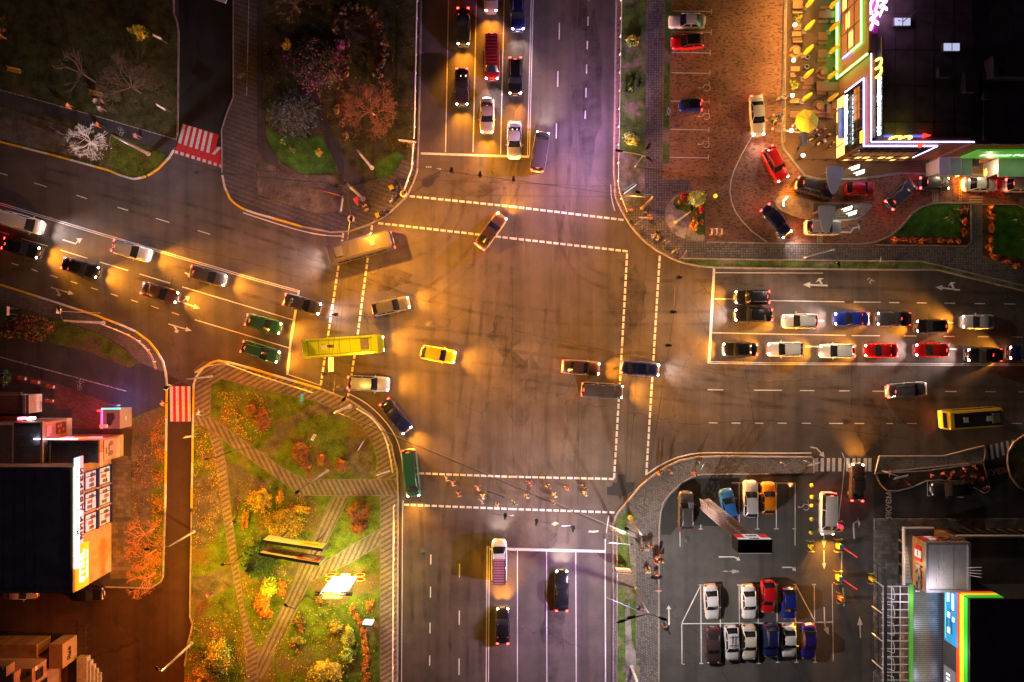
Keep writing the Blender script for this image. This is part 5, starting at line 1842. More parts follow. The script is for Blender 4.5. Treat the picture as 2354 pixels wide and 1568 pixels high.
# sign tower of the lot: lattice mast and sign box
b = g(1618, 1157)
r = thing('sign_tower', 'white lattice tower with red and white KFC sign box over the parking lot', 'sign tower', Vector((b.x, b.y, 0)))
top = 19.5
m = MB()
w = .55
cs = [(-w, -w), (w, -w), (w, w), (-w, w)]
hh = 17.0
for x, y in cs:
    m.tube([(x, y, 0), (x, y, hh)], .07, 6)
n = 18
for i in range(n):
    z0_, z1_ = hh * i / n, hh * (i + 1) / n
    for (x, y), (x2, y2) in zip(cs, cs[1:] + cs[:1]):
        m.tube([(x, y, z0_), (x2, y2, z1_)], .035, 4)
        m.tube([(x, y, z1_), (x2, y2, z1_)], .035, 4)
        m.box(((x + x2) / 2, (y + y2) / 2, (z0_ + z1_) / 2), (abs(x2 - x) * .8 + .02, abs(y2 - y) * .8 + .02, .12))
m.build('lattice_mast', [mat('mast_pinkish_white', (.6, .5, .5), .5, .15)], r)
p = Vector((0, 0, hh + .6))
sw_, sd_, sh_ = 3.3, 1.3, 2.0
m = MB()
m.box(p + Vector((0, 0, .3)), (sw_, sd_, sh_))
m.build('sign_box', [mat('sign_box_dark', (.05, .04, .04), .6, .2)], r)
for s in (-1, 1):
    Q = Matrix.Translation(p + Vector((0, s * (sd_ / 2 + .01), .3))) @ (Matrix.Rotation(R(90), 4, 'X') if s < 0 else Matrix.Rotation(R(180), 4, 'Z') @ Matrix.Rotation(R(90), 4, 'X'))
    m = MB()
    for x, mi in ((-1.2, 0), (0, 1), (1.2, 0)):
        m.box((x, -.25, .02), (.78 if x else 1.5, 1.3, .04), mi, 0, Q)
    m.box((0, .68, .02), (sw_ - .1, .5, .04), 1, 0, Q)
    letters(m, 'KFC', Q @ Matrix.Translation((0, .68, .05)), .52, .01, 2, bold=.03)
    letters(m, 'KFC', Q @ Matrix.Translation((0, -.3, .05)), .6, .01, 2, bold=.03)
    m.build('sign_face', [emi('sign_red_lit', (.65, .02, .03), .5), emi('sign_white_lit', (.8, .72, .7), .5), BLACKP], r)
# ------------------------------------------------------------------ buildings
ROOFB = mat('bitumen_roof', (.15, .13, .13), .95, .35, .5)
ROOFS = mat('grey_membrane_roof', (.34, .33, .35), .9, .2, .6)
TERRA = mat('terracotta_cladding', (.30, .13, .075), .6, .15, .5)
NEONG = emi('neon_green', (.15, 1, .12), 9)
NEONB = emi('neon_violet', (.42, .36, 1), 12)
NEONP = emi('neon_magenta', (1, .12, .75), 7)
NEONY = emi('neon_yellow', (1, .8, .05), 7)
LETW = emi('letter_white', (.85, 1, 1), 7)
WINY = emi('window_amber', (1, .62, .16), 1.6)
WINB = emi('dim_window_and_reflection', (.35, .15, .06), .35)
MULL = mat('window_mullion', (.05, .04, .035), .5, .1)


def gbox(m, x0, y0, x1, y1, z0, z1, mi=0, ms=None):
    m.prism([gg(x0, y0), gg(x1, y0), gg(x1, y1), gg(x0, y1)], z0, z1, mi, ms)


def west(x, y, z, out=.05):       # frame on a west-facing wall: local x runs north -> south, local y up
    p = gg(x, y)
    return frame((p.x - out, p.y, z), (0, -1, 0), (0, 0, 1))


def south(x, y, z, out=.05):      # south-facing wall
    p = gg(x, y)
    return frame((p.x, p.y - out, z), (1, 0, 0), (0, 0, 1))


def north(x, y, z, out=.05):
    p = gg(x, y)
    return frame((p.x, p.y + out, z), (-1, 0, 0), (0, 0, 1))


def east(x, y, z, out=.05):
    p = gg(x, y)
    return frame((p.x + out, p.y, z), (0, 1, 0), (0, 0, 1))


def panel(M, w, h, name, mats, parent, d=.05, cells=None, mull=.07, art=None):
    """a flat panel centred on frame M; cells = (nx, ny) adds glazing bars"""
    m = MB()
    m.box((0, 0, d / 2), (w, h, d), 0, 0, M)
    if art:
        art(m, M, w, h, d)
    o = m.build(name, mats if isinstance(mats, list) else [mats], parent)
    if cells:
        q = MB()
        for i in range(cells[0] + 1):
            q.box((-w / 2 + w * i / cells[0], 0, d + .03), (mull, h + mull, .06), 0, 0, M)
        for i in range(cells[1] + 1):
            q.box((0, -h / 2 + h * i / cells[1], d + .035), (w + mull, mull, .05), 0, 0, M)
        q.build('frame', [MULL], o)
    return o


def bar(M, x0, y0, x1, y1, t_, name, mt, parent, z=.1):
    m = MB()
    m.tube([M @ Vector((x0, y0, z)), M @ Vector((x1, y1, z))], t_, 6)
    return m.build(name, [mt], parent)


def arch_emblem(m, M, w, h, t_, mi=0):
    for s in (-1, 1):
        pts = []
        for i in range(15):
            a = math.pi * i / 14
            pts.append(M @ Vector((s * w / 4 - math.cos(a) * w / 4, -h / 2 + h * math.sin(a) ** .7, .05)))
        m.tube(pts, t_, 6, mi)


# --- restaurant on the right
HB = 9.1
mc = thing('restaurant', 'restaurant with black roof, neon-lined glass front and yellow arches at the top right', 'restaurant', gg(1920, 370))
off = -Vector(mc.location)
OB = Matrix.Translation(off)


def loc(o):
    o.location = o.location + off if o.type != 'EMPTY' else o.location
    return o


m = MB()
gbox(m, 1921, -400, 2131, 370, .1, HB - .25, 1, 0)
gbox(m, 1914, -400, 1921, 190, 1.2, HB - .25, 1, 0)
gbox(m, 2131, -400, 2700, 375.5, .1, HB - .55, 1, 0)
loc(m.build('wall', [TERRA, ROOFB], mc))
m = MB()          # parapets round the roof
for x0, y0, x1, y1 in ((1914, -400, 1920, 190), (1914, 184, 1927, 190), (1921, 190, 1927, 370), (1921, 364, 2131, 370), (2125, 364, 2131, 372)):
    gbox(m, x0, y0, x1, y1, HB - .25, HB)
gbox(m, 2131, 369.5, 2700, 375.5, HB - .55, HB - .3)
loc(m.build('parapet', [mat('parapet_cap', (.2, .1, .07), .6, .2)], mc))
# green-framed box (upper block)
Mw = west(1914, 190, 0)
L_ = 32.0
for a in ((-L_, 1.4, 0, 1.4), (0, 1.4, 0, 9.0)):
    loc(bar(Mw, *a, .09, 'neon_tube', NEONG, mc))
for a in ((-L_, 7.6, -1.8, 7.6), (-1.8, 7.6, -1.8, 5.0)):
    loc(bar(Mw, *a, .09, 'neon_tube', NEONG, mc))
loc(bar(Mw, -1.8, 4.9, -1.8, 3.0, .09, 'neon_tube', emi('neon_blue', (.1, .25, 1), 9), mc))
loc(bar(Mw, -L_, 1.75, -6.6, 1.75, .07, 'neon_tube', emi('neon_blue', (.1, .25, 1), 9), mc))
loc(panel(Mw @ Matrix.Translation((-17, 5.0, 0)), 30, 5, 'window', [WINB, WINY], mc, cells=(12, 3), art=lambda m, M, w, h, d: [m.box((-w / 2 + (i + .5) * w / 12, -h * .32 + .8 * (i % 3), d + .01), (w / 12 * .7, h * .2, .02), 1, 0, M) for i in (8, 9, 10, 11, 6, 5, 3)]))
# violet-framed corner glazing
Mw = west(1921, 370, 0)
D = 140 * S
loc(panel(Mw @ Matrix.Translation((-D / 2, 5.05, 0)), D - .2, 4.5, 'window', [GLASSD, WINB], mc, cells=(7, 3), art=lambda m, M, w, h, d: [m.box((-w * .2, .6, d + .01), (w * .5, h * .3, .02), 1, 0, M)]))  # brown glow on the dark glass paints the reflected terrace
loc(panel(Mw @ Matrix.Translation((-D / 2, 1.45, 0)), D - .2, 2.5, 'window', [WINB, WINY], mc, cells=(5, 1), art=lambda m, M, w, h, d: [m.box((x * w, 0, d + .01), (.18 * w, h * .85, .02), 1, 0, M) for x in (-.4, -.2, .2, .4)]))
for a in ((-D, 2.8, -D, 7.4), (-D, 7.4, 0.15, 7.4)):
    loc(bar(Mw, *a, .06, 'neon_tube', NEONB, mc))
Ms = south(1921, 370, 0)
Ws = 153 * S
loc(panel(Ms @ Matrix.Translation((Ws / 2, 5.0, 0)), Ws - .2, 4.4, 'window', [GLASSD, WINB], mc, cells=(8, 3), art=lambda m, M, w, h, d: [m.box((0, -h * .3, d + .01), (w * .9, h * .35, .02), 1, 0, M)]))  # brown strip on the glass is a painted terrace reflection
loc(panel(Ms @ Matrix.Translation((Ws / 2, 1.45, 0)), Ws - .2, 2.5, 'window', [WINB, WINY], mc, cells=(8, 2), art=lambda m, M, w, h, d: [m.box((-w * .4 + i * w * .115, h * (.22 if i % 3 else -.2), d + .01), (w * .085, h * .34, .02), 1, 0, M) for i in range(8)]))
for a in ((-.15, 7.35, Ws, 7.35), (Ws, 7.35, Ws, 2.3)):
    loc(bar(Ms, *a, .06, 'neon_tube', NEONB, mc))
loc(bar(west(1921, 370, 0), -180 * S, HB, .1, HB, .06, 'neon_tube', NEONB, mc))
loc(bar(Ms, -.1, HB, 210 * S, HB, .06, 'neon_tube', NEONB, mc))
# entrance canopy and lettering on the west front
m = MB()
p = gg(1912, 299, 2.75)
m.box(p, (.9, 3.6, .25), 0)
loc(m.build('entrance_canopy', [mat('canopy_blue_violet', (.12, .13, .35), .4, .1)], mc))
m = MB()
letters(m, 'МакДональдз', west(1918, 297, 3.75, .3), .78, .04, bold=.025, spacing=1.12)
loc(m.build('lettering', [LETW], mc))
m = MB()
for i in range(6):
    m.add(*ell((0, 0, 0), (.2, .12, .05)), 0, True, west(1918, 270 + i * 10, 2.3, .2))
loc(m.build('string_lights', [emi('string_light_blue', (.5, .6, 1), 4)], mc))
m = MB()
letters(m, 'МакДональдз', west(1928, 304, HB + .75, .0), .8, .05, bold=.025, spacing=1.2)
loc(m.build('roof_lettering', [LETW], mc))
m = MB()
m.box(gg(1931, 268, HB + .6), (.15, 11, 1.2), 0)
loc(m.build('roof_sign_screen', [mat('sign_screen_dark', (.03, .03, .04), .6, .1)], mc))
m = MB()
arch_emblem(m, west(1928, 224, HB + .85), 1.9, 1.2, .11)
loc(m.build('roof_arches', [NEONY], mc))
m = MB()
arch_emblem(m, south(1974, 366, HB + .75), 2.1, 1.0, .1)
loc(m.build('roof_arches', [NEONY], mc))
m = MB()
m.box(gg(1946, 362, HB + .3), (1.6, .2, .3), 0)
m.box(gg(2006, 362, HB + .3), (1.5, .2, .3), 0)
m.add([gg(2022, 358, HB + .2), gg(2022, 366, HB + .2), gg(2036, 362, HB + .2), gg(2022, 358, HB + .6), gg(2022, 366, HB + .6), gg(2036, 362, HB + .6)], [(3, 4, 5), (0, 1, 4, 3), (1, 2, 5, 4), (2, 0, 3, 5)], 1)
loc(m.build('roof_arrow_sign', [emi('sign_blue_dim', (.12, .16, .6), .8), emi('sign_red_tip', (1, .03, .02), 2.5)], mc))
m = MB()
letters(m, 'СК', west(1918, 112, HB + .55), 2.6, .06, bold=.04)
letters(m, 'ОК', west(1932, 92, HB + 1.2), 2.0, .06, bold=.04)
loc(m.build('magenta_lettering', [emi('letter_pink', (1, .55, .95), 6)], mc))
m = MB()
m.box(gg(1924, 95, HB + .2), (.5, 6, .4))
loc(m.build('magenta_letter_base', [mat('purple_base', (.3, .02, .25), .5, .1)], mc))
o = lamp_light(gg(1926, 100, HB + 1.6), (1, .1, .8), 26, mc, False, .4)
m = MB()
m.box(west(1919, 352, 7.2) @ Vector((0, 0, .1)), (.12, 1.3, .7))
loc(m.build('yellow_badge', [emi('badge_yellow', (.9, .75, .03), 2)], mc))
m = MB()
m.lathe([(.25, 0), (.25, .3), (.001, .34)], 10, 0, Matrix.Translation(gg(2034, 373, 7.6)))
loc(m.build('beacon', [emi('beacon_red', (1, .03, .01), 4)], mc))
# drive-through side: green sign, canopies, small balcony
m = MB()
Mg = south(2300, 376.5, 5.5)
m.box((0, 0, .15), (14.6, 3.3, .2), 0, 0, Mg)
o = loc(m.build('sign_board', [emi('drive_sign_green', (.12, .5, .05), .4)], mc))
m = MB()
letters(m, 'Віконця Радості', south(2258, 376.5, 5.3, .32), .95, .01, bold=.02)
loc(m.build('sign_lettering', [emi('drive_sign_letter', (.6, .95, .6), 1.6)], mc))
lamp_light(gg(2300, 390, 6.5), (.35, 1, .3), 9, mc, False, .3)
for x0, x1, y1 in ((2123, 2196, 417), (2254, 2460, 420)):
    m = MB()
    gbox(m, x0, 377, x1, y1, 3.05, 3.25, 0, 1)
    for i in range(1, 3):
        gbox(m, x0 + (x1 - x0) * i / 3 - .6, 378, x0 + (x1 - x0) * i / 3 + .6, y1 - 1, 3.25, 3.29, 1)
    loc(m.build('service_canopy', [mat('canopy_white_sheet', (.72, .7, .68), .5, .1, .8), WHITEM], mc))
    m = MB()
    gbox(m, x0 + 2, 378, x0 + 4, y1 - 8, .2, 3.04)
    gbox(m, x1 - 4, 378, x1 - 2, y1 - 8, .2, 3.04)
    loc(m.build('canopy_post', [WHITEM], mc))
m = MB()
gbox(m, 2206, 377, 2222, 392, 2.2, 2.3)
for x, y in ((2206, 392), (2222, 392), (2206, 378), (2222, 378)):
    m.tube([gg(x, y, 2.2), gg(x, y, 3.2)], .03, 5)
loc(m.build('balcony', [DARKM], mc))
lamp_light(gg(2160, 400, 2.9), WARM, 45, mc, False, .3)
lamp_light(gg(2240, 400, 2.9), WARM, 45, mc, False, .3)
# roof furniture
m = MB()
for i in range(12):
    gbox(m, 1930 + i * 40, -300, 1930.8 + i * 40, 360, HB - .25, HB - .21)
for i in range(5):
    gbox(m, 1930, 330 - i * 75, 2500, 330.8 - i * 75, HB - .25, HB - .205)
m.tube([gg(2020, 120, HB - .1), gg(2130, 150, HB - .1), gg(2140, 330, HB - .1)], .06, 5)
m.tube([gg(2080, 260, HB - .1), gg(2160, 215, HB - .1)], .05, 5)
gbox(m, 2150, 230, 2156, 368, HB - .25, HB + .1)
gbox(m, 2156, 228, 2230, 233, HB - .25, HB + .1)
loc(m.build('roof_seams', [mat('roof_seam', (.085, .075, .07), .9, .3, 2)], mc))
for px, py in ((2073, 51), (2186, 109)):
    p = g(px, py, HB)
    r = thing('skylight', 'bluish lit skylight on the black restaurant roof, %s' % ('the upper left one beside an antenna mast' if px < 2100 else 'the lower right one'), 'skylight', Vector((p.x, p.y, HB - .25)), 0, 'lit skylights on the roof')
    m = MB()
    m.box((0, 0, .15), (1.85, .95, .3))
    m.build('curb', [METAL], r)
    m = MB()
    m.box((0, 0, .33), (1.7, .8, .06))
    m.build('pane', [emi('skylight_glow', (.55, .6, .85), .75)], r)
    m = MB()
    m.box((0, 0, .37), (.07, .8, .04))
    if px < 2100:
        m.tube([(-.5, .1, .4), (.05, 0, .4), (0, 0, 3.2)], .05, 6)
    m.build('glazing_bar', [DARKM], r)
p = g(2325, 155, HB + 1)
r = thing('air_conditioner', 'grey rooftop air unit with two round fans near the right edge', 'air conditioner', Vector((p.x, p.y, HB - .25)))
m = MB()
m.box((0, 0, .8), (4.4, 2.3, 1.6))
m.build('casing', [mat('unit_grey', (.16, .13, .12), .7, .15)], r)
for y in (-.6, .6):
    m = MB()
    m.lathe([(.48, 1.6), (.48, 1.68), (.001, 1.62)], 16, 0, Matrix.Translation((-1.5, y, 0)))
    m.build('fan', [BLACKP], r)
for (px, py, w, d, h, lab) in ((2172, 165, 1.4, 1.2, .8, 'small box vent in the middle of the black restaurant roof'), (2228, 190, 1.2, 2.2, .9, 'curved duct beside the air unit on the restaurant roof'), (2268, 222, .8, .6, .8, 'small white-topped vent right of the duct on the roof')):
    p = g(px, py, HB + .4)
    r = tag(MB().box((0, 0, h / 2), (w, d, h)).box((0, 0, h + .05), (w + .2, d + .2, .1)).build('roof_vent', [mat('vent_grey', (.14, .12, .11), .7, .2)]), lab, 'roof vent')
    r.location = (p.x, p.y, HB - .25)

# --- restaurant at the bottom right: clad tower, flat wings
HT = 6.1
kf = thing('restaurant', 'fried chicken restaurant with wood-clad KFC tower and dark flat roofs at the bottom right', 'restaurant', gg(2064, 1323))
off = -Vector(kf.location)
TW = mat('wood_cladding', (.42, .2, .07), .5, .25, 2)
m = MB()
gbox(m, 2064, 1216, 2159, 1323, .1, HT - .4, 1, 0)
loc(m.build('tower', [TW, mat('tower_roof_cream', (.6, .55, .46), .8, .15, .6)], kf))
m = MB()
for a in ((2064, 1216, 2159, 1221), (2064, 1318, 2159, 1323), (2064, 1221, 2069, 1318), (2154, 1221, 2159, 1318)):
    gbox(m, *a, HT - .4, HT)
loc(m.build('tower_parapet', [mat('parapet_grey_metal', (.3, .29, .31), .5, .1)], kf))
m = MB()
m.box(gg(2111, 1268, HT - .36), (1.6, 5.0, .06))
m.tube([gg(2092, 1240, HT - .35), gg(2094, 1280, HT - .35), gg(2086, 1312, HT - .35)], .04, 5)
m.tube([gg(2104, 1228, HT - .35), gg(2104, 1315, HT - .35)], .04, 5)
loc(m.build('roof_strip', [mat('roof_cream_patch', (.68, .62, .52), .8, .1)], kf))
m = MB()
for i in range(4):
    m.tube([gg(2150, 1270 + i * 5, HT), gg(2168, 1262 + i * 7, HT + 1.2)], .04, 5)
loc(m.build('antenna', [METAL], kf))
for M, sg in ((west(2064, 1247, 4.6), 1), (north(2087, 1216, 4.6), 1)):
    m = MB()
    for x, mi in ((-.62, 0), (0, 1), (.62, 0)):
        m.box((x, 0, .08), (.4 if x else .86, 1.25, .1), mi, 0, M)
    letters(m, 'KFC', M @ Matrix.Translation((0, 0, .14)), .38, .01, 2, bold=.01)
    loc(m.build('sign_board', [emi('board_red_lit', (.6, .02, .03), .25), emi('board_white_lit', (.75, .68, .68), .3), BLACKP], kf))
m = MB()
letters(m, 'KFC', west(2064, 1296, 4.6, .1), 1.55, .1, bold=.04)
letters(m, 'KFC', north(2134, 1216, 4.6, .1), 1.55, .1, bold=.04)
loc(m.build('lettering', [mat('letter_dark_grey', (.2, .17, .17), .5, .1)], kf))
m = MB()
gbox(m, 2045, 1198, 2064, 1324, 2.95, 3.2)
gbox(m, 2064, 1198, 2112, 1216, 2.95, 3.2)
loc(m.build('canopy', [mat('canopy_dark_slats', (.13, .12, .12), .6, .2)], kf))
m = MB()
for a in ((2044, 1197, 2047, 1325), (2047, 1197, 2112, 1200)):
    gbox(m, *a, 2.9, 3.3)
for i in range(26):
    gbox(m, 2047, 1240 + i * 3.1, 2052 + i * .4, 1241 + i * 3.1, 3.2, 3.27)
loc(m.build('canopy_edge', [WHITEM], kf))
for i in range(4):
    loc(panel(west(2064, 1226 + i * 27, 1.5, .02), 1.15, 2.4, 'window', GLASSD, kf, cells=(1, 2)))
# long north wing
m = MB()
gbox(m, 2159, 1214, 2700, 1323, .1, 3.1, 1, 0)
loc(m.build('wing', [mat('wing_wall_dark', (.05, .045, .045), .7, .2), ROOFB], kf))
m = MB()
gbox(m, 2159, 1214, 2700, 1217, 3.1, 3.5)
loc(m.build('wing_parapet', [WHITEM], kf))
for i in range(9):
    loc(panel(north(2175 + i * 24, 1214, 1.7, .02), 1.1, 2.2, 'window', GLASSD, kf, cells=(1, 1)))
# ribbed pavilion roof
m = MB()
gbox(m, 2067, 1323, 2133, 1800, .1, 3.0, 1, 0)
loc(m.build('pavilion', [mat('pavilion_wall', (.1, .09, .09), .6, .2), mat('sheet_steel_roof', (.2, .21, .24), .35, .15, 3, .6)], kf))
m = MB()
for i in range(100):
    gbox(m, 2069, 1325 + i * 4.4, 2131, 1326.4 + i * 4.4, 3.0, 3.07)
loc(m.build('roof_ribs', [mat('rib_steel', (.42, .43, .48), .3, .15, 5, .7)], kf))
m = MB()
gbox(m, 2060, 1324, 2067, 1800, 2.85, 3.12)
loc(m.build('fascia', [emi('fascia_green', (.1, .45, .03), .2)], kf))
m = MB()
gbox(m, 2072, 1337, 2080, 1340, 3.0, 3.25)
loc(m.build('roof_vent', [WHITEM], kf))
# tall block with rainbow fascia and screen
m = MB()
gbox(m, 2133, 1323, 2700, 1800, 2.9, 7.9, 1, 0)
loc(m.build('hall', [mat('ribbed_dark_cladding', (.07, .072, .08), .6, .2, 3), ROOFB], kf))
m = MB()
for a in ((2133, 1323, 2700, 1327), (2133, 1327, 2137, 1800)):
    gbox(m, *a, 7.9, 8.2)
loc(m.build('hall_parapet', [mat('parapet_dim', (.06, .055, .05), .7, .2)], kf))
for i, (z0_, z1_, c, e) in enumerate(((5.9, 6.5, (1, .08, .02), .45), (6.5, 7.2, (1, .7, .02), .65), (7.2, 7.9, (.06, .65, .04), .5))):
    m = MB()
    Mk = west(2133, 1560, 0)
    y0 = -(1560 - 1323) * S
    m.box((0, (z0_ + z1_) / 2, .03), (2 * (1560 - 1323) * S, z1_ - z0_, .06), 0, 0, Mk)
    Mk = north(2170, 1323, 0)
    m.box((0, (z0_ + z1_) / 2, .03), (74 * S, z1_ - z0_, .06), 0, 0, Mk)
    loc(m.build('fascia_stripe', [emi('fascia_%d' % i, c, e)], kf))
Mk = west(2133, 1383, 4.9, .1)


def screen_art(m, M, w, h, d):
    for x, y, ww, hh_, mi in ((-.3, .22, .3, .16, 1), (.02, .25, .08, .16, 1), (-.02, -.12, .1, .24, 1), (.27, -.15, .1, .24, 1), (-.36, -.25, .22, .05, 1), (-.36, -.12, .18, .04, 1), (.0, .0, .3, .08, 2), (.2, .1, .22, .14, 2), (.0, -.4, .9, .08, 3), (.2, -.3, .3, .12, 2)):
        m.box((x * w, y * h, d + .01), (ww * w, hh_ * h, .02), mi, 0, M)


loc(panel(Mk, 6.2, 2.3, 'advertising_screen', [emi('screen_blue', (.03, .26, .5), .7), emi('screen_white', (.9, .95, 1), 1.6), emi('screen_dark', (.02, .1, .25), .5), emi('screen_cyan', (.1, .6, .6), 1)], kf, .12, art=screen_art))
loc(panel(west(2133, 1535, 4.7, .1), 4, 2.2, 'advertising_screen', [emi('screen_grey', (.2, .2, .22), .4), emi('screen_white', (.9, .95, 1), 1.6)], kf, .12, art=lambda m, M, w, h, d: [m.box((-.3 * w + i * .12 * w, -.1 * h, d + .01), (.05 * w, .3 * h, .02), 1, 0, M) for i in range(4)]))
lamp_light(gg(2074, 1313, 7.6), COOL, 130, kf, False, .3)
lamp_light(gg(2050, 1355, 4.2), COOL, 60, kf, False, .3)
lamp_light(gg(2104, 1440, 7.6), COOL, 80, kf, False, .3)  # this lamp and the next are added to brighten the ribbed roof
lamp_light(gg(2104, 1560, 7.6), COOL, 80, kf, False, .3)
lamp_light(gg(2046, 1270, 4.8), WARM, 30, kf, False, .3)  # added lamp that brightens the letters on the west face
# pergola
r = thing('pergola', 'white lattice pergola in front of the ribbed roof', 'pergola', gg(2003, 1330))
o_ = gg(2003, 1330)
m = MB()
x1, y1 = (2060 - 2003) * S, (1800 - 1330) * S
for i in range(4):
    m.box((x1 * i / 3, -y1 / 2, 2.75), (.07, y1, .12))
for i in range(28):
    m.box((x1 / 2, -i * 17.4 * S, 2.8), (x1 + .4, .07, .12))
m.build('lattice', [WHITEM], r)
for i in range(8):
    m = MB()
    m.box((0, -i * 3.3, 1.4), (.09, .09, 2.7))
    m.build('post', [WHITEM], r)
# black trellis frame with white hoops
r = thing('trellis_frame', 'tall black trellis frame standing left of the white pergola', 'trellis', gg(2002, 1290))
m = MB()
for z_ in (.3, 1.5, 2.7, 3.2):
    m.tube([(0, 0, z_), (.2, -13.2, z_)], .05, 5)
for i in range(17):
    m.tube([(.2 * i / 16, -i * 13.2 / 16, 0), (.2 * i / 16, -i * 13.2 / 16, 3.2)], .04, 5)
m.box((.1, -6.6, 3.25), (.32, 13.4, .14))
m.build('bars', [DARKM], r)
for i in range(6):
    m = MB()
    y = -2 - i * 2.1
    m.tube([(.1, y, 2.9), (1.2, y - .3, 2.9), (1.35, y - 1.2, 2.9), (1.3, y - 1.7, 2.9), (.15, y - 1.3, 2.9)], .05, 5)
    m.build('bracket', [WHITEM], r)

# --- shops on the left: stucco block with tall windows
STUC = mat('cream_stucco', (.4, .28, .17), .85, .22, .8)
SLATE = mat('ribbed_slate_roof', (.2, .21, .22), .85, .2, 3)
NAVY = mat('navy_reveal', (.02, .025, .16), .5, .1)
HS = 8.0
sh = thing('shop_building', 'cream two-storey shop with lit signs, tall windows and a black roof at the left', 'shop', gg(257, 1312))
off = -Vector(sh.location)
m = MB()
gbox(m, -500, 1048, 257, 1312, .1, HS - .3, 1, 0)
loc(m.build('wall', [STUC, ROOFS], sh))
m = MB()
for a in ((-500, 1048, 257, 1053), (-500, 1307, 257, 1312), (252, 1053, 257, 1307)):
    gbox(m, *a, HS - .3, HS)
loc(m.build('parapet', [mat('parapet_tan', (.4, .3, .2), .7, .15)], sh))
m = MB()
for i in range(8):
    gbox(m, 20 + i * 22, 1056, 20.8 + i * 22, 1305, HS - .3, HS - .24)
loc(m.build('roof_seams', [mat('seam_dark', (.2, .2, .21), .8, .1)], sh))


def win_art(m, M, w, h, d):
    for i in range(3):
        m.box((-w * .32 + i * w * .3, random.uniform(-.2, .15) * h, d + .01), (w * .2, h * .5, .015), 1 + i % 2, 0, M)


for lvl, z_, h_ in ((0, 1.75, 2.1), (1, 4.7, 2.0)):
    for i in range(3):
        y = 1086 + i * 46
        Me = east(257, y, z_)
        m = MB()
        m.box((0, 0, .02), (2.1, h_ + .3, .08), 0, 0, Me)
        m.box((0, -h_ / 2 - .2, .16), (2.2, .14, .3), 0, 0, Me)
        rv = loc(m.build('window', [NAVY], sh))
        o = panel(Me @ Matrix.Translation((0, .05, .05)), 1.9, h_, 'pane', [emi('shop_window_lit' if lvl else 'shop_window_stock', (.45, .45, .62) if lvl else (.5, .43, .4), .55), mat('stock_dark', (.1, .12, .14), .6, .2), mat('stock_red', (.35, .12, .1), .6, .2)], sh, .05, art=win_art)
        o.parent = rv
        m = MB()
        Mq = Me @ Matrix.Translation((0, .05, .12))
        m.box((0, -h_ * .1, 0), (1.9, .08, .04), 0, 0, Mq)
        m.box((0.45, 0, 0), (.08, h_, .04), 0, 0, Mq)
        q = m.build('glazing_bar', [MULL], rv)
# signs on the front
Me = east(257, 1135, 6.85)
m = MB()
m.box((0, 0, .1), (11.3, 1.0, .16), 0, 0, Me)
letters(m, 'МИР ДВЕРЕЙ', Me @ Matrix.Translation((.3, 0, .22)), 1.05, .03, 1, bold=.03, spacing=1.25)
loc(m.build('sign_board', [emi('shop_sign_pale', (.55, .52, .6), .6), mat('sign_letter_maroon', (.2, .02, .03), .5, .1)], sh))
Me = east(257, 1145, 7.75)
m = MB()
m.box((0, 0, .25), (12.3, .75, .2), 0, 0, Me)
letters(m, 'Matroluxe', Me @ Matrix.Translation((-1, 0, .36)), .7, .01, 1, bold=.01)
letters(m, 'ДИВАНИ', Me @ Matrix.Translation((4.2, .05, .36)), .5, .01, 1, bold=.01)
loc(m.build('light_box', [emi('light_box_white', (.82, .95, 1), 1.8), mat('ink_navy', (.05, .07, .2), .5, 0)], sh))
Me = east(257, 1262, 6.6)
m = MB()
m.box((0, 0, .15), (5.0, 2.3, .25), 0, 0, Me)
letters(m, 'STIHL', Me @ Matrix.Translation((0, .15, .3)), 1.25, .02, 1, bold=.06, spacing=1.15)
letters(m, 'техніка для саду', Me @ Matrix.Translation((0, -.75, .3)), .4, .02, 1, bold=.01)
loc(m.build('light_box', [emi('light_box_orange', (1, .33, .015), 1.3), emi('light_box_letter', (1, .8, .45), 2.6)], sh))
m = MB()
m.box(gg(240, 1314, 6.6), (.9, .25, .3))
m.tube([gg(200, 1314, 7.4), gg(252, 1314, 4.0)], .07, 6)
loc(m.build('drain_pipe', [DARKM], sh))
lamp_light(gg(275, 1145, 6.6), (.9, .95, 1), 9, sh, False, .3)
lamp_light(gg(280, 1262, 5.6), (1, .3, .03), 14, sh, False, .3)

# salon in the middle
HS2 = 5.6
sa = thing('salon_building', 'low shop with a red neon fascia and a portrait mural reading get studio', 'shop', gg(285, 1047))
off = -Vector(sa.location)
m = MB()
gbox(m, 176, 998, 285, 1047.5, .1, HS2 - .3, 1, 0)
loc(m.build('wall', [STUC, SLATE], sa))
m = MB()
for a in ((176, 998, 285, 1001), (281, 1001, 285, 1047), (176, 1001, 180, 1047)):
    gbox(m, *a, HS2 - .3, HS2)
for i in range(30):
    gbox(m, 182 + i * 3.3, 1004, 183 + i * 3.3, 1046, HS2 - .3, HS2 - .24)
loc(m.build('parapet', [mat('parapet_dark_steel', (.06, .06, .07), .6, .15)], sa))
Me = east(285, 1023, 2.9)


def mural(m, M, w, h, d):
    for x in (-.2, .3):
        q = MB()
        q.prism([(math.cos(R(i * 20)) * .3, math.sin(R(i * 20)) * .42) for i in range(18)], 0, .01, 1)
        m.add(q.v, q.f, 1, False, M @ Matrix.Translation((x * w, .05 * h, d + .004)))
    letters(m, 'get', M @ Matrix.Translation((-.1, h * .38, d + .012)), .55, .004, 2, bold=.01)
    letters(m, 'studio', M @ Matrix.Translation((-.05, h * .2, d + .012)), .6, .004, 2, bold=.01)


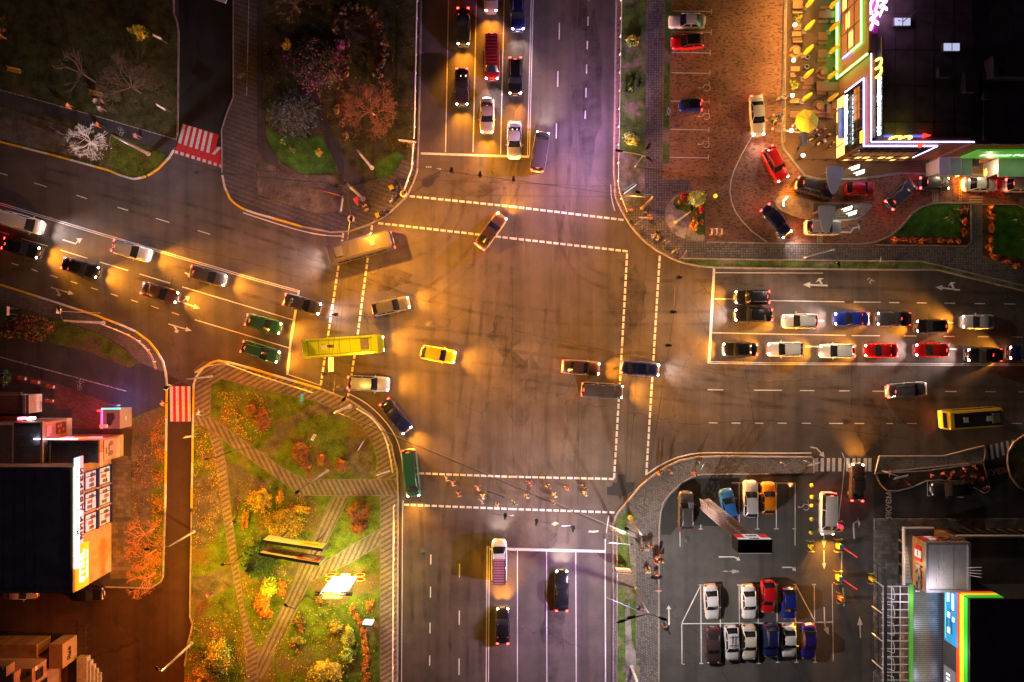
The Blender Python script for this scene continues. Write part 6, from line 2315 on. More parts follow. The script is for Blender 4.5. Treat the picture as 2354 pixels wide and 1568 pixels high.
loc(panel(Me, 2.3, 3.4, 'mural_board', [mat('mural_beige', (.5, .4, .34), .6, .15), mat('mural_brown', (.22, .14, .11), .6, .15), mat('mural_ink', (.06, .02, .02), .6, 0)], sa, .06, art=mural))
Mn = north(240, 998, 4.9)
m = MB()
m.box((0, 0, .1), (4.6, .5, .18), 0, 0, Mn)
m.box((-1.4, -.4, .1), (1.6, .2, .18), 1, 0, Mn)
m.box((1.6, -.4, .1), (1.0, .2, .18), 1, 0, Mn)
loc(m.build('neon_fascia', [emi('fascia_red_neon', (1, .06, .02), 5), emi('fascia_magenta', (1, .2, .6), 4)], sa))
loc(bar(north(195, 998, HS2), -2.4, 0, 2.6, 0, .06, 'light_strip', emi('strip_violet_white', (.8, .75, 1), 8), sa))
m = MB()
m.box(east(285, 1040, 5.2) @ Vector((0, 0, .1)), (.15, 1.6, .4))
loc(m.build('red_sign', [emi('fascia_red_neon', (1, .06, .02), 5)], sa))
lamp_light(gg(240, 985, 4.6), (1, .06, .03), 90, sa, False, .3)
# block with food posters
fo = thing('cafe_building', 'dark slate-roofed cafe with a food poster on its cream side wall', 'cafe', gg(167, 995))
off = -Vector(fo.location)
m = MB()
gbox(m, 100, 960, 167, 1047.5, .1, 5.4, 1, 0)
gbox(m, 20, 965, 100, 1090, .1, 5.6, 1, 0)
loc(m.build('wall', [STUC, SLATE], fo))
m = MB()
for i in range(3):
    gbox(m, 108 + 8 * i, 985 + i * 22, 128 + 6 * i, 986 + i * 22, 5.6, 5.68)
gbox(m, 162, 960, 167, 1047.5, 5.4, 5.8)
gbox(m, 100, 957, 167, 960, 5.4, 5.8)
loc(m.build('parapet', [mat('parapet_tan', (.4, .3, .2), .7, .15)], fo))
loc(panel(east(167, 978, 2.4), 1.3, 1.9, 'food_poster', [mat('poster_brown', (.12, .07, .05), .5, .3, 6), mat('poster_orange', (.5, .22, .1), .5, .2)], fo, .05, art=lambda m, M, w, h, d: [m.box((x, y, d + .01), (.35, .35, .015), 1, .4, M) for x, y in ((-.35, .4), (.3, .1), (-.2, -.4), (.25, .6))]))
loc(panel(east(167, 980, 4.7), 1.2, .9, 'price_board', [mat('board_pale', (.6, .5, .45), .5, .1), mat('board_red', (.5, .06, .08), .5, .1)], fo, .05, art=lambda m, M, w, h, d: m.box((-.4, -.2, d + .01), (.2, .25, .015), 1, 0, M)))
for x, c in ((116, (1, .12, .2)), (136, (.85, .9, 1))):
    m = MB()
    m.box(north(x + 6, 957, 5.7) @ Vector((0, 0, .3)), (.42, .3, .95))
    loc(m.build('lit_sign', [emi('lit_sign_%d' % x, c, 6)], fo))
# dark kiosk row at the far left
kk = thing('kiosk', 'low brown kiosk with a pale side wall at the left edge', 'kiosk', gg(98, 945))
off = -Vector(kk.location)
m = MB()
gbox(m, 24, 905, 98, 946, .1, 2.6, 1, 0)
loc(m.build('wall', [mat('kiosk_wall_pale', (.5, .42, .33), .8, .15), mat('kiosk_roof_rust', (.1, .05, .04), .8, .3)], kk))
m = MB()
gbox(m, 22, 898, 80, 904, 2.3, 2.5)
gbox(m, 86, 905, 92, 946, 2.6, 2.75)
loc(m.build('roof_edge', [mat('roof_edge_grey', (.15, .13, .13), .7, .2)], kk))
m = MB()
gbox(m, 14, 915, 22, 926, 0, 1.4)
loc(m.build('air_unit', [mat('unit_pale', (.4, .42, .38), .6, .1)], kk))
m = MB()
gbox(m, -300, 951, 92, 957, 3.2, 3.5)
loc(m.build('awning', [mat('awning_dark_red', (.18, .03, .03), .7, .2)], kk))
kk = thing('kiosk', 'grey metal kiosk with pink and teal light edges beside the brick forecourt', 'kiosk', gg(304, 979))
off = -Vector(kk.location)
m = MB()
gbox(m, 266, 936, 304, 979, .1, 2.85, 1, 0)
loc(m.build('wall', [mat('kiosk_grey_metal', (.3, .26, .25), .6, .1), mat('kiosk_roof_grey', (.2, .19, .2), .7, .15)], kk))
m = MB()
gbox(m, 264, 933, 305, 936, 2.75, 3.0)
loc(m.build('fascia', [emi('fascia_teal', (.15, .7, .6), 1.5)], kk))
m = MB()
gbox(m, 263, 936, 266, 979, 2.75, 3.0)
loc(m.build('fascia', [emi('fascia_pink', (1, .1, .35), 2)], kk))
m = MB()
m.prism([gg(275, 945), gg(290, 944), gg(293, 955), gg(288, 962), (gg(284, 972)), gg(275, 972)], 2.85, 2.87)
loc(m.build('roof_stain', [mat('roof_tar', (.03, .025, .03), .8, .2)], kk))
m = MB()
m.box(gg(270, 973, 3.05), (.8, .35, .35))
loc(m.build('air_unit', [WHITEM], kk))
m = MB()
m.add(*ell((0, 0, 0), (.3, .18, .03)), 0, True, east(304, 958, 1.6))
loc(m.build('emblem', [mat('emblem_white', (.7, .65, .6), .5, .1)], kk))
m = MB()
m.box(gg(259, 940, 2.2), (.85, .2, .9))
loc(m.build('lit_sign', [emi('kiosk_red_sign', (1, .03, .06), 3.5)], kk))
m = MB()
m.box(gg(283, 928, 2.6), (1.7, .15, .9))
loc(m.build('roof_board', [mat('board_dark_green', (.06, .07, .05), .7, .15)], kk))
lamp_light(gg(302, 912, 3.2), (.2, .12, 1), 150, kk, False, .3)
lamp_light(gg(300, 926, 2.4), (.5, .7, .6), 25, kk, False, .3)
lamp_light(gg(252, 946, 2.4), (1, .05, .03), 50, kk, False, .3)
for x, y, l in ((55, 869, 'leftmost red bench block on the west forecourt'), (86, 878, 'second red bench block on the west forecourt'), (120, 888, 'red bench block at the corner of the brick forecourt'), (118, 921, 'red bench block nearest the pale-walled kiosk')):
    p = g(x, y)
    r = thing('bench', l, 'bench', Vector((p.x, p.y, KZ)), R(-8), 'red bench blocks')
    m = MB()
    m.box((0, 0, .42), (.9, .4, .08))
    m.build('seat', [mat('bench_red', (.5, .08, .04), .5, .1)], r)
    for s in (-1, 1):
        m = MB()
        m.box((s * .35, 0, .19), (.1, .36, .38))
        m.build('leg', [CONC], r)

# --- brick house at the bottom left
bh = thing('house', 'orange-lit brick house with stepped roofs at the bottom left corner', 'house', gg(165, 1480))
off = -Vector(bh.location)
BRK = bricks('house_brick', [(.26, .14, .085), (.32, .18, .11), (.2, .11, .065)], .3, .1, (.3, .22, .16), ms=.01)
m = MB()
gbox(m, -300, 1460, 118, 1490, .1, 2.8, 1, 0)
gbox(m, -300, 1490, 118, 1800, .1, 6.8, 1, 0)
gbox(m, -300, 1528, 90, 1800, 6.8, 7.6, 1, 0)
gbox(m, 118, 1490, 142, 1640, .1, 5.6, 1, 0)
loc(m.build('wall', [BRK, mat('house_roof', (.2, .14, .1), .85, .3, .7)], bh))
m = MB()
gbox(m, 148, 1458, 178, 1512, .1, 3.0, 1, 0)
loc(m.build('entrance_block', [mat('plaster_peach', (.3, .2, .12), .8, .15), mat('entrance_roof', (.22, .15, .1), .8, .2)], bh))
m = MB()
letters(m, 'Яна', east(178, 1487, 1.7, .05), .9, .02, bold=.02)
loc(m.build('lettering', [BLACKP], bh))
m = MB()
gbox(m, 53, 1471, 110, 1492, 6.0, 7.4, 1, 0)
for i in range(4):
    gbox(m, 62 + i * 11, 1472, 70 + i * 11, 1476, 7.4, 7.5)
loc(m.build('chimney', [BRK, mat('chimney_cap', (.45, .3, .2), .8, .2)], bh))
m = MB()
m.prism([gg(96, 1521), gg(104, 1528), gg(142, 1501), gg(138, 1494)], 5.6, 5.75)
loc(m.build('roof_light', [mat('roof_glass_dark', (.02, .03, .02), .3, .1)], bh))
for x, y, z_ in ((142, 1540, 3.6), (142, 1575, 3.6), (142, 1510, 4.4)):
    loc(panel(east(x, y, z_), 1.1, 1.1, 'window', GLASSD, bh, cells=(2, 1)))
loc(panel(north(60, 1490, 4.6), 2.0, 1.2, 'window', GLASSD, bh, cells=(3, 1)))
loc(panel(north(20, 1528, 7.2), 2.0, .7, 'window', GLASSD, bh, cells=(3, 1)))
loc(panel(east(142, 1494, 5.0), .5, .4, 'house_number', WHITEM, bh))
m = MB()
for i in range(5):
    gbox(m, 185, 1505 + i * 10, 208 + i * 6.5, 1700, .0 + .0, .8 - i * .15)
tag(m.build('steps', [CONC]), 'broad concrete steps beside the brick house', 'steps')
m = MB()
m.tube([gg(207, 1432, .9), gg(207, 1500, .9)], .04, 5)
m.tube([gg(180, 1433, .9), gg(207, 1432, .9)], .04, 5)
for y in range(1432, 1501, 17):
    m.tube([gg(207, y, 0), gg(207, y, .95)], .04, 5)
tag(m.build('fence', [DARKM]), 'thin dark yard fence beside the brick house', 'fence')
p = g(502, 3, 3)
r = thing('canopy', 'corner of a white canopy at the top edge above the dark side road', 'canopy', Vector((p.x, p.y + 1.2, 0)))
m = MB()
m.box((0, 0, 3), (2.6, 2.2, .12), 0, R(-20))
m.build('roof', [WHITEM], r)
for s in (-1, 1):
    m = MB()
    m.box((s * 1.1, .3, 1.5), (.08, .08, 3))
    m.build('post', [METAL], r)

# --- drive-through teardrop canopies and menu boards
for px, py, a, l in ((1917, 415, -4, 'upper grey teardrop canopy over the dark off-roader'), (1899, 505, -2, 'lower grey teardrop canopy over the silver estate car')):
    z_ = 3.1
    r = thing('canopy', l, 'canopy', Vector((*g(px, py, z_).xy, KZ)), R(a), 'teardrop canopies of the drive-through')
    pts = smooth([(-1.02, 1.4), (-.95, 1.6), (0, 1.72), (.95, 1.6), (1.08, 1.4), (.85, .0), (.35, -1.4), (.1, -1.62), (-.1, -1.62), (-.35, -1.4), (-.85, 0), (-1.02, 1.4)], 2)
    m = MB()
    m.prism(pts[:-1], z_ - .22, z_ - .1, 0, 1, True)
    m.build('roof', [mat('canopy_grey_panel', (.4, .4, .43), .6, .12, 1.5), METAL], r)
    m = MB()
    m.tube([(-.5, 1.2, 0), (-.5, 1.2, z_ - .2)], .09, 8)
    m.build('post', [METAL], r)
for c, deg, l in ((t(1, 3, 722, 345), 38, 'left glowing menu board on the gravel island'), (t(1, 3, 764, 385), 38, 'right glowing menu board on the gravel island'), (t(0, 3, 790, 1535), 38, 'glowing menu board by the terrace kerb'), (t(1, 3, 835, 12), 38, 'second glowing menu board nearer the upper canopy')):
    p = g(*c, 1.5)
    r = thing('menu_board', l, 'menu board', Vector((p.x, p.y, KZ + .12)), R(deg - 20), 'glowing menu boards')
    m = MB()
    m.box((0, .12, .9), (1.15, .16, 1.8))
    m.build('cabinet', [mat('menu_cabinet_wood', (.3, .14, .06), .5, .15)], r)
    m = MB()
    m.box((0, 0, 1.3), (.95, .06, .85), 0, 0, Matrix.Translation((0, 0, 0)))
    m.add(m.v[:0], [])
    m.build('screen', [emi('menu_screen', (.9, 1, .82), 3.5)], r)
    m = MB()
    m.add([(-.5, -.35, 1.35), (.5, -.35, 1.35), (.5, .05, 1.8), (-.5, .05, 1.8)], [(0, 1, 2, 3)], 0)
    m.add([(-.5, -.35, 1.33), (.5, -.35, 1.33), (.5, .05, 1.78), (-.5, .05, 1.78)], [(3, 2, 1, 0)], 0)
    m.build('sloping_screen', [emi('menu_screen', (.9, 1, .82), 3.5)], r)
r = thing('direction_sign', 'small zigzag light sign at the left tip of the gravel island', 'sign', Vector((*g(1804, 464, .6).xy, KZ)))
m = MB()
m.tube([(-.25, -.6, .7), (-.25, .1, .7), (.25, .55, .7)], .09, 6)
m.build('light_tube', [emi('zigzag_light', (.7, .95, .8), 3)], r)
m = MB()
m.box((-.2, 0, .32), (.12, .6, .64))
m.build('base', [METAL], r)
# ------------------------------------------------------------------ planting
def leafmat(n, c, v=.45):
    return mat('leaf_' + n, c, .75, v, 3.0, spec=.2)


LM = dict(rust=leafmat('rust', (0.377, 0.145, 0.0362)), orange=leafmat('orange', (0.609, 0.217, 0.029)), red=leafmat('red', (0.406, 0.0217, 0.0435)), maroon=leafmat('maroon', (0.232, 0.029, 0.058)),
          lime=leafmat('lime', (0.435, 0.58, 0.087)), yellow=leafmat('yellow', (0.725, 0.522, 0.0435)), green=leafmat('green', (0.0725, 0.189, 0.0362)), dark=leafmat('dark', (0.029, 0.058, 0.029)),
          olive=leafmat('olive', (0.174, 0.174, 0.0435)), blue=leafmat('blue', (.11, .14, .13)), pink=leafmat('pink', (0.58, 0.116, 0.348)), purple=leafmat('purple', (0.232, 0.0725, 0.174)), gold=leafmat('gold', (0.58, 0.362, 0.0435)), grey=leafmat('grey', (0.435, 0.392, 0.348)), pale=leafmat('pale', (0.435, 0.609, 0.29)))
BARK = mat('tree_bark', (.16, .11, .075), .9, .3, 6)
BARKO = mat('orange_lit_bark', (.5, .22, .09), .9, .3, 6)  # orange lamp light painted into the bark colour
BARKW = mat('white_lit_bark', (.78, .76, .66), .9, .2, 6)  # bark whitened to carry the white light on the tree


def crown(cx, rx, ry, h, n, cols, size=.13, z0=.1, seed=0, fuzz=.35, parts=None):
    """leaf clusters through an uneven dome volume; cols = list of material slots by weight"""
    m = MB()
    off_ = Vector((seed * 7.3, seed * 3.1, 0))
    cl = max(5, n // 26)
    nu, nv = 14, 6
    vs = []
    for j in range(nv + 1):
        for i in range(nu):
            a, b = 2 * math.pi * i / nu, math.pi / 2 * j / nv
            k_ = (.64 if rx > .8 else .4) * (1 + .5 * noise.noise(Vector((math.cos(a) * 2.2, math.sin(a) * 2.2, b * 2)) + off_))
            vs.append((math.cos(a) * math.cos(b) * rx * k_, math.sin(a) * math.cos(b) * ry * k_, z0 * .3 + h * .8 * math.sin(b) * k_))
    m.add(vs, [(j * nu + i, j * nu + (i + 1) % nu, (j + 1) * nu + (i + 1) % nu, (j + 1) * nu + i) for j in range(nv) for i in range(nu)], cols[0], True)
    made = 0
    for _ in range(cl):
        a = random.uniform(0, 2 * math.pi)
        u = random.random() ** .5
        zz = random.random()
        rr = math.sqrt(max(0, 1 - zz * zz)) if random.random() < .75 else random.random()
        k_ = .82 + fuzz * noise.noise(Vector((math.cos(a) * 1.6, math.sin(a) * 1.6, zz)) + off_)
        c = Vector((math.cos(a) * rx * rr * k_ * (.5 + .5 * u), math.sin(a) * ry * rr * k_ * (.5 + .5 * u), z0 + h * zz * k_))
        mi = random.choice(cols)
        for _ in range(n // cl):
            p = c + Vector((random.gauss(0, 1) * rx * .13, random.gauss(0, 1) * ry * .13, random.gauss(0, 1) * h * .1))
            p.z = max(.03, p.z)
            m.leaf(p, size * random.uniform(.6, 1.35), mi if random.random() < .8 else random.choice(cols), .6)
    return m


def shrub(px, py, rP, label, mats, h=1.0, n=420, ry=None, size=.13, cat='shrub', name='shrub', z0=KZ, group=None, stems=True, fuzz=.35):
    p = g(px, py, h * .4)
    r = thing(name, label, cat, Vector((p.x, p.y, z0)), 0, group)
    m = crown(p, rP * S, (ry or rP) * S, h, int(n * 1.7), list(range(len(mats))), size, seed=px * .01, fuzz=fuzz)
    m.build('foliage', [LM[c] for c in mats], r)
    if stems:
        m = MB()
        for i in range(5):
            a = i * 1.3
            m.tube([(0, 0, 0), (math.cos(a) * rP * S * .3, math.sin(a) * (ry or rP) * S * .3, h * .5), (math.cos(a) * rP * S * .55, math.sin(a) * (ry or rP) * S * .55, h * .8)], [.035, .025, .012], 4)
        m.build('stem', [BARK], r)
    return r


def bare_tree(px, py, rP, h, label, bark, seed=1, lean=(0, 0), n0=7, depth=4, leaves=None, tw=.009, trunk=.11, spread=1.0, z0=KZ):
    p = g(px, py)
    r = thing('bare_tree', label, 'tree', Vector((p.x, p.y, z0)))
    rnd = random.Random(seed)
    base = h * .28
    m = MB()
    lx, ly = lean[0] * S, lean[1] * S
    m.tube([(0, 0, 0), (lx * .1, ly * .1, base * .5), (lx * .3, ly * .3, base)], [trunk, trunk * .8, trunk * .7], 8)
    m.build('trunk', [bark], r)
    m = MB()
    tips = []

    def grow(q, d, L, rad, dep):
        pts, rs = [q], [rad]
        for i in range(3):
            d = (d + Vector((rnd.gauss(0, .16), rnd.gauss(0, .16), rnd.gauss(.02, .1)))).normalized()
            q = q + d * L / 3
            pts.append(q)
            rs.append(rad * (1 - .14 * (i + 1)))
        m.tube(pts, rs, 5 if rad > .03 else 3, cap=False)
        if dep == 0:
            tips.append(q)
            return
        for i in range(3 if dep > 1 else 4):
            a = rnd.uniform(.35, .85) * spread
            ax = d.cross(Vector((rnd.gauss(0, 1), rnd.gauss(0, 1), rnd.gauss(0, 1)))).normalized()
            nd = Matrix.Rotation(a, 3, ax) @ d
            nd.z = max(nd.z, -.15)
            grow(pts[-1 - (i % 2)], nd, L * rnd.uniform(.58, .8), max(tw, rad * .62), dep - 1)

    R_ = rP * S
    for i in range(n0):
        a = 2 * math.pi * i / n0 + rnd.uniform(-.3, .3)
        el = rnd.uniform(.3, 1.0)
        d = Vector((math.cos(a), math.sin(a), el)).normalized()
        grow(Vector((lx * .3, ly * .3, base)), d, R_ * rnd.uniform(.3, .46), trunk * .5, depth)
    m.build('branches', [bark], r)
    if leaves:
        m = MB()
        for q in tips[::max(1, len(tips) // leaves[1])]:
            m.leaf(q, .09)
        m.build('foliage', [LM[leaves[0]]], r)
    return r


def spruce(px, py, rP, h, label, mats, dense=1.0, droop=.35, name='spruce', z0=KZ, size=.12, lobes=1.0):
    p = g(px, py, h * .3)
    r = thing(name, label, 'tree', Vector((p.x, p.y, z0)))
    m = MB()
    m.tube([(0, 0, 0), (0, 0, h * .97)], [.16, .03], 8)
    m.build('trunk', [BARK], r)
    m = MB()
    q = MB()
    R_ = rP * S
    tiers = 11
    for ti in range(tiers):
        f = ti / (tiers - 1)
        z = .35 + (h - .5) * f
        rad = R_ * (1 - f) ** .8
        nb = max(4, int(15 * (1 - f * .65)))
        for b in range(nb):
            a = 2 * math.pi * (b + ti * .37) / nb + random.uniform(-.12, .12)
            L = rad * random.uniform(.78, 1.06)
            dz = -droop * L * .5
            q.tube([(0, 0, z), (math.cos(a) * L * .5, math.sin(a) * L * .5, z + dz * .3), (math.cos(a) * L, math.sin(a) * L, z + dz)], [.03, .02, .008], 4, cap=False)
            k_ = int(max(3, L * 11) * dense)
            for i in range(k_):
                u = (i + .5) / k_
                c = Vector((math.cos(a) * L * u, math.sin(a) * L * u, z + dz * u * u))
                w = .22 * lobes * (1.15 - u * .6)
                for _ in range(3):
                    m.leaf(c + Vector((random.gauss(0, w), random.gauss(0, w), random.gauss(0, .07))), size * random.uniform(.7, 1.3), random.randrange(len(mats)) if random.random() < .5 else 0, .9)
    q.build('branches', [BARK], r)
    m.build('crown', [LM[c] for c in mats], r)
    return r


# north-west park
spruce(668, 259, 68, 5.5, 'round bluish conifer in the north-west park', ['blue', 'dark', 'dark', 'blue'], 1.0, .3, 'conifer', lobes=.85, size=.12)
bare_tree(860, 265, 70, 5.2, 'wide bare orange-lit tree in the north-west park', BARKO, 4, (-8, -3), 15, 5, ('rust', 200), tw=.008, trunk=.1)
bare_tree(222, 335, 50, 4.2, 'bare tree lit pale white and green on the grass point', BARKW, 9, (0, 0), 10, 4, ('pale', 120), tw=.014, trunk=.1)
bare_tree(325, 215, 78, 6, 'large bare brown tree in the dark upper left park', BARK, 21, (-16, 14), 11, 5, tw=.008, trunk=.12)
bare_tree(220, 190, 60, 7, 'dim bare tree with a long pale limb left of the large bare tree', BARK, 33, (-40, 30), 6, 3, trunk=.12)
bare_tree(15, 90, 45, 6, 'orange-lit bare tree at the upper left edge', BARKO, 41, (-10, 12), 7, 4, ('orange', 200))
bare_tree(690, 30, 50, 6, 'dim brown tree at the top of the north-west park', BARK, 52, (-8, 14), 7, 3, ('olive', 200))
shrub(318, 74, 20, 'yellow-green bush in the dark upper left park', ['yellow', 'lime', 'olive'], 2.2, 420, 17)
shrub(661, 105, 12, 'golden bush above the pink flowering bed', ['gold', 'yellow'], 1.2, 260, 16)
shrub(652, 326, 8, 'small yellow-green bush under the round conifer, the upper left one', ['lime', 'green'], .7, 140)
shrub(674, 346, 12, 'low olive bush on the dark lawn below the round conifer', ['olive', 'green'], .7, 160)
shrub(734, 351, 10, 'small yellow bush alone on the right of the dark lawn', ['yellow', 'lime'], .7, 170)
shrub(945, 334, 10, 'dry brown tuft beside the white poster board', ['rust', 'olive'], .5, 130)
shrub(725, 150, 74, 'large dark flowering bush mass with pink and purple blossoms', ['dark', 'dark', 'purple', 'dark', 'olive', 'maroon', 'pink'], 1.1, 2600, 68, .12, 'flower bed', 'flowering_shrubs', stems=False)
shrub(782, 104, 17, 'bright pink blossoming clump beside the ring-shaped bed', ['purple', 'pink', 'dark'], .9, 320, 14, .11, 'flower bed', 'flowering_shrubs', stems=False)
NB = 'grey-green clumps of the ring-shaped bed'
for i, (x, y, a) in enumerate([(773, 72, 9), (776, 48, 9), (790, 27, 10), (806, 16, 10), (826, 17, 10), (845, 26, 11), (862, 40, 11), (874, 60, 11), (880, 82, 10), (884, 104, 11), (884, 126, 11), (880, 148, 11), (870, 172, 13)]):
    shrub(x, y, a, 'grey-green clump in the ring-shaped flower bed', ['dark', 'grey', 'olive', 'rust'], .6, 150, a + 2, .11, 'shrub', 'shrub', group=NB, stems=False, fuzz=.2)
for i, (x, y) in enumerate([(797, 60), (800, 95), (802, 130), (798, 170), (776, 255), (786, 285), (795, 312)]):
    shrub(x, y, 8, 'rusty clump along the inner edge of the curved flower bed', ['rust', 'olive', 'dark'], .5, 110, 15, .1, group='rusty clumps of the curved bed', stems=False)
# north-east verge and planter
shrub(1453, 93, 18, 'olive and yellow bush ring on the verge, the upper one', ['olive', 'gold', 'green'], .7, 420)
shrub(1450, 205, 6, 'tiny bright green shrub on the bare verge soil', ['green', 'lime'], .9, 130, 8)
for i, (dx, dy) in enumerate(((-11, -10), (-12, 10), (2, -20), (15, -3), (2, 12))):
    shrub(1450 + dx, 201 + dy, 5, 'small black tuft around the tiny bright green shrub', ['dark'], .35, 60, group='small black tufts on the verge', stems=False)
shrub(1450, 321, 18, 'bright yellow and green flower bush on the verge near the three-armed lamp', ['yellow', 'lime', 'pale', 'green'], .7, 480)
shrub(1602, 456, 21, 'pale green leafy tree in the half-round flower bed', ['pale', 'lime', 'pale', 'yellow'], 2.6, 1100, 19, .12, 'tree', 'leafy_shrub')
shrub(1573, 453, 14, 'dark red shrub in the upper part of the half-round flower bed', ['maroon', 'red'], .8, 260, 9)
shrub(1609, 484, 9, 'bright red spiky shrub at the right edge of the half-round flower bed', ['red'], .8, 200, 10)
shrub(1561, 463, 9, 'small orange shrub in the half-round flower bed', ['orange', 'olive'], .5, 130, 7)
shrub(1594, 519, 11, 'bright orange shrub in the lower half-round flower bed', ['orange', 'orange', 'gold'], .7, 300, 15)
shrub(1596, 497, 9, 'brown shrub above the bright orange one in the half-round bed', ['rust', 'olive'], .6, 150, 8)
shrub(1611, 512, 7, 'dull red shrub right of the bright orange one in the half-round bed', ['maroon', 'rust'], .6, 110, 7)
HB_ = 'orange hedge clumps round the trimmed lawns'
for x, y, a, b in ((2055, 551, 12, 9), (2075, 552, 10, 8), (2095, 551, 10, 8), (2115, 553, 10, 8), (2135, 552, 10, 8), (2158, 553, 10, 8), (2180, 554, 10, 8), (2200, 555, 9, 8), (2213, 535, 9, 12), (2214, 510, 9, 12), (2214, 485, 9, 12), (2275, 480, 9, 10), (2277, 500, 10, 12), (2276, 525, 9, 12), (2275, 548, 9, 12), (2274, 570, 9, 10), (2283, 590, 13, 9), (2310, 602, 12, 8), (2334, 609, 12, 8)):
    shrub(x, y, a, 'low orange-brown hedge clump along the edge of a trimmed lawn', ['rust', 'orange', 'maroon'], .5, 170, b, .1, group=HB_, stems=False)
for x, y, l in ((2167, 503, 'small star-shaped green tree on the left trimmed lawn'), (2323, 508, 'small star-shaped green tree on the right trimmed lawn'), (2345, 552, 'small dark tree at the right edge of the right trimmed lawn')):
    p = g(x, y)
    r = thing('young_tree', l, 'tree', Vector((p.x, p.y, KZ)))
    m = MB()
    m.tube([(0, 0, 0), (.1, .05, 2.2)], [.05, .025], 6)
    m.build('trunk', [BARK], r)
    m = MB()
    for i in range(6):
        a = i * 1.05 + .4
        for _ in range(34):
            u = random.random()
            c = Vector((math.cos(a) * u * .95, math.sin(a) * u * .95, 1.9 + .3 * u)) + Vector((random.gauss(0, .11), random.gauss(0, .11), random.gauss(0, .12)))
            m.leaf(c, .13, random.randrange(2))
    m.build('crown', [LM['green'], LM['olive']], r)
# south-east bed
for x, y in ((2060, 1105), (2140, 1092), (2165, 1088), (2190, 1086), (2215, 1078), (2240, 1075), (2210, 1098), (2235, 1095), (2255, 1100), (2085, 1112), (2180, 1098), (2262, 1122)):
    shrub(x, y, 8, 'small reddish plant in the dark entrance flower bed', ['maroon', 'rust', 'dark'], .35, 70, 7, .09, group='small reddish plants in the entrance bed', stems=False)
# south-west park: round russet bushes
RB = 'round russet bushes'
for x, y, a, b, l in ((604, 965, 24, 28, 'round russet bush beside the upper striped path'), (575, 940, 17, 15, 'dull brown bush left of the upper round russet bush'), (690, 1040, 26, 30, 'large russet bush at the left end of the four-bush group'), (705, 1070, 16, 14, 'low russet bush joining the large one and the small round one'), (739, 1057, 16, 16, 'small round russet bush in the middle of the four-bush group'), (783, 1071, 19, 19, 'round russet bush at the right end of the four-bush group'), (822, 1175, 34, 25, 'widest russet bush beside the lower striped path'), (825, 1214, 20, 20, 'round russet bush directly below the widest one')):
    shrub(x, y, a, l, ['rust', 'rust', 'maroon', 'olive'], 1.1, int(a * b * 1.3), b, .1, group=RB, fuzz=.2)
LF = [('gold', 'yellow', 'olive', 'rust'), ('lime', 'yellow'), ('orange', 'rust', 'gold')]
for x, y, a, b, k_, n, h, l in ((600, 1145, 32, 30, 0, 900, 1.2, 'golden bush at the top of the planted triangle'), (650, 1200, 62, 38, 0, 1700, 1.0, 'wide golden spiky shrub mass above the double billboard'), (644, 1140, 12, 18, 2, 220, .6, 'orange strip shrub beside the golden bush'), (690, 1172, 26, 12, 0, 350, .7, 'narrow golden shrub at the right end of the spiky mass'), (566, 1195, 10, 26, 2, 240, .6, 'rusty shrub along the left edge of the planted triangle'), (620, 1352, 23, 26, 1, 700, 1.0, 'bright lime bush in the lower bed'), (604, 1390, 20, 34, 2, 520, .7, 'orange shrub at the lower left of the bright lime bush'), (648, 1352, 14, 26, 2, 300, .6, 'orange shrub at the right of the bright lime bush'), (616, 1410, 16, 14, 2, 200, .5, 'low orange shrub at the foot of the lower bed')):
    shrub(x, y, a, l, list(LF[k_]), h, n, b, .12)
spruce(594, 1291, 56, 5.2, 'very dark conifer with drooping branches beside the double billboard', ['dark', 'dark', 'green'], 1.3, .5, 'conifer', lobes=.45, size=.1)
for x, y, a, b, mm, n, h, l in ((768, 1440, 22, 16, ('olive', 'gold'), 380, .8, 'olive round bush under the glowing pylon'), (801, 1462, 16, 34, ('gold', 'lime', 'olive'), 520, .9, 'yellow-green shrub row right of the olive round bush'), (800, 1502, 18, 26, ('lime', 'olive'), 380, .8, 'lower yellow-green shrub right of the olive round bush'), (682, 1472, 22, 14, ('olive', 'gold'), 280, .6, 'low olive shrub beside the diagonal path'), (752, 1545, 48, 34, ('gold', 'yellow', 'olive'), 1300, 1.6, 'large golden bush at the bottom edge of the park'), (742, 1378, 24, 14, ('rust', 'olive'), 300, .5, 'rusty low shrub left of the glowing pylon'), (690, 1435, 18, 22, ('rust', 'dark'), 260, .5, 'dark rusty shrub between path and pylon'), (852, 1390, 12, 20, ('rust', 'gold'), 200, .4, 'dry golden tuft right of the glowing pylon'), (503, 1510, 34, 48, ('olive', 'gold', 'lime'), 1200, 1.4, 'large yellow-green bush at the bottom left of the park'), (470, 1545, 30, 20, ('olive', 'gold'), 420, 1.0, 'golden undergrowth at the bottom of the yard edge')):
    shrub(x, y, a, l, list(mm), h, n, b, .12)
for x, y in ((812, 1398), (820, 1416), (828, 1434), (834, 1452), (838, 1472), (842, 1492), (842, 1512), (838, 1532), (842, 1552), (840, 1566)):
    shrub(x, y, 10, 'orange hedge clump in the row along the lower park pavement', ['orange', 'rust'], .6, 170, 13, .1, group='orange hedge clumps along the lower park pavement', stems=False)
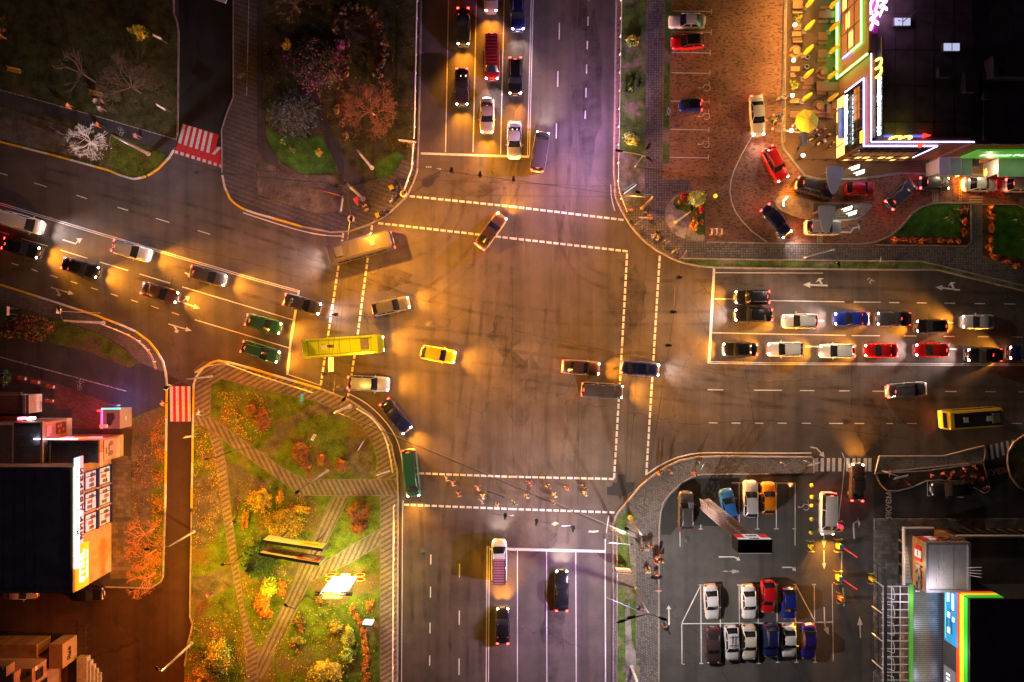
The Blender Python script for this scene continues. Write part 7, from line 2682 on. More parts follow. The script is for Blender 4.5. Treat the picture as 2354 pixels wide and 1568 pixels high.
# west
shrub(65, 752, 72, 'long dark hedge at the left edge below the west road', ['rust', 'olive', 'maroon', 'dark'], 1.3, 2200, 30, .13, 'hedge', 'hedge')
shrub(10, 868, 20, 'dark bush by the left edge above the forecourt', ['dark', 'olive'], 1.0, 300, 26)
bare_tree(352, 1065, 62, 6.5, 'dark bare tree in front of the mural wall', BARK, 61, (-14, -4), 8, 4, trunk=.1)
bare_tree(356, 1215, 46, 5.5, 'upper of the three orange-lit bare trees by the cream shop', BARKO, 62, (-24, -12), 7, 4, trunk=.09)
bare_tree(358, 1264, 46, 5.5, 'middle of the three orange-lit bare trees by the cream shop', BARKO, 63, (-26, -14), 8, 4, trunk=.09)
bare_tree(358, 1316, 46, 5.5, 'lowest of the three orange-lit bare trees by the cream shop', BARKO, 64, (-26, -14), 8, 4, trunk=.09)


def litter(name, label, polys, n, cols, size=.09, z=KZ + .03):
    m = MB()
    for poly, k_ in polys:
        xs, ys = [p[0] for p in poly], [p[1] for p in poly]
        c = 0
        while c < n * k_:
            x, y = random.uniform(min(xs), max(xs)), random.uniform(min(ys), max(ys))
            ins = False
            for (x1, y1), (x2, y2) in zip(poly, poly[1:] + poly[:1]):
                if (y1 > y) != (y2 > y) and x < (x2 - x1) * (y - y1) / (y2 - y1) + x1:
                    ins = not ins
            if not ins:
                continue
            c += 1
            if noise.noise(Vector((x * .035, y * .035, 3))) + random.uniform(-.35, .35) < -.05:
                continue
            m.leaf(g(x, y) + Vector((0, 0, z + random.uniform(0, .03))), size * random.uniform(.6, 1.3), random.randrange(len(cols)), 3)
    return tag(m.build(name, [LM[c] for c in cols]), label, 'fallen leaves', kind='stuff')


litter('fallen_leaves', 'orange fallen leaves along the narrow west road', [([(348, 985), (380, 950), (378, 1176), (372, 1322), (345, 1340), (350, 1180)], 1.0), ([(306, 1050), (345, 1010), (348, 1300), (306, 1320)], .3)], 2600, ['orange', 'orange', 'rust', 'gold'])
litter('fallen_leaves', 'golden fallen leaves scattered over the south-west park', [([(445, 970), (490, 1000), (512, 1130), (500, 1240), (446, 1260)], 1), ([(500, 900), (590, 900), (640, 960), (590, 1020), (500, 975)], .7), ([(440, 1420), (560, 1400), (575, 1568), (425, 1568)], 1), ([(620, 1480), (690, 1400), (860, 1370), (860, 1568), (620, 1568)], 1), ([(540, 1090), (740, 1140), (700, 1260), (600, 1500), (560, 1360)], .8)], 1900, ['gold', 'yellow', 'rust', 'olive'])
litter('fallen_leaves', 'dim fallen leaves over the north-west park', [([(610, -10), (955, -10), (955, 300), (900, 350), (610, 280)], 1), ([(130, 330), (330, 330), (330, 400), (200, 380)], .2)], 2600, ['gold', 'olive', 'rust'], .07)

# ------------------------------------------------------------------ terrace furniture
TZ = KZ + .104


def slats(m, x0, x1, y0, y1, z, n, along='x', mi=0, th=.04):
    for i in range(n):
        if along == 'x':
            w = (y1 - y0) / n
            m.box(((x0 + x1) / 2, y0 + w * (i + .5), z), (x1 - x0, w * .82, th), mi)
        else:
            w = (x1 - x0) / n
            m.box((x0 + w * (i + .5), (y0 + y1) / 2, z), (w * .82, y1 - y0, th), mi)


def table(c, w, d, label, wood=WOOD, group='slatted terrace tables', h=.75):
    p = g(*c, h)
    r = thing('table', label, 'table', Vector((p.x, p.y, TZ)), 0, group)
    W_, D_ = w * S / 4, d * S / 4
    m = MB()
    slats(m, -W_ / 2, W_ / 2, -D_ / 2, D_ / 2, h, max(4, int(W_ / .12)), 'y')
    m.build('tabletop', [wood], r)
    for sx in (-1, 1):
        for sy in (-1, 1):
            m = MB()
            m.box((sx * W_ * .42, sy * D_ * .4, h / 2), (.06, .06, h - .04))
            m.build('leg', [DARKM], r)
    return r


def bench(c, w, d, label, wood=WOOD, back=None, group='slatted terrace benches', h=.45):
    p = g(*c, h)
    r = thing('bench', label, 'bench', Vector((p.x, p.y, TZ)), 0, group)
    W_, D_ = w * S / 4, d * S / 4
    m = MB()
    slats(m, -W_ / 2, W_ / 2, -D_ / 2, D_ / 2, h, max(3, int(D_ / .1)), 'x')
    m.build('seat', [wood], r)
    if back:
        m = MB()
        m.box((0, back * D_ / 2, h + .25), (W_, .05, .4))
        m.build('backrest', [wood], r)
    for s in (-1, 1):
        m = MB()
        m.box((s * W_ * .42, 0, h / 2), (.06, D_ * .8, h - .04))
        m.build('leg', [DARKM], r)
    return r


def roundset(c, rr, label, wood):
    p = g(*c, .6)
    r = thing('round_table', label, 'table', Vector((p.x, p.y, TZ)), 0, 'round terrace tables with curved benches')
    R_ = rr * S / 4
    m = MB()
    m.lathe([(.001, .76), (R_ * .62, .76), (R_ * .62, .71), (.001, .71)], 20)
    m.build('tabletop', [wood], r)
    m = MB()
    m.tube([(0, 0, 0), (0, 0, .72)], .07, 8)
    m.build('leg', [DARKM], r)
    for a0, a1 in ((25, 175), (205, 345)):
        m = MB()
        n = 12
        vs = []
        for i in range(n + 1):
            a = R(a0 + (a1 - a0) * i / n)
            for q, z in ((R_ * .7, .46), (R_ * 1.02, .46), (R_ * 1.02, .05), (R_ * .7, .05)):
                vs.append((q * math.cos(a), q * math.sin(a), z))
        m.add(vs, [(i * 4 + j, i * 4 + (j + 1) % 4, i * 4 + 4 + (j + 1) % 4, i * 4 + 4 + j) for i in range(n) for j in range(4)])
        m.add(vs[:4], [(3, 2, 1, 0)])
        m.add(vs[-4:], [(0, 1, 2, 3)])
        m.build('curved_bench', [wood], r)


def q3(x, y):
    return t(0, 3, x, y)


for x, y, w, d, wd, l in ((268, 50, 90, 72, 1, 'pale table at the top of the railing side of the terrace'), (258, 320, 84, 42, 1, 'narrow pale table above the round pale set'), (245, 640, 84, 42, 1, 'narrow pale table between two ground lamps below the round pale set'), (236, 932, 84, 44, 1, 'narrow pale table above the open yellow umbrella'), (565, 140, 205, 62, 0, 'long brown table at the top of the wall side'), (500, 340, 86, 70, 0, 'square brown table in the upper middle row'), (495, 502, 82, 72, 0, 'square brown table above the upper right round set'), (368, 750, 84, 72, 0, 'square brown table in the middle of the aisle'), (540, 803, 200, 78, 0, 'long brown table above the lower right round set'), (555, 1005, 40, 84, 0, 'narrow upright brown table right of the lower round set'), (606, 978, 46, 52, 0, 'small brown table in the corner by the wall'), (632, 262, 44, 34, 1, 'small pale table against the upper wall')):
    table(q3(x, y), w, d, l, WOODY if wd else WOOD)
for x, y, w, d, wd, b, l in ((262, 118, 86, 30, 1, -1, 'pale bench below the topmost pale table'), (262, 262, 70, 42, 1, 1, 'pale bench beside the upper flower planter'), (262, 375, 84, 46, 1, -1, 'pale bench above the round pale set'), (220, 695, 40, 40, 1, -1, 'short pale bench above the lower flower planter'), (232, 1064, 78, 42, 1, 1, 'pale bench left of the open yellow umbrella'), (500, 206, 92, 26, 0, None, 'left bench of the long upper table'), (608, 206, 84, 26, 0, None, 'right bench of the long upper table'), (560, 88, 190, 14, 0, 1, 'thin bench behind the long upper table'), (494, 402, 82, 26, 0, None, 'bench below the upper square brown table'), (487, 563, 92, 28, 0, None, 'bench above the upper right round set'), (355, 809, 92, 28, 0, None, 'bench below the square table in the aisle'), (482, 863, 82, 28, 0, None, 'left bench of the long lower table'), (588, 863, 86, 28, 0, None, 'right bench of the long lower table'), (448, 800, 16, 90, 0, None, 'upright bench left of the long lower table'), (606, 940, 50, 22, 0, None, 'bench above the small corner table'), (603, 1026, 50, 24, 0, None, 'bench below the small corner table'), (484, 1066, 74, 36, 0, 1, 'left slatted bench behind the open umbrella'), (560, 1072, 66, 40, 0, 1, 'right slatted bench behind the open umbrella'), (630, 372, 44, 26, 1, None, 'upper wall bench in shade'), (628, 432, 44, 30, 1, None, 'second wall bench in shade'), (628, 512, 44, 28, 1, None, 'third wall bench in shade'), (626, 620, 44, 28, 1, None, 'lowest wall bench in shade')):
    bench(q3(x, y), w, d, l, WOODY if wd else WOOD, b)
roundset(q3(255, 475), 54, 'round pale table with curved benches by the terrace railing', WOODY)
roundset(q3(503, 668), 56, 'upper round brown table with curved benches on the wall side', WOOD)
roundset(q3(471, 983), 58, 'lower round brown table with curved benches near the open umbrella', WOOD)
UMY = mat('umbrella_yellow', (.75, .5, .03), .7, .1, 4)
first = None
UG = 'closed yellow umbrellas on the terrace'
for x, y, l in ((330, 88, 'closed yellow umbrella in the aisle, topmost'), (545, 98, 'closed yellow umbrella over the long upper table'), (323, 300, 'closed yellow umbrella beside the narrow pale table'), (545, 306, 'closed yellow umbrella over the upper square brown table'), (312, 520, 'closed yellow umbrella right of the round pale set'), (543, 512, 'closed yellow umbrella over the second square brown table'), (312, 735, 'closed yellow umbrella beside the square aisle table'), (530, 742, 'closed yellow umbrella between upper round set and long lower table'), (300, 945, 'closed yellow umbrella above the open umbrella'), (530, 945, 'closed yellow umbrella over the lower round set')):
    p = g(*q3(x, y))
    p.z = TZ
    if first is None:
        r = first = thing('closed_umbrella', l, 'umbrella', p, 0, UG)
        m = MB()
        m.tube([(0, 0, 0), (0, 0, 3.1)], .03, 6)
        m.build('pole', [DARKM], r)
        m = MB()
        m.lathe([(.05, .6), (.22, .75), (.27, 1.4), (.24, 2.4), (.14, 3.05), (.02, 3.3)], 9)
        for i in range(9):
            a = i * .7
            m.tube([(math.cos(a) * .22, math.sin(a) * .22, .8), (math.cos(a) * .27, math.sin(a) * .27, 1.5), (math.cos(a) * .14, math.sin(a) * .14, 3.0)], .03, 4)
        m.build('folded_canopy', [UMY], r)
        m = MB()
        m.box((0, 0, .05), (.5, .5, .1))
        m.build('base', [CONC], r)
    else:
        dup(first, p, 0, l, UG)
p = g(*q3(362, 1110), 2.6)
r = thing('open_umbrella', 'large open yellow umbrella with dotted panels on the terrace', 'umbrella', Vector((p.x, p.y, TZ)))
m = MB()
pts = [(1.42 * math.cos(R(a)), 1.42 * math.sin(R(a))) for a in range(12, 372, 45)]
vs = [(0, 0, 2.75)] + [(x, y, 2.2) for x, y in pts]
m.add(vs, [(0, i + 1, (i + 1) % 8 + 1) for i in range(8)])
m.add([(x * .99, y * .99, z - .03) for x, y, z in vs], [(0, (i + 1) % 8 + 1, i + 1) for i in range(8)])
m.build('canopy', [UMY], r)
m = MB()
for x, y in pts:
    m.tube([(0, 0, 2.77), (x, y, 2.22)], .018, 4)
m.build('rib', [mat('rib_dark_yellow', (.4, .25, .02), .6, .1)], r)
m = MB()
m.tube([(0, 0, 0), (0, 0, 2.85)], .04, 6)
m.build('pole', [METAL], r)
for x, y, a, l in ((270, 180, 10, 'leafy planter near the upper pale bench'), (238, 785, 12, 'leafy planter above the pale table by the open umbrella')):
    c = q3(x, y)
    rr = shrub(c[0], c[1], a, l, ['lime', 'green', 'yellow'], .9, 200, a, .1, 'planter', 'planter', TZ, 'leafy planters on the terrace')
    m = MB()
    m.lathe([(.25, 0), (.38, .45), (.34, .45), (.3, .35), (.001, .35)], 12)
    m.build('pot', [CONC], rr)
for x, y, l in ((348, 540, 'upper dark drum-shaped bin in the terrace aisle'), (343, 628, 'lower dark drum-shaped bin in the terrace aisle')):
    p = g(*q3(x, y), .5)
    r = thing('bin', l, 'bin', Vector((p.x, p.y, TZ)), 0, 'dark drum-shaped bins')
    m = MB()
    m.lathe([(.24, 0), (.28, .8), (.2, .82), (.18, .7), (.001, .7)], 14)
    m.build('drum', [DARKM], r)
    m = MB()
    m.lathe([(.2, .82), (.29, .82), (.29, .78)], 14)
    m.build('rim', [METAL], r)
GLN = 'glowing ground lamps of the terrace'
for i, (x, y, l) in enumerate(((240, 238, 'glowing ground lamp beside the upper leafy planter'), (228, 562, 'glowing ground lamp below the round pale set'), (216, 885, 'glowing ground lamp above the lowest narrow pale table'), (207, 1206, 'glowing ground lamp left below the open umbrella'), (315, 1435, 'glowing ground lamp at the terrace corner'), (240, -80, 'glowing ground lamp at the top edge of the terrace'))):
    p = g(*q3(x, y), 2.4)
    r = thing('post_lamp', l, 'lamp', Vector((p.x, p.y, TZ)), 0, GLN)
    m = MB()
    m.tube([(0, 0, 0), (0, 0, 2.3)], .035, 6)
    m.build('post', [DARKM], r)
    m = MB()
    m.ball((0, 0, 2.45), .2)
    m.build('globe', [emi('lamp_globe', (1, .85, .55), 22)], r)
    lamp_light(Vector((p.x, p.y, TZ + 2.5)), (1, .48, .09), 1900, r, False, .2)
p = g(*t(1, 2, 1870, 233), .6)
r = thing('ball_bollard', 'bright yellow ball bollard on the brick paving', 'bollard', Vector((p.x, p.y, KZ)))
m = MB()
m.ball((0, 0, .4), .26)
m.build('ball', [emi('ball_yellow', (.85, .8, .03), .6)], r)
m = MB()
m.lathe([(.16, 0), (.12, .2)], 10)
m.build('foot', [DARKM], r)
# cycle stands on the brick paving
for i, x in enumerate((1815, 1860, 1905)):
    p = g(*t(1, 2, x, 568))
    r = tag(MB().tube([(0, -.35, 0), (0, -.35, .75), (0, .35, .75), (0, .35, 0)], .03, 6).tube([(.16, -.35, 0), (.16, -.35, .75), (.16, .35, .75), (.16, .35, 0)], .03, 6).build('cycle_stand', [mat('stand_pink_steel', (.5, .4, .38), .4, .1)]), ('left', 'middle', 'right')[i] + ' of the three cycle stands beside the half-round flower bed', 'cycle stand', 'cycle stands on the brick paving')
    r.location = (p.x, p.y, KZ)
# yellow bollards and the barrier gate of the lot
YB = mat('bollard_yellow', (.7, .55, .03), .5, .1)
for c, l in ((t(2, 3, 400, 1326), 'topmost yellow ball bollard of the lot, above the wheelchair sign'), (t(2, 3, 402, 1433), 'second yellow ball bollard from the top of the row'), (t(2, 3, 399, 1514), 'yellow ball bollard level with the wheelchair sign'), (t(3, 3, 396, 68), 'fourth yellow ball bollard from the top of the row'), (t(3, 3, 393, 191), 'lowest yellow ball bollard of the row')):
    p = g(*c, .6)
    r = thing('bollard', l, 'bollard', Vector((p.x, p.y, .004)), 0, 'yellow ball bollards')
    m = MB()
    m.lathe([(.12, 0), (.12, .5)], 10)
    m.build('post', [BLACKP], r)
    m = MB()
    m.ball((0, 0, .7), .26)
    m.build('ball', [YB], r)
for i, (c, l) in enumerate(((t(3, 3, 670, 325), 'upper barrier gate with raised-out red and white arm'), (t(3, 3, 668, 620), 'lower barrier gate with red arm'))):
    p = g(*c, 1)
    r = thing('barrier_gate', l, 'barrier', Vector((p.x, p.y, .004)), 0, 'barrier gates of the lot')
    m = MB()
    m.box((0, 0, .55), (.45, .55, 1.1))
    m.box((.05, 0, 1.13), (.5, .45, .06), 1)
    m.build('cabinet', [YB, mat('cabinet_blue', (.05, .2, .5), .4, .1)], r)
    m = MB()
    d = Vector((1.75, -1.2, 0))
    for k_ in range(8):
        a, b = d * (k_ / 8), d * ((k_ + 1) / 8)
        m.tube([Vector((.15, 0, 1.0)) + a + Vector((0, 0, .02 * k_)), Vector((.15, 0, 1.0)) + b + Vector((0, 0, .02 * k_ + .02))], .07, 6, 0 if k_ % 4 else 1)
    m.build('arm', [emi('barrier_red', (.9, .03, .02), .8), mat('barrier_white', (.75, .7, .68), .4, .1)], r)
    for s in (-1, 1):
        m = MB()
        m.tube([(-.4, s * .75, 0), (-.4, s * .75, .55), (.45, s * .75, .55), (.45, s * .75, 0)], .05, 6)
        m.build('guard_rail', [YB], r)
for c, l in ((t(3, 3, 405, 328), 'small yellow ticket post with guard rails left of the arrow lane'), (t(3, 3, 680, 805), 'orange control box with guard rail below the lower barrier gate'), (t(3, 3, 966, 625), 'small yellow box on the black trellis frame')):
    p = g(*c, .8)
    r = thing('ticket_post', l, 'ticket post', Vector((p.x, p.y, .004)))
    m = MB()
    m.box((0, 0, .6), (.4, .4, 1.2))
    m.build('cabinet', [YB if '680' not in str(c) and c[1] < 1370 else mat('cabinet_orange', (.7, .15, .03), .5, .1)], r)
    for s in (-1, 1):
        m = MB()
        m.tube([(-.3, s * .62, 0), (-.3, s * .62, .5), (.4, s * .62, .5), (.4, s * .62, 0)], .05, 6)
        m.build('guard_rail', [YB], r)
p = g(*t(3, 3, 675, 145), .9)
r = thing('warning_bollard', 'red lit bollard with yellow guard rails beside the white van', 'bollard', Vector((p.x, p.y, .004)))
m = MB()
m.lathe([(.22, 0), (.26, .9), (.16, 1.15), (.001, 1.2)], 12)
m.build('body', [emi('bollard_red_lit', (.9, .03, .08), 1.5)], r)
for s in (-1, 1):
    m = MB()
    m.tube([(-.4, s * .6, 0), (-.4, s * .6, .5), (.4, s * .6, .5), (.4, s * .6, 0)], .05, 6)
    m.build('guard_rail', [YB], r)
# ------------------------------------------------------------------ people
SKIN = mat('skin', (.55, .33, .24), .6, .05)


def skin_mesh(name, nodes, edges, sub=1):
    """grow one continuous surface along a skeleton: nodes = [(x, y, z, radius)], root first"""
    me = bpy.data.meshes.new(name)
    me.from_pydata([n[:3] for n in nodes], edges, [])
    o = bpy.data.objects.new(name, me)
    COL.objects.link(o)
    md = o.modifiers.new('s', 'SKIN')
    md.use_smooth_shade = True
    for i, n in enumerate(nodes):
        v = me.skin_vertices[0].data[i]
        v.radius = (n[3], n[3] if len(n) < 5 else n[4])
        v.use_root = i == 0
    if sub:
        sb = o.modifiers.new('u', 'SUBSURF')
        sb.levels = sub
    dg = bpy.context.evaluated_depsgraph_get()
    ev = o.evaluated_get(dg)
    out = bpy.data.meshes.new_from_object(ev)
    out.name = name
    bpy.data.objects.remove(o)
    bpy.data.meshes.remove(me)
    return out


def skeleton(pose):
    """pose: stand, walk, carry, ride. x forward, y left. returns joints"""
    J = {}
    seat = pose == 'ride'
    hz = .92 if not seat else .98
    lean = {'stand': 0, 'walk': .05, 'carry': .03, 'ride': .22}[pose]
    J['pelvis'] = (0, 0, hz)
    J['waist'] = (lean * .3, 0, hz + .18)
    J['chest'] = (lean * .8, 0, hz + .40)
    J['neck'] = (lean * 1.2, 0, hz + .56)
    J['head'] = (lean * 1.2 + .03, 0, hz + .68)
    J['crown'] = (lean * 1.2 + .02, 0, hz + .80)
    st = {'stand': (0, 0), 'walk': (.26, -.26), 'carry': (.12, -.12), 'ride': (.3, .34)}[pose]
    for s, y, n in ((st[0], .1, 'l'), (st[1], -.1, 'r')):
        J['hip' + n] = (0, y, hz - .04)
        if seat:
            J['knee' + n] = (s, y * 1.1, hz - .28 + (.12 if n == 'l' else -.02))
            J['ankle' + n] = (s - .16, y * 1.1, hz - .66 + (.14 if n == 'l' else 0))
        else:
            J['knee' + n] = (s * .55 + .03, y * 1.05, .49)
            J['ankle' + n] = (s, y * 1.05, .085 + max(0, -s) * .25)
        J['toe' + n] = (J['ankle' + n][0] + .17, y * 1.2, max(.035, J['ankle' + n][2] - .05))
        sh = J['chest']
        J['sh' + n] = (sh[0], y * 2.0, sh[2] + .09)
        if pose == 'ride':
            J['el' + n] = (sh[0] + .2, y * 2.5, sh[2] - .12)
            J['wr' + n] = (sh[0] + .42, y * 2.5, sh[2] - .2)
        elif pose == 'carry':
            J['el' + n] = (sh[0] + .04, y * 2.4, sh[2] - .2)
            J['wr' + n] = (sh[0] + .26, y * 1.5, sh[2] - .22)
        else:
            w = -s if pose == 'walk' else 0
            J['el' + n] = (sh[0] + w * .5 - .02, y * 2.35, sh[2] - .2)
            J['wr' + n] = (sh[0] + w * 1.1 + .04, y * 2.4, sh[2] - .44)
    return J


def body_mesh(pose):
    J = skeleton(pose)
    N, E, ix = [], [], {}

    def nd(k_, p, *r):
        ix[k_] = len(N)
        N.append((*p, *r))

    def link(*ks):
        for a, b in zip(ks[:-1], ks[1:]):
            E.append((ix[a], ix[b]))
    nd('pelvis', J['pelvis'], .13, .10)
    nd('waist', J['waist'], .12, .095)
    nd('chest', J['chest'], .15, .11)
    nd('neck', J['neck'], .052)
    nd('head', J['head'], .095, .085)
    nd('crown', J['crown'], .085, .075)
    link('pelvis', 'waist', 'chest', 'neck', 'head', 'crown')
    h = Vector(J['head'])
    nd('nose', h + Vector((.115, 0, .0)), .014)
    link('head', 'nose')
    for n, s in (('l', 1), ('r', -1)):
        nd('ear' + n, h + Vector((0, s * .098, .0)), .018)
        link('head', 'ear' + n)
        nd('hip' + n, J['hip' + n], .09)
        nd('knee' + n, J['knee' + n], .058)
        nd('ankle' + n, J['ankle' + n], .042)
        nd('toe' + n, J['toe' + n], .035)
        link('pelvis', 'hip' + n, 'knee' + n, 'ankle' + n, 'toe' + n)
        nd('sh' + n, J['sh' + n], .058)
        nd('el' + n, J['el' + n], .042)
        nd('wr' + n, J['wr' + n], .028)
        link('chest', 'sh' + n, 'el' + n, 'wr' + n)
        w, e = Vector(J['wr' + n]), Vector(J['el' + n])
        d = (w - e).normalized()
        side = Vector((0, 1, 0)).cross(d).normalized() if abs(d.y) < .9 else Vector((1, 0, 0))
        palm = w + d * .07
        nd('palm' + n, palm, .034, .02)
        link('wr' + n, 'palm' + n)
        for i, (o_, L) in enumerate(((-.027, .068), (-.009, .078), (.009, .074), (.026, .058))):
            b = palm + side * o_ + d * .02
            k1, k2 = b + d * L * .5, b + d * L + Vector((0, -s * .022, 0))
            nd('f%d%sa' % (i, n), k1, .0095)
            nd('f%d%sb' % (i, n), k2, .0085)
            link('palm' + n, 'f%d%sa' % (i, n), 'f%d%sb' % (i, n))
        nd('th' + n, w + d * .05 + side * .045, .011)
        nd('tt' + n, w + d * .085 + side * .062, .009)
        link('palm' + n, 'th' + n, 'tt' + n)
    me = skin_mesh('body', N, E, 1)
    # eyes and mouth joined into the same mesh
    bm = bmesh.new()
    bm.from_mesh(me)
    for s in (-1, 1):
        ret = bmesh.ops.create_uvsphere(bm, u_segments=6, v_segments=4, radius=.013, matrix=Matrix.Translation(h + Vector((.082, s * .034, .022))))
        for v in ret['verts']:
            for f in v.link_faces:
                f.material_index = 1
    bm.to_mesh(me)
    bm.free()
    return me, J


_pp = {}


def people_meshes(pose):
    if pose in _pp:
        return _pp[pose]
    body, J = body_mesh(pose)
    out = {'body': body}
    N = [(*J['waist'], .15, .12), (*J['pelvis'], .155, .125), (*J['chest'], .185, .135)]
    E = [(0, 1), (0, 2)]
    nk = Vector(J['neck']).lerp(Vector(J['chest']), .45)
    N.append((*nk, .085))
    E.append((2, 3))
    for n in 'lr':
        k_ = len(N)
        N += [(*J['sh' + n], .085), (*J['el' + n], .064), (*Vector(J['wr' + n]).lerp(Vector(J['el' + n]), .05), .045)]
        E += [(2, k_), (k_, k_ + 1), (k_ + 1, k_ + 2)]
    out['jacket'] = skin_mesh('jacket', N, E)
    N = [(*J['pelvis'], .148, .12)]
    E = []
    for n in 'lr':
        k_ = len(N)
        N += [(*J['hip' + n], .105), (*J['knee' + n], .074), (*Vector(J['ankle' + n]).lerp(Vector(J['knee' + n]), .06), .058)]
        E += [(0, k_), (k_, k_ + 1), (k_ + 1, k_ + 2)]
    out['trousers'] = skin_mesh('trousers', N, E)
    for n in 'lr':
        a, b = Vector(J['ankle' + n]), Vector(J['toe' + n])
        m = MB()
        m.add(*ell(((a + b) / 2)[:], (.14, .055, .05)), 0, True, None)
        out['shoe', n] = m
    h = Vector(J['head'])
    m = MB()
    pr = []
    vs, fs = [], []
    for i in range(5):
        a = math.pi / 2 * i / 4
        for k_ in range(12):
            b = 2 * math.pi * k_ / 12
            drop = -.07 if math.cos(b) < .2 else .02
            z = .115 * math.sin(a) + .02 + (drop if i == 0 else 0)
            rr = .112 * math.cos(a) + .002
            vs.append((h.x - .012 + rr * math.cos(b), h.y + rr * .94 * math.sin(b), h.z + z + .02))
    for i in range(4):
        for k_ in range(12):
            fs.append((i * 12 + k_, i * 12 + (k_ + 1) % 12, (i + 1) * 12 + (k_ + 1) % 12, (i + 1) * 12 + k_))
    m.add(vs, fs, 0, True)
    out['hair'] = m
    out['J'] = J
    _pp[pose] = out
    return out


CL = dict(black=(.015, .015, .018), dark=(.05, .045, .05), grey=(.22, .21, .22), white=(.6, .58, .57), red=(.5, .03, .03), pink=(.6, .2, .3), yellow=(.7, .5, .03), orange=(.65, .22, .03), blue=(.04, .07, .3), beige=(.5, .4, .3), lime=(.35, .6, .05), brown=(.16, .09, .05), lilac=(.4, .35, .6), cream=(.7, .62, .5), teal=(.1, .3, .32))
HAIR = dict(dark=(.02, .015, .012), brown=(.1, .05, .025), blond=(.5, .34, .12), grey=(.3, .29, .28))


def person(px, py, deg, label, top, legs='dark', hair='dark', pose='stand', sc=1.0, z=KZ, group=None, cap=None, bag=None):
    p = g(px, py, 1.3)
    r = thing('person', label, 'person', Vector((p.x, p.y, z)), R(deg), group)
    r.scale = (sc, sc, sc)
    P = people_meshes(pose)
    for k_, me in P.items():
        if k_ == 'J':
            continue
        nm = k_ if isinstance(k_, str) else k_[0]
        mt = {'body': SKIN, 'jacket': mat('cloth_' + top, CL[top], .85, .12, 8), 'trousers': mat('cloth_' + legs, CL[legs], .85, .12, 8), 'shoe': mat('cloth_black', CL['black'], .85, .12, 8), 'hair': mat('cloth_' + cap, CL[cap], .85, .12, 8) if cap else mat('hair_' + hair, HAIR[hair], .7, .2, 30)}[nm]
        if isinstance(me, MB):
            o = me.build(nm if not (nm == 'hair' and cap) else 'cap', [mt], r)
        else:
            if nm == 'body' and not me.materials:
                me.materials.append(SKIN)
                me.materials.append(mat('eye_dark', (.02, .015, .015), .3, 0))
            elif nm != 'body':
                me = me.copy()
                me.materials.clear()
                me.materials.append(mt)
            o = bpy.data.objects.new(nm, me)
            COL.objects.link(o)
            o.parent = r
    return r


def bicycle3(px, py, deg, label, z=KZ, col='black'):
    p = g(px, py, .5)
    r = thing('bicycle', label, 'bicycle', Vector((p.x, p.y, z)), R(deg))
    for x in (-.52, .52):
        m = MB()
        pts = [(x + .33 * math.cos(R(a)), 0, .34 + .33 * math.sin(R(a))) for a in range(0, 361, 24)]
        m.tube(pts, .025, 5)
        for a in range(0, 180, 36):
            m.tube([(x + .32 * math.cos(R(a)), 0, .34 + .32 * math.sin(R(a))), (x - .32 * math.cos(R(a)), 0, .34 - .32 * math.sin(R(a)))], .006, 3)
        m.build('wheel', [RUBBER], r)
    m = MB()
    for a, b in (((-.52, 0, .34), (-.08, 0, .32)), ((-.52, 0, .34), (-.2, 0, .82)), ((-.08, 0, .32), (-.22, 0, .9)), ((-.08, 0, .32), (.36, 0, .8)), ((-.2, 0, .82), (.34, 0, .86)), ((.52, 0, .34), (.34, 0, .98))):
        m.tube([a, b], .022, 5)
    m.build('bike_frame', [mat('cloth_' + col, CL[col], .85, .12, 8)], r)
    m = MB()
    m.tube([(.28, .27, 1.0), (.36, .12, 1.0), (.36, -.12, 1.0), (.28, -.27, 1.0)], .02, 5)
    m.build('handlebar', [BLACKP], r)
    m = MB()
    m.add(*ell((-.24, 0, .94), (.14, .08, .04)), 0, True)
    m.build('saddle', [BLACKP], r)
    return r


def carrybag(px, py, deg, col, label, w=.5, h=.5, z=1.15):
    p = g(px, py, z)
    r = thing('delivery_bag', label, 'bag', p, R(deg))
    m = MB()
    m.box((0, 0, 0), (w * .8, w, h))
    m.build('box_body', [mat('bag_' + col, CL[col], .6, .1)], r)
    m = MB()
    m.box((0, 0, h / 2 + .02), (w * .84, w * 1.04, .06))
    m.build('flap', [mat('bag_flap_' + col, tuple(x * .85 for x in CL[col]), .6, .1)], r)
    return r


def q(r_, x, y):     # position inside the two enlarged survey crops of the corners
    return (1340 + x / 6.818, 700 + y / 6.818)


U = 2353 / 4096
nwc = lambda x, y: ((1340 + x / 6.818) * U * 1.00021, (700 + y / 6.818) * U * 1.00021)
nec = lambda x, y: ((2460 + x / 4.1265) * U * 1.00021, (700 + y / 4.1265) * U * 1.00021)
mcd = lambda x, y: ((3050 + x / 5.226) * U * 1.00021, (380 + y / 5.226) * U * 1.00021)
cro = lambda x, y: ((1740 + x / 3.462) * U * 1.00021, (1850 + y / 3.462) * U * 1.00021)
sec = lambda x, y: ((2440 + x / 4.9) * U * 1.00021, (2040 + y / 4.9) * U * 1.00021)
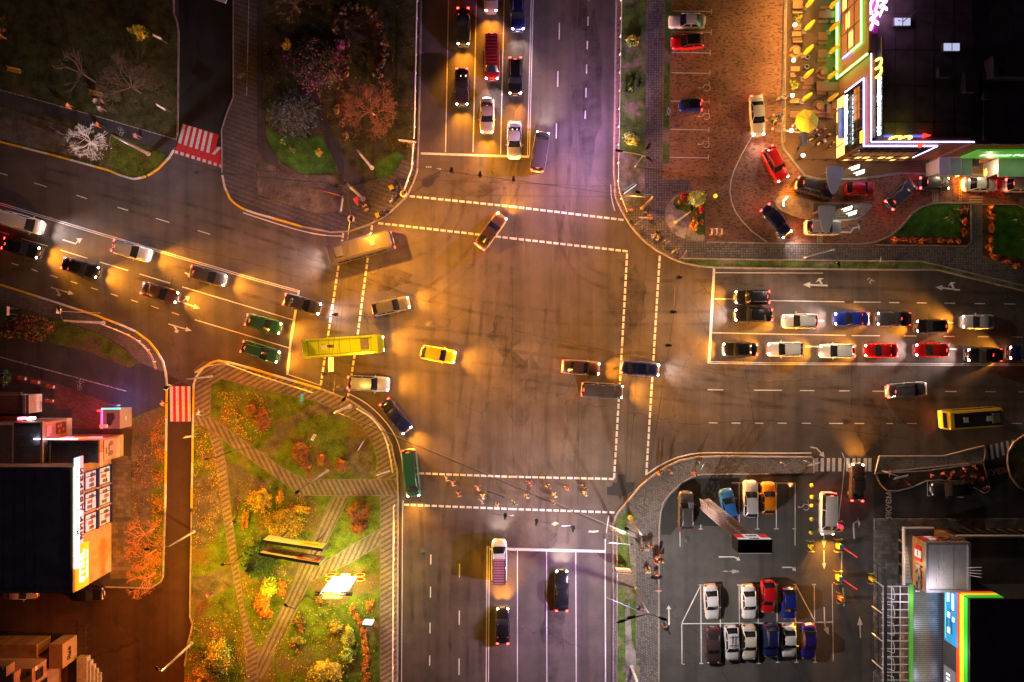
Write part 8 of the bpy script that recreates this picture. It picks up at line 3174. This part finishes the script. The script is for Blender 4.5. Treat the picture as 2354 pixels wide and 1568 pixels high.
# north-west corner
person(*nwc(795, 840), -60, 'person in yellow top standing on the north-west pavement', 'yellow', 'dark', 'brown')
person(*nwc(855, 955), -60, 'person in yellow jacket and bluish cap beside the other yellow-clad person', 'yellow', 'blue', cap='lilac')
person(*nwc(1235, 1090), 30, 'courier in black astride the bicycle at the north-west kerb', 'black', 'black', pose='ride')
bicycle3(*nwc(1260, 1150), 32, 'black bicycle at the north-west kerb')
carrybag(*nwc(1160, 1105), 20, 'yellow', 'yellow delivery box on the back of the courier at the kerb')
person(*nwc(1585, 425), -80, 'courier with bare arms astride a bicycle behind the north-west corner', 'dark', 'black', pose='ride')
bicycle3(*nwc(1660, 480), -80, 'bicycle under the courier behind the north-west corner')
carrybag(*nwc(1530, 340), -60, 'yellow', 'orange-yellow delivery box of the courier behind the corner')
person(*nwc(1690, 270), -60, 'dark-clad person with a bicycle nearest the north road railing', 'dark', 'black', pose='ride')
bicycle3(*nwc(1740, 260), -70, 'bicycle leaning near the end of the north road railing')
person(*nwc(1525, 690), -30, 'person in white with dark hair alone on the striped pavement', 'white', 'grey', 'dark')
# north-east corner
for x, y, d, l, a, b, h, ps, sc_ in ((265, 572, -100, 'person in bright red jacket at the head of the north-east kerb', 'red', 'dark', 'blond', 'stand', 1), (280, 725, -80, 'dark-clad brown-haired person right at the north-east kerb', 'dark', 'black', 'brown', 'stand', 1), (520, 620, -120, 'black-clad person at the back of the waiting group', 'black', 'black', 'brown', 'stand', 1), (565, 668, -100, 'person in pink jacket behind the wooden pole', 'pink', 'dark', 'blond', 'stand', 1), (590, 718, -90, 'person in orange and yellow in front of the pink jacket', 'orange', 'dark', 'blond', 'stand', 1), (440, 855, -100, 'blond person in black alone in front of the wooden pole', 'black', 'dark', 'blond', 'stand', 1), (715, 925, -90, 'black-clad person pushing a child carriage', 'black', 'black', 'brown', 'carry', 1), (640, 990, -80, 'grey-haired person in grey beside the child carriage', 'grey', 'grey', 'grey', 'walk', 1), (705, 1060, -90, 'child with yellow hat and lime coat in front of the carriage', 'lime', 'dark', 'blond', 'stand', .7), (815, 1090, -60, 'person in brown coat left of the lilac-clad person', 'brown', 'dark', 'grey', 'stand', 1), (870, 1110, -60, 'person in lilac jacket near the half-round flower bed', 'lilac', 'blue', 'grey', 'stand', 1), (975, 1255, -60, 'person in white at the front of the north-east kerb', 'white', 'dark', 'grey', 'stand', 1), (1025, 1272, -60, 'black-clad person with brown hair beside the one in white', 'black', 'black', 'brown', 'stand', 1)):
    person(*nec(x, y), d, l, a, b, h, ps, sc_, cap='yellow' if 'yellow hat' in l else None)
p = g(*nec(712, 1010), .6)
r = thing('child_carriage', 'dark child carriage between two people at the north-east kerb', 'pram', Vector((p.x, p.y, KZ)), R(-90))
m = MB()
m.box((0, 0, .62), (.7, .42, .3))
m.build('basket', [mat('cloth_dark', CL['dark'], .85, .12, 8)], r)
m = MB()
m.add(*ell((.12, 0, .85), (.28, .22, .2)), 0, True)
m.build('hood', [mat('cloth_grey', CL['grey'], .85, .12, 8)], r)
m = MB()
m.tube([(-.35, .2, .7), (-.65, .2, 1.0), (-.65, -.2, 1.0), (-.35, -.2, .7)], .018, 5)
m.build('handle', [METAL], r)
for x in (-.28, .28):
    for y in (-.22, .22):
        m = MB()
        m.lathe([(.001, -.02), (.13, -.02), (.13, .02), (.001, .02)], 12, 0, Matrix.Translation((x, y, .13)) @ Matrix.Rotation(R(90), 4, 'X'))
        m.build('wheel', [RUBBER], r)
# crossing the south road
for x, y, d, l, a, b, h, ps in ((150, 230, 0, 'person in dark and white walking first on the left of the south crossing', 'white', 'dark', 'blond', 'walk'), (235, 300, 0, 'person in pale pink walking below the first walker of the south crossing', 'pink', 'dark', 'blond', 'walk'), (310, 450, 0, 'person in orange-brown walking at the lower left of the south crossing', 'orange', 'dark', 'brown', 'walk'), (595, 365, 180, 'person in pink coat walking left near the middle of the south crossing', 'pink', 'black', 'blond', 'walk'), (660, 480, 180, 'person in cream walking in front of a bicycle on the south crossing', 'cream', 'grey', 'grey', 'walk'), (645, 550, 180, 'person in grey nearest the lower dashed line, on the left', 'grey', 'dark', 'brown', 'walk'), (850, 600, -90, 'person in pale top at the lower dashed line under the black wire', 'white', 'dark', 'blond', 'walk'), (1090, 570, 0, 'person in teal walking near the lower dashed line, in the middle', 'teal', 'dark', 'brown', 'walk'), (1260, 475, 0, 'person in beige walking in the middle of the south crossing', 'beige', 'dark', 'blond', 'walk'), (1310, 300, 180, 'person in dull red walking near the upper dashed line', 'red', 'black', 'dark', 'walk'), (1560, 340, 0, 'dark-clad person walking near the upper dashed line, right of the dull red one', 'dark', 'grey', 'brown', 'walk'), (1650, 460, 0, 'person in white walking on the right half of the south crossing', 'white', 'grey', 'grey', 'walk'), (1645, 555, 180, 'person in orange walking on the right half of the south crossing', 'orange', 'dark', 'brown', 'walk'), (1840, 375, 180, 'person in bright red jacket walking on the right half of the south crossing', 'red', 'dark', 'grey', 'walk'), (2085, 355, 180, 'dark-clad person last on the right of the south crossing', 'dark', 'black', 'dark', 'walk'), (2090, 440, 180, 'person in beige last on the right of the south crossing', 'beige', 'grey', 'blond', 'walk')):
    person(*cro(x, y), d, l, a, b, h, ps, z=0)
# south-east pavement
for x, y, d, l, a, b, h, ps in ((610, 770, -90, 'person in dark coat at the left of the three walkers on the south-east pavement', 'dark', 'grey', 'brown', 'walk'), (735, 760, -90, 'person in pale lilac in the middle of the three walkers', 'lilac', 'dark', 'blond', 'walk'), (820, 720, -90, 'person in maroon-brown at the right of the three walkers', 'brown', 'dark', 'dark', 'walk'), (750, 1220, 90, 'person in white walking alone up the south-east pavement', 'white', 'grey', 'blond', 'walk'), (640, 1960, 90, 'person in grey walking on the pavement past the lamp mast', 'grey', 'dark', 'brown', 'walk'), (990, 890, -60, 'person with orange backpack in the group at the lot edge', 'orange', 'dark', 'dark', 'stand'), (905, 935, -60, 'person in pink and yellow in the group at the lot edge', 'pink', 'dark', 'blond', 'stand'), (905, 1045, 60, 'person in pinkish orange at the foot of the group at the lot edge', 'orange', 'red', 'blond', 'stand'), (965, 1010, 120, 'small person in red in the group at the lot edge', 'red', 'dark', 'blond', 'stand'), (1030, 1005, 160, 'fair-haired person in purple-brown in the group at the lot edge', 'brown', 'dark', 'blond', 'stand'), (915, 1270, 90, 'person in speckled pale pink alone at the lot edge', 'pink', 'grey', 'grey', 'stand')):
    person(*sec(x, y), d, l, a, b, h, ps, .8 if 'small' in l else 1)
person(*t(2, 2, 1348, 1218), -10, 'person with orange bag at the south-east kerb, the left one', 'orange', 'black', 'blond')
person(*t(2, 2, 1380, 1212), -170, 'black-clad person beside the one with the orange bag', 'black', 'black', 'dark')
person(*t(2, 2, 1458, 1208), 0, 'person in brown walking on the rounded south-east pavement', 'brown', 'black', 'blond', 'walk')
person(*t(2, 2, 1680, 1228), 10, 'person in bright red hurrying past the yellow lozenge sign', 'red', 'dark', 'brown', 'walk')
person(*t(3, 2, 1422, 1070), 120, 'cyclist in dark brown riding in the parking lot lane', 'brown', 'black', 'brown', 'ride', z=0)
bicycle3(*t(3, 2, 1424, 1075), 122, 'bicycle ridden in the parking lot lane', 0)
person(*t(2, 3, 218, 1325), -40, 'person in cream standing between the orange car and the bay line', 'cream', 'brown', 'blond', z=0)
# terrace and entrance
for x, y, d, l, a, b, h, ps in ((340, 70, -60, 'person in white and grey at the terrace railing, the left one', 'white', 'grey', 'grey', 'stand'), (440, 60, -120, 'person in cream at the terrace railing, the right one', 'cream', 'dark', 'brown', 'stand'), (270, 530, -80, 'person in bright lime jacket walking outside the railing', 'lime', 'dark', 'dark', 'walk'), (370, 430, -80, 'person in dark blue walking along the outside of the railing', 'blue', 'black', 'dark', 'walk'), (340, 590, -70, 'person in black and pink behind the lime jacket', 'pink', 'black', 'brown', 'walk'), (640, 640, -30, 'person in white and red beside the open umbrella', 'white', 'red', 'brown', 'stand'), (690, 690, -30, 'person in pale grey under the edge of the open umbrella', 'grey', 'grey', 'blond', 'stand'), (1110, 735, 40, 'person with a blue cap right of the open umbrella', 'black', 'blue', 'dark', 'walk'), (1275, 720, 90, 'person in bright red jacket at the entrance', 'red', 'black', 'dark', 'walk'), (1150, 840, 45, 'person in dark coat walking towards the entrance', 'dark', 'black', 'dark', 'walk'), (975, 950, 45, 'two-tone dark person outside the order screen', 'black', 'grey', 'blond', 'stand'), (1030, 925, 45, 'black-clad person right of the order screen', 'black', 'black', 'dark', 'stand'), (1135, 1040, 30, 'person in black at the middle of the entrance yard', 'black', 'dark', 'blond', 'walk'), (1290, 970, 30, 'person in lilac and brown before the entrance', 'lilac', 'brown', 'brown', 'walk'), (1380, 830, 60, 'person in brown close to the entrance door', 'brown', 'black', 'dark', 'walk'), (1400, 1080, -60, 'black-clad person nearest the corner glazing', 'black', 'black', 'dark', 'stand'), (1460, 1010, -40, 'person in dark grey beside the corner glazing', 'dark', 'black', 'blond', 'stand')):
    person(*mcd(x, y), d, l, a, b, h, ps, z=TZ, cap='blue' if 'blue cap' in l else None)
for x, y, l in ((215, 430, 'upper globe-headed post outside the terrace railing'), (200, 715, 'lower globe-headed post outside the terrace railing')):
    p = g(*mcd(x, y), 1)
    r = thing('post_lamp', l, 'lamp', Vector((p.x, p.y, KZ)), 0, 'globe-headed posts')
    m = MB()
    m.tube([(0, 0, 0), (0, 0, .9)], .03, 6)
    m.build('post', [DARKM], r)
    m = MB()
    m.ball((0, 0, 1.02), .16)
    m.build('globe', [mat('globe_pale', (.7, .65, .55), .3, .1)], r)
p = g(*mcd(845, 920), 1.5)
r = thing('order_screen', 'dark order screen on legs in front of the entrance', 'order screen', Vector((p.x, p.y, TZ)))
m = MB()
m.box((0, 0, 1.5), (.5, 1.5, .9))
m.build('cabinet', [mat('screen_navy', (.03, .04, .09), .4, .1)], r)
for s in (-1, 1):
    m = MB()
    m.box((-.1, s * .65, .55), (.1, .1, 1.1))
    m.build('leg', [METAL], r)
p = g(*mcd(380, 890), 3)
r = tag(MB().tube([gg(*mcd(730, 845), 1.2), gg(*mcd(30, 950), 4.2)], [.09, .13], 8).build('leaning_pole', [CONC]), 'grey pole leaning out over the paving by the terrace corner', 'pole')
# west
person(*t(0, 0, 870, 925), -30, 'person in pale clothes standing by the dark bench in the upper left park', 'white', 'dark', 'brown')
person(*t(0, 0, 930, 925), -150, 'person in orange beside the dark bench in the upper left park', 'orange', 'dark', 'brown')
person(*t(0, 0, 915, 995), 140, 'person in grey walking on the dim park path', 'grey', 'grey', 'grey', 'walk')
person(*t(0, 0, 625, 970), 160, 'person in dull orange walking along the cycle path line', 'orange', 'brown', 'brown', 'walk')
person(*t(0, 0, 890, 1140), -20, 'person in orange-brown on the path above the white-lit tree', 'orange', 'dark', 'brown', 'walk')
person(*t(0, 0, 1240, 1245), -15, 'person in pale pink walking beside the painted bicycle', 'pink', 'grey', 'blond', 'walk')
for c, l in ((t(0, 0, 890, 870), 'yellow-slatted bench with sitting bags in the upper left park'), (t(0, 0, 140, 655), 'yellow-slatted bench at the left edge of the upper park')):
    b = bench(c, 125, 36, l, mat('bench_yellow_slats', (.5, .33, .05), .6, .2, 8), 1, 'yellow-slatted park benches')
    b.rotation_euler = (0, 0, R(-14))
person(*t(2, 0, 1495, 575), 160, 'person in orange-brown stepping off the orange and red crossing', 'orange', 'brown', 'blond', 'walk')
person(*t(2, 0, 1820, 655), -30, 'person in white stepping onto the striped park path', 'white', 'grey', 'blond', 'walk')
person(*t(3, 0, 2140, 100), -110, 'black-clad person walking on the left park path', 'black', 'black', 'blond', 'walk')
person(*t(3, 0, 1905, 775), 20, 'person in bright red hurrying over the bare earth of the park', 'red', 'dark', 'brown', 'walk')
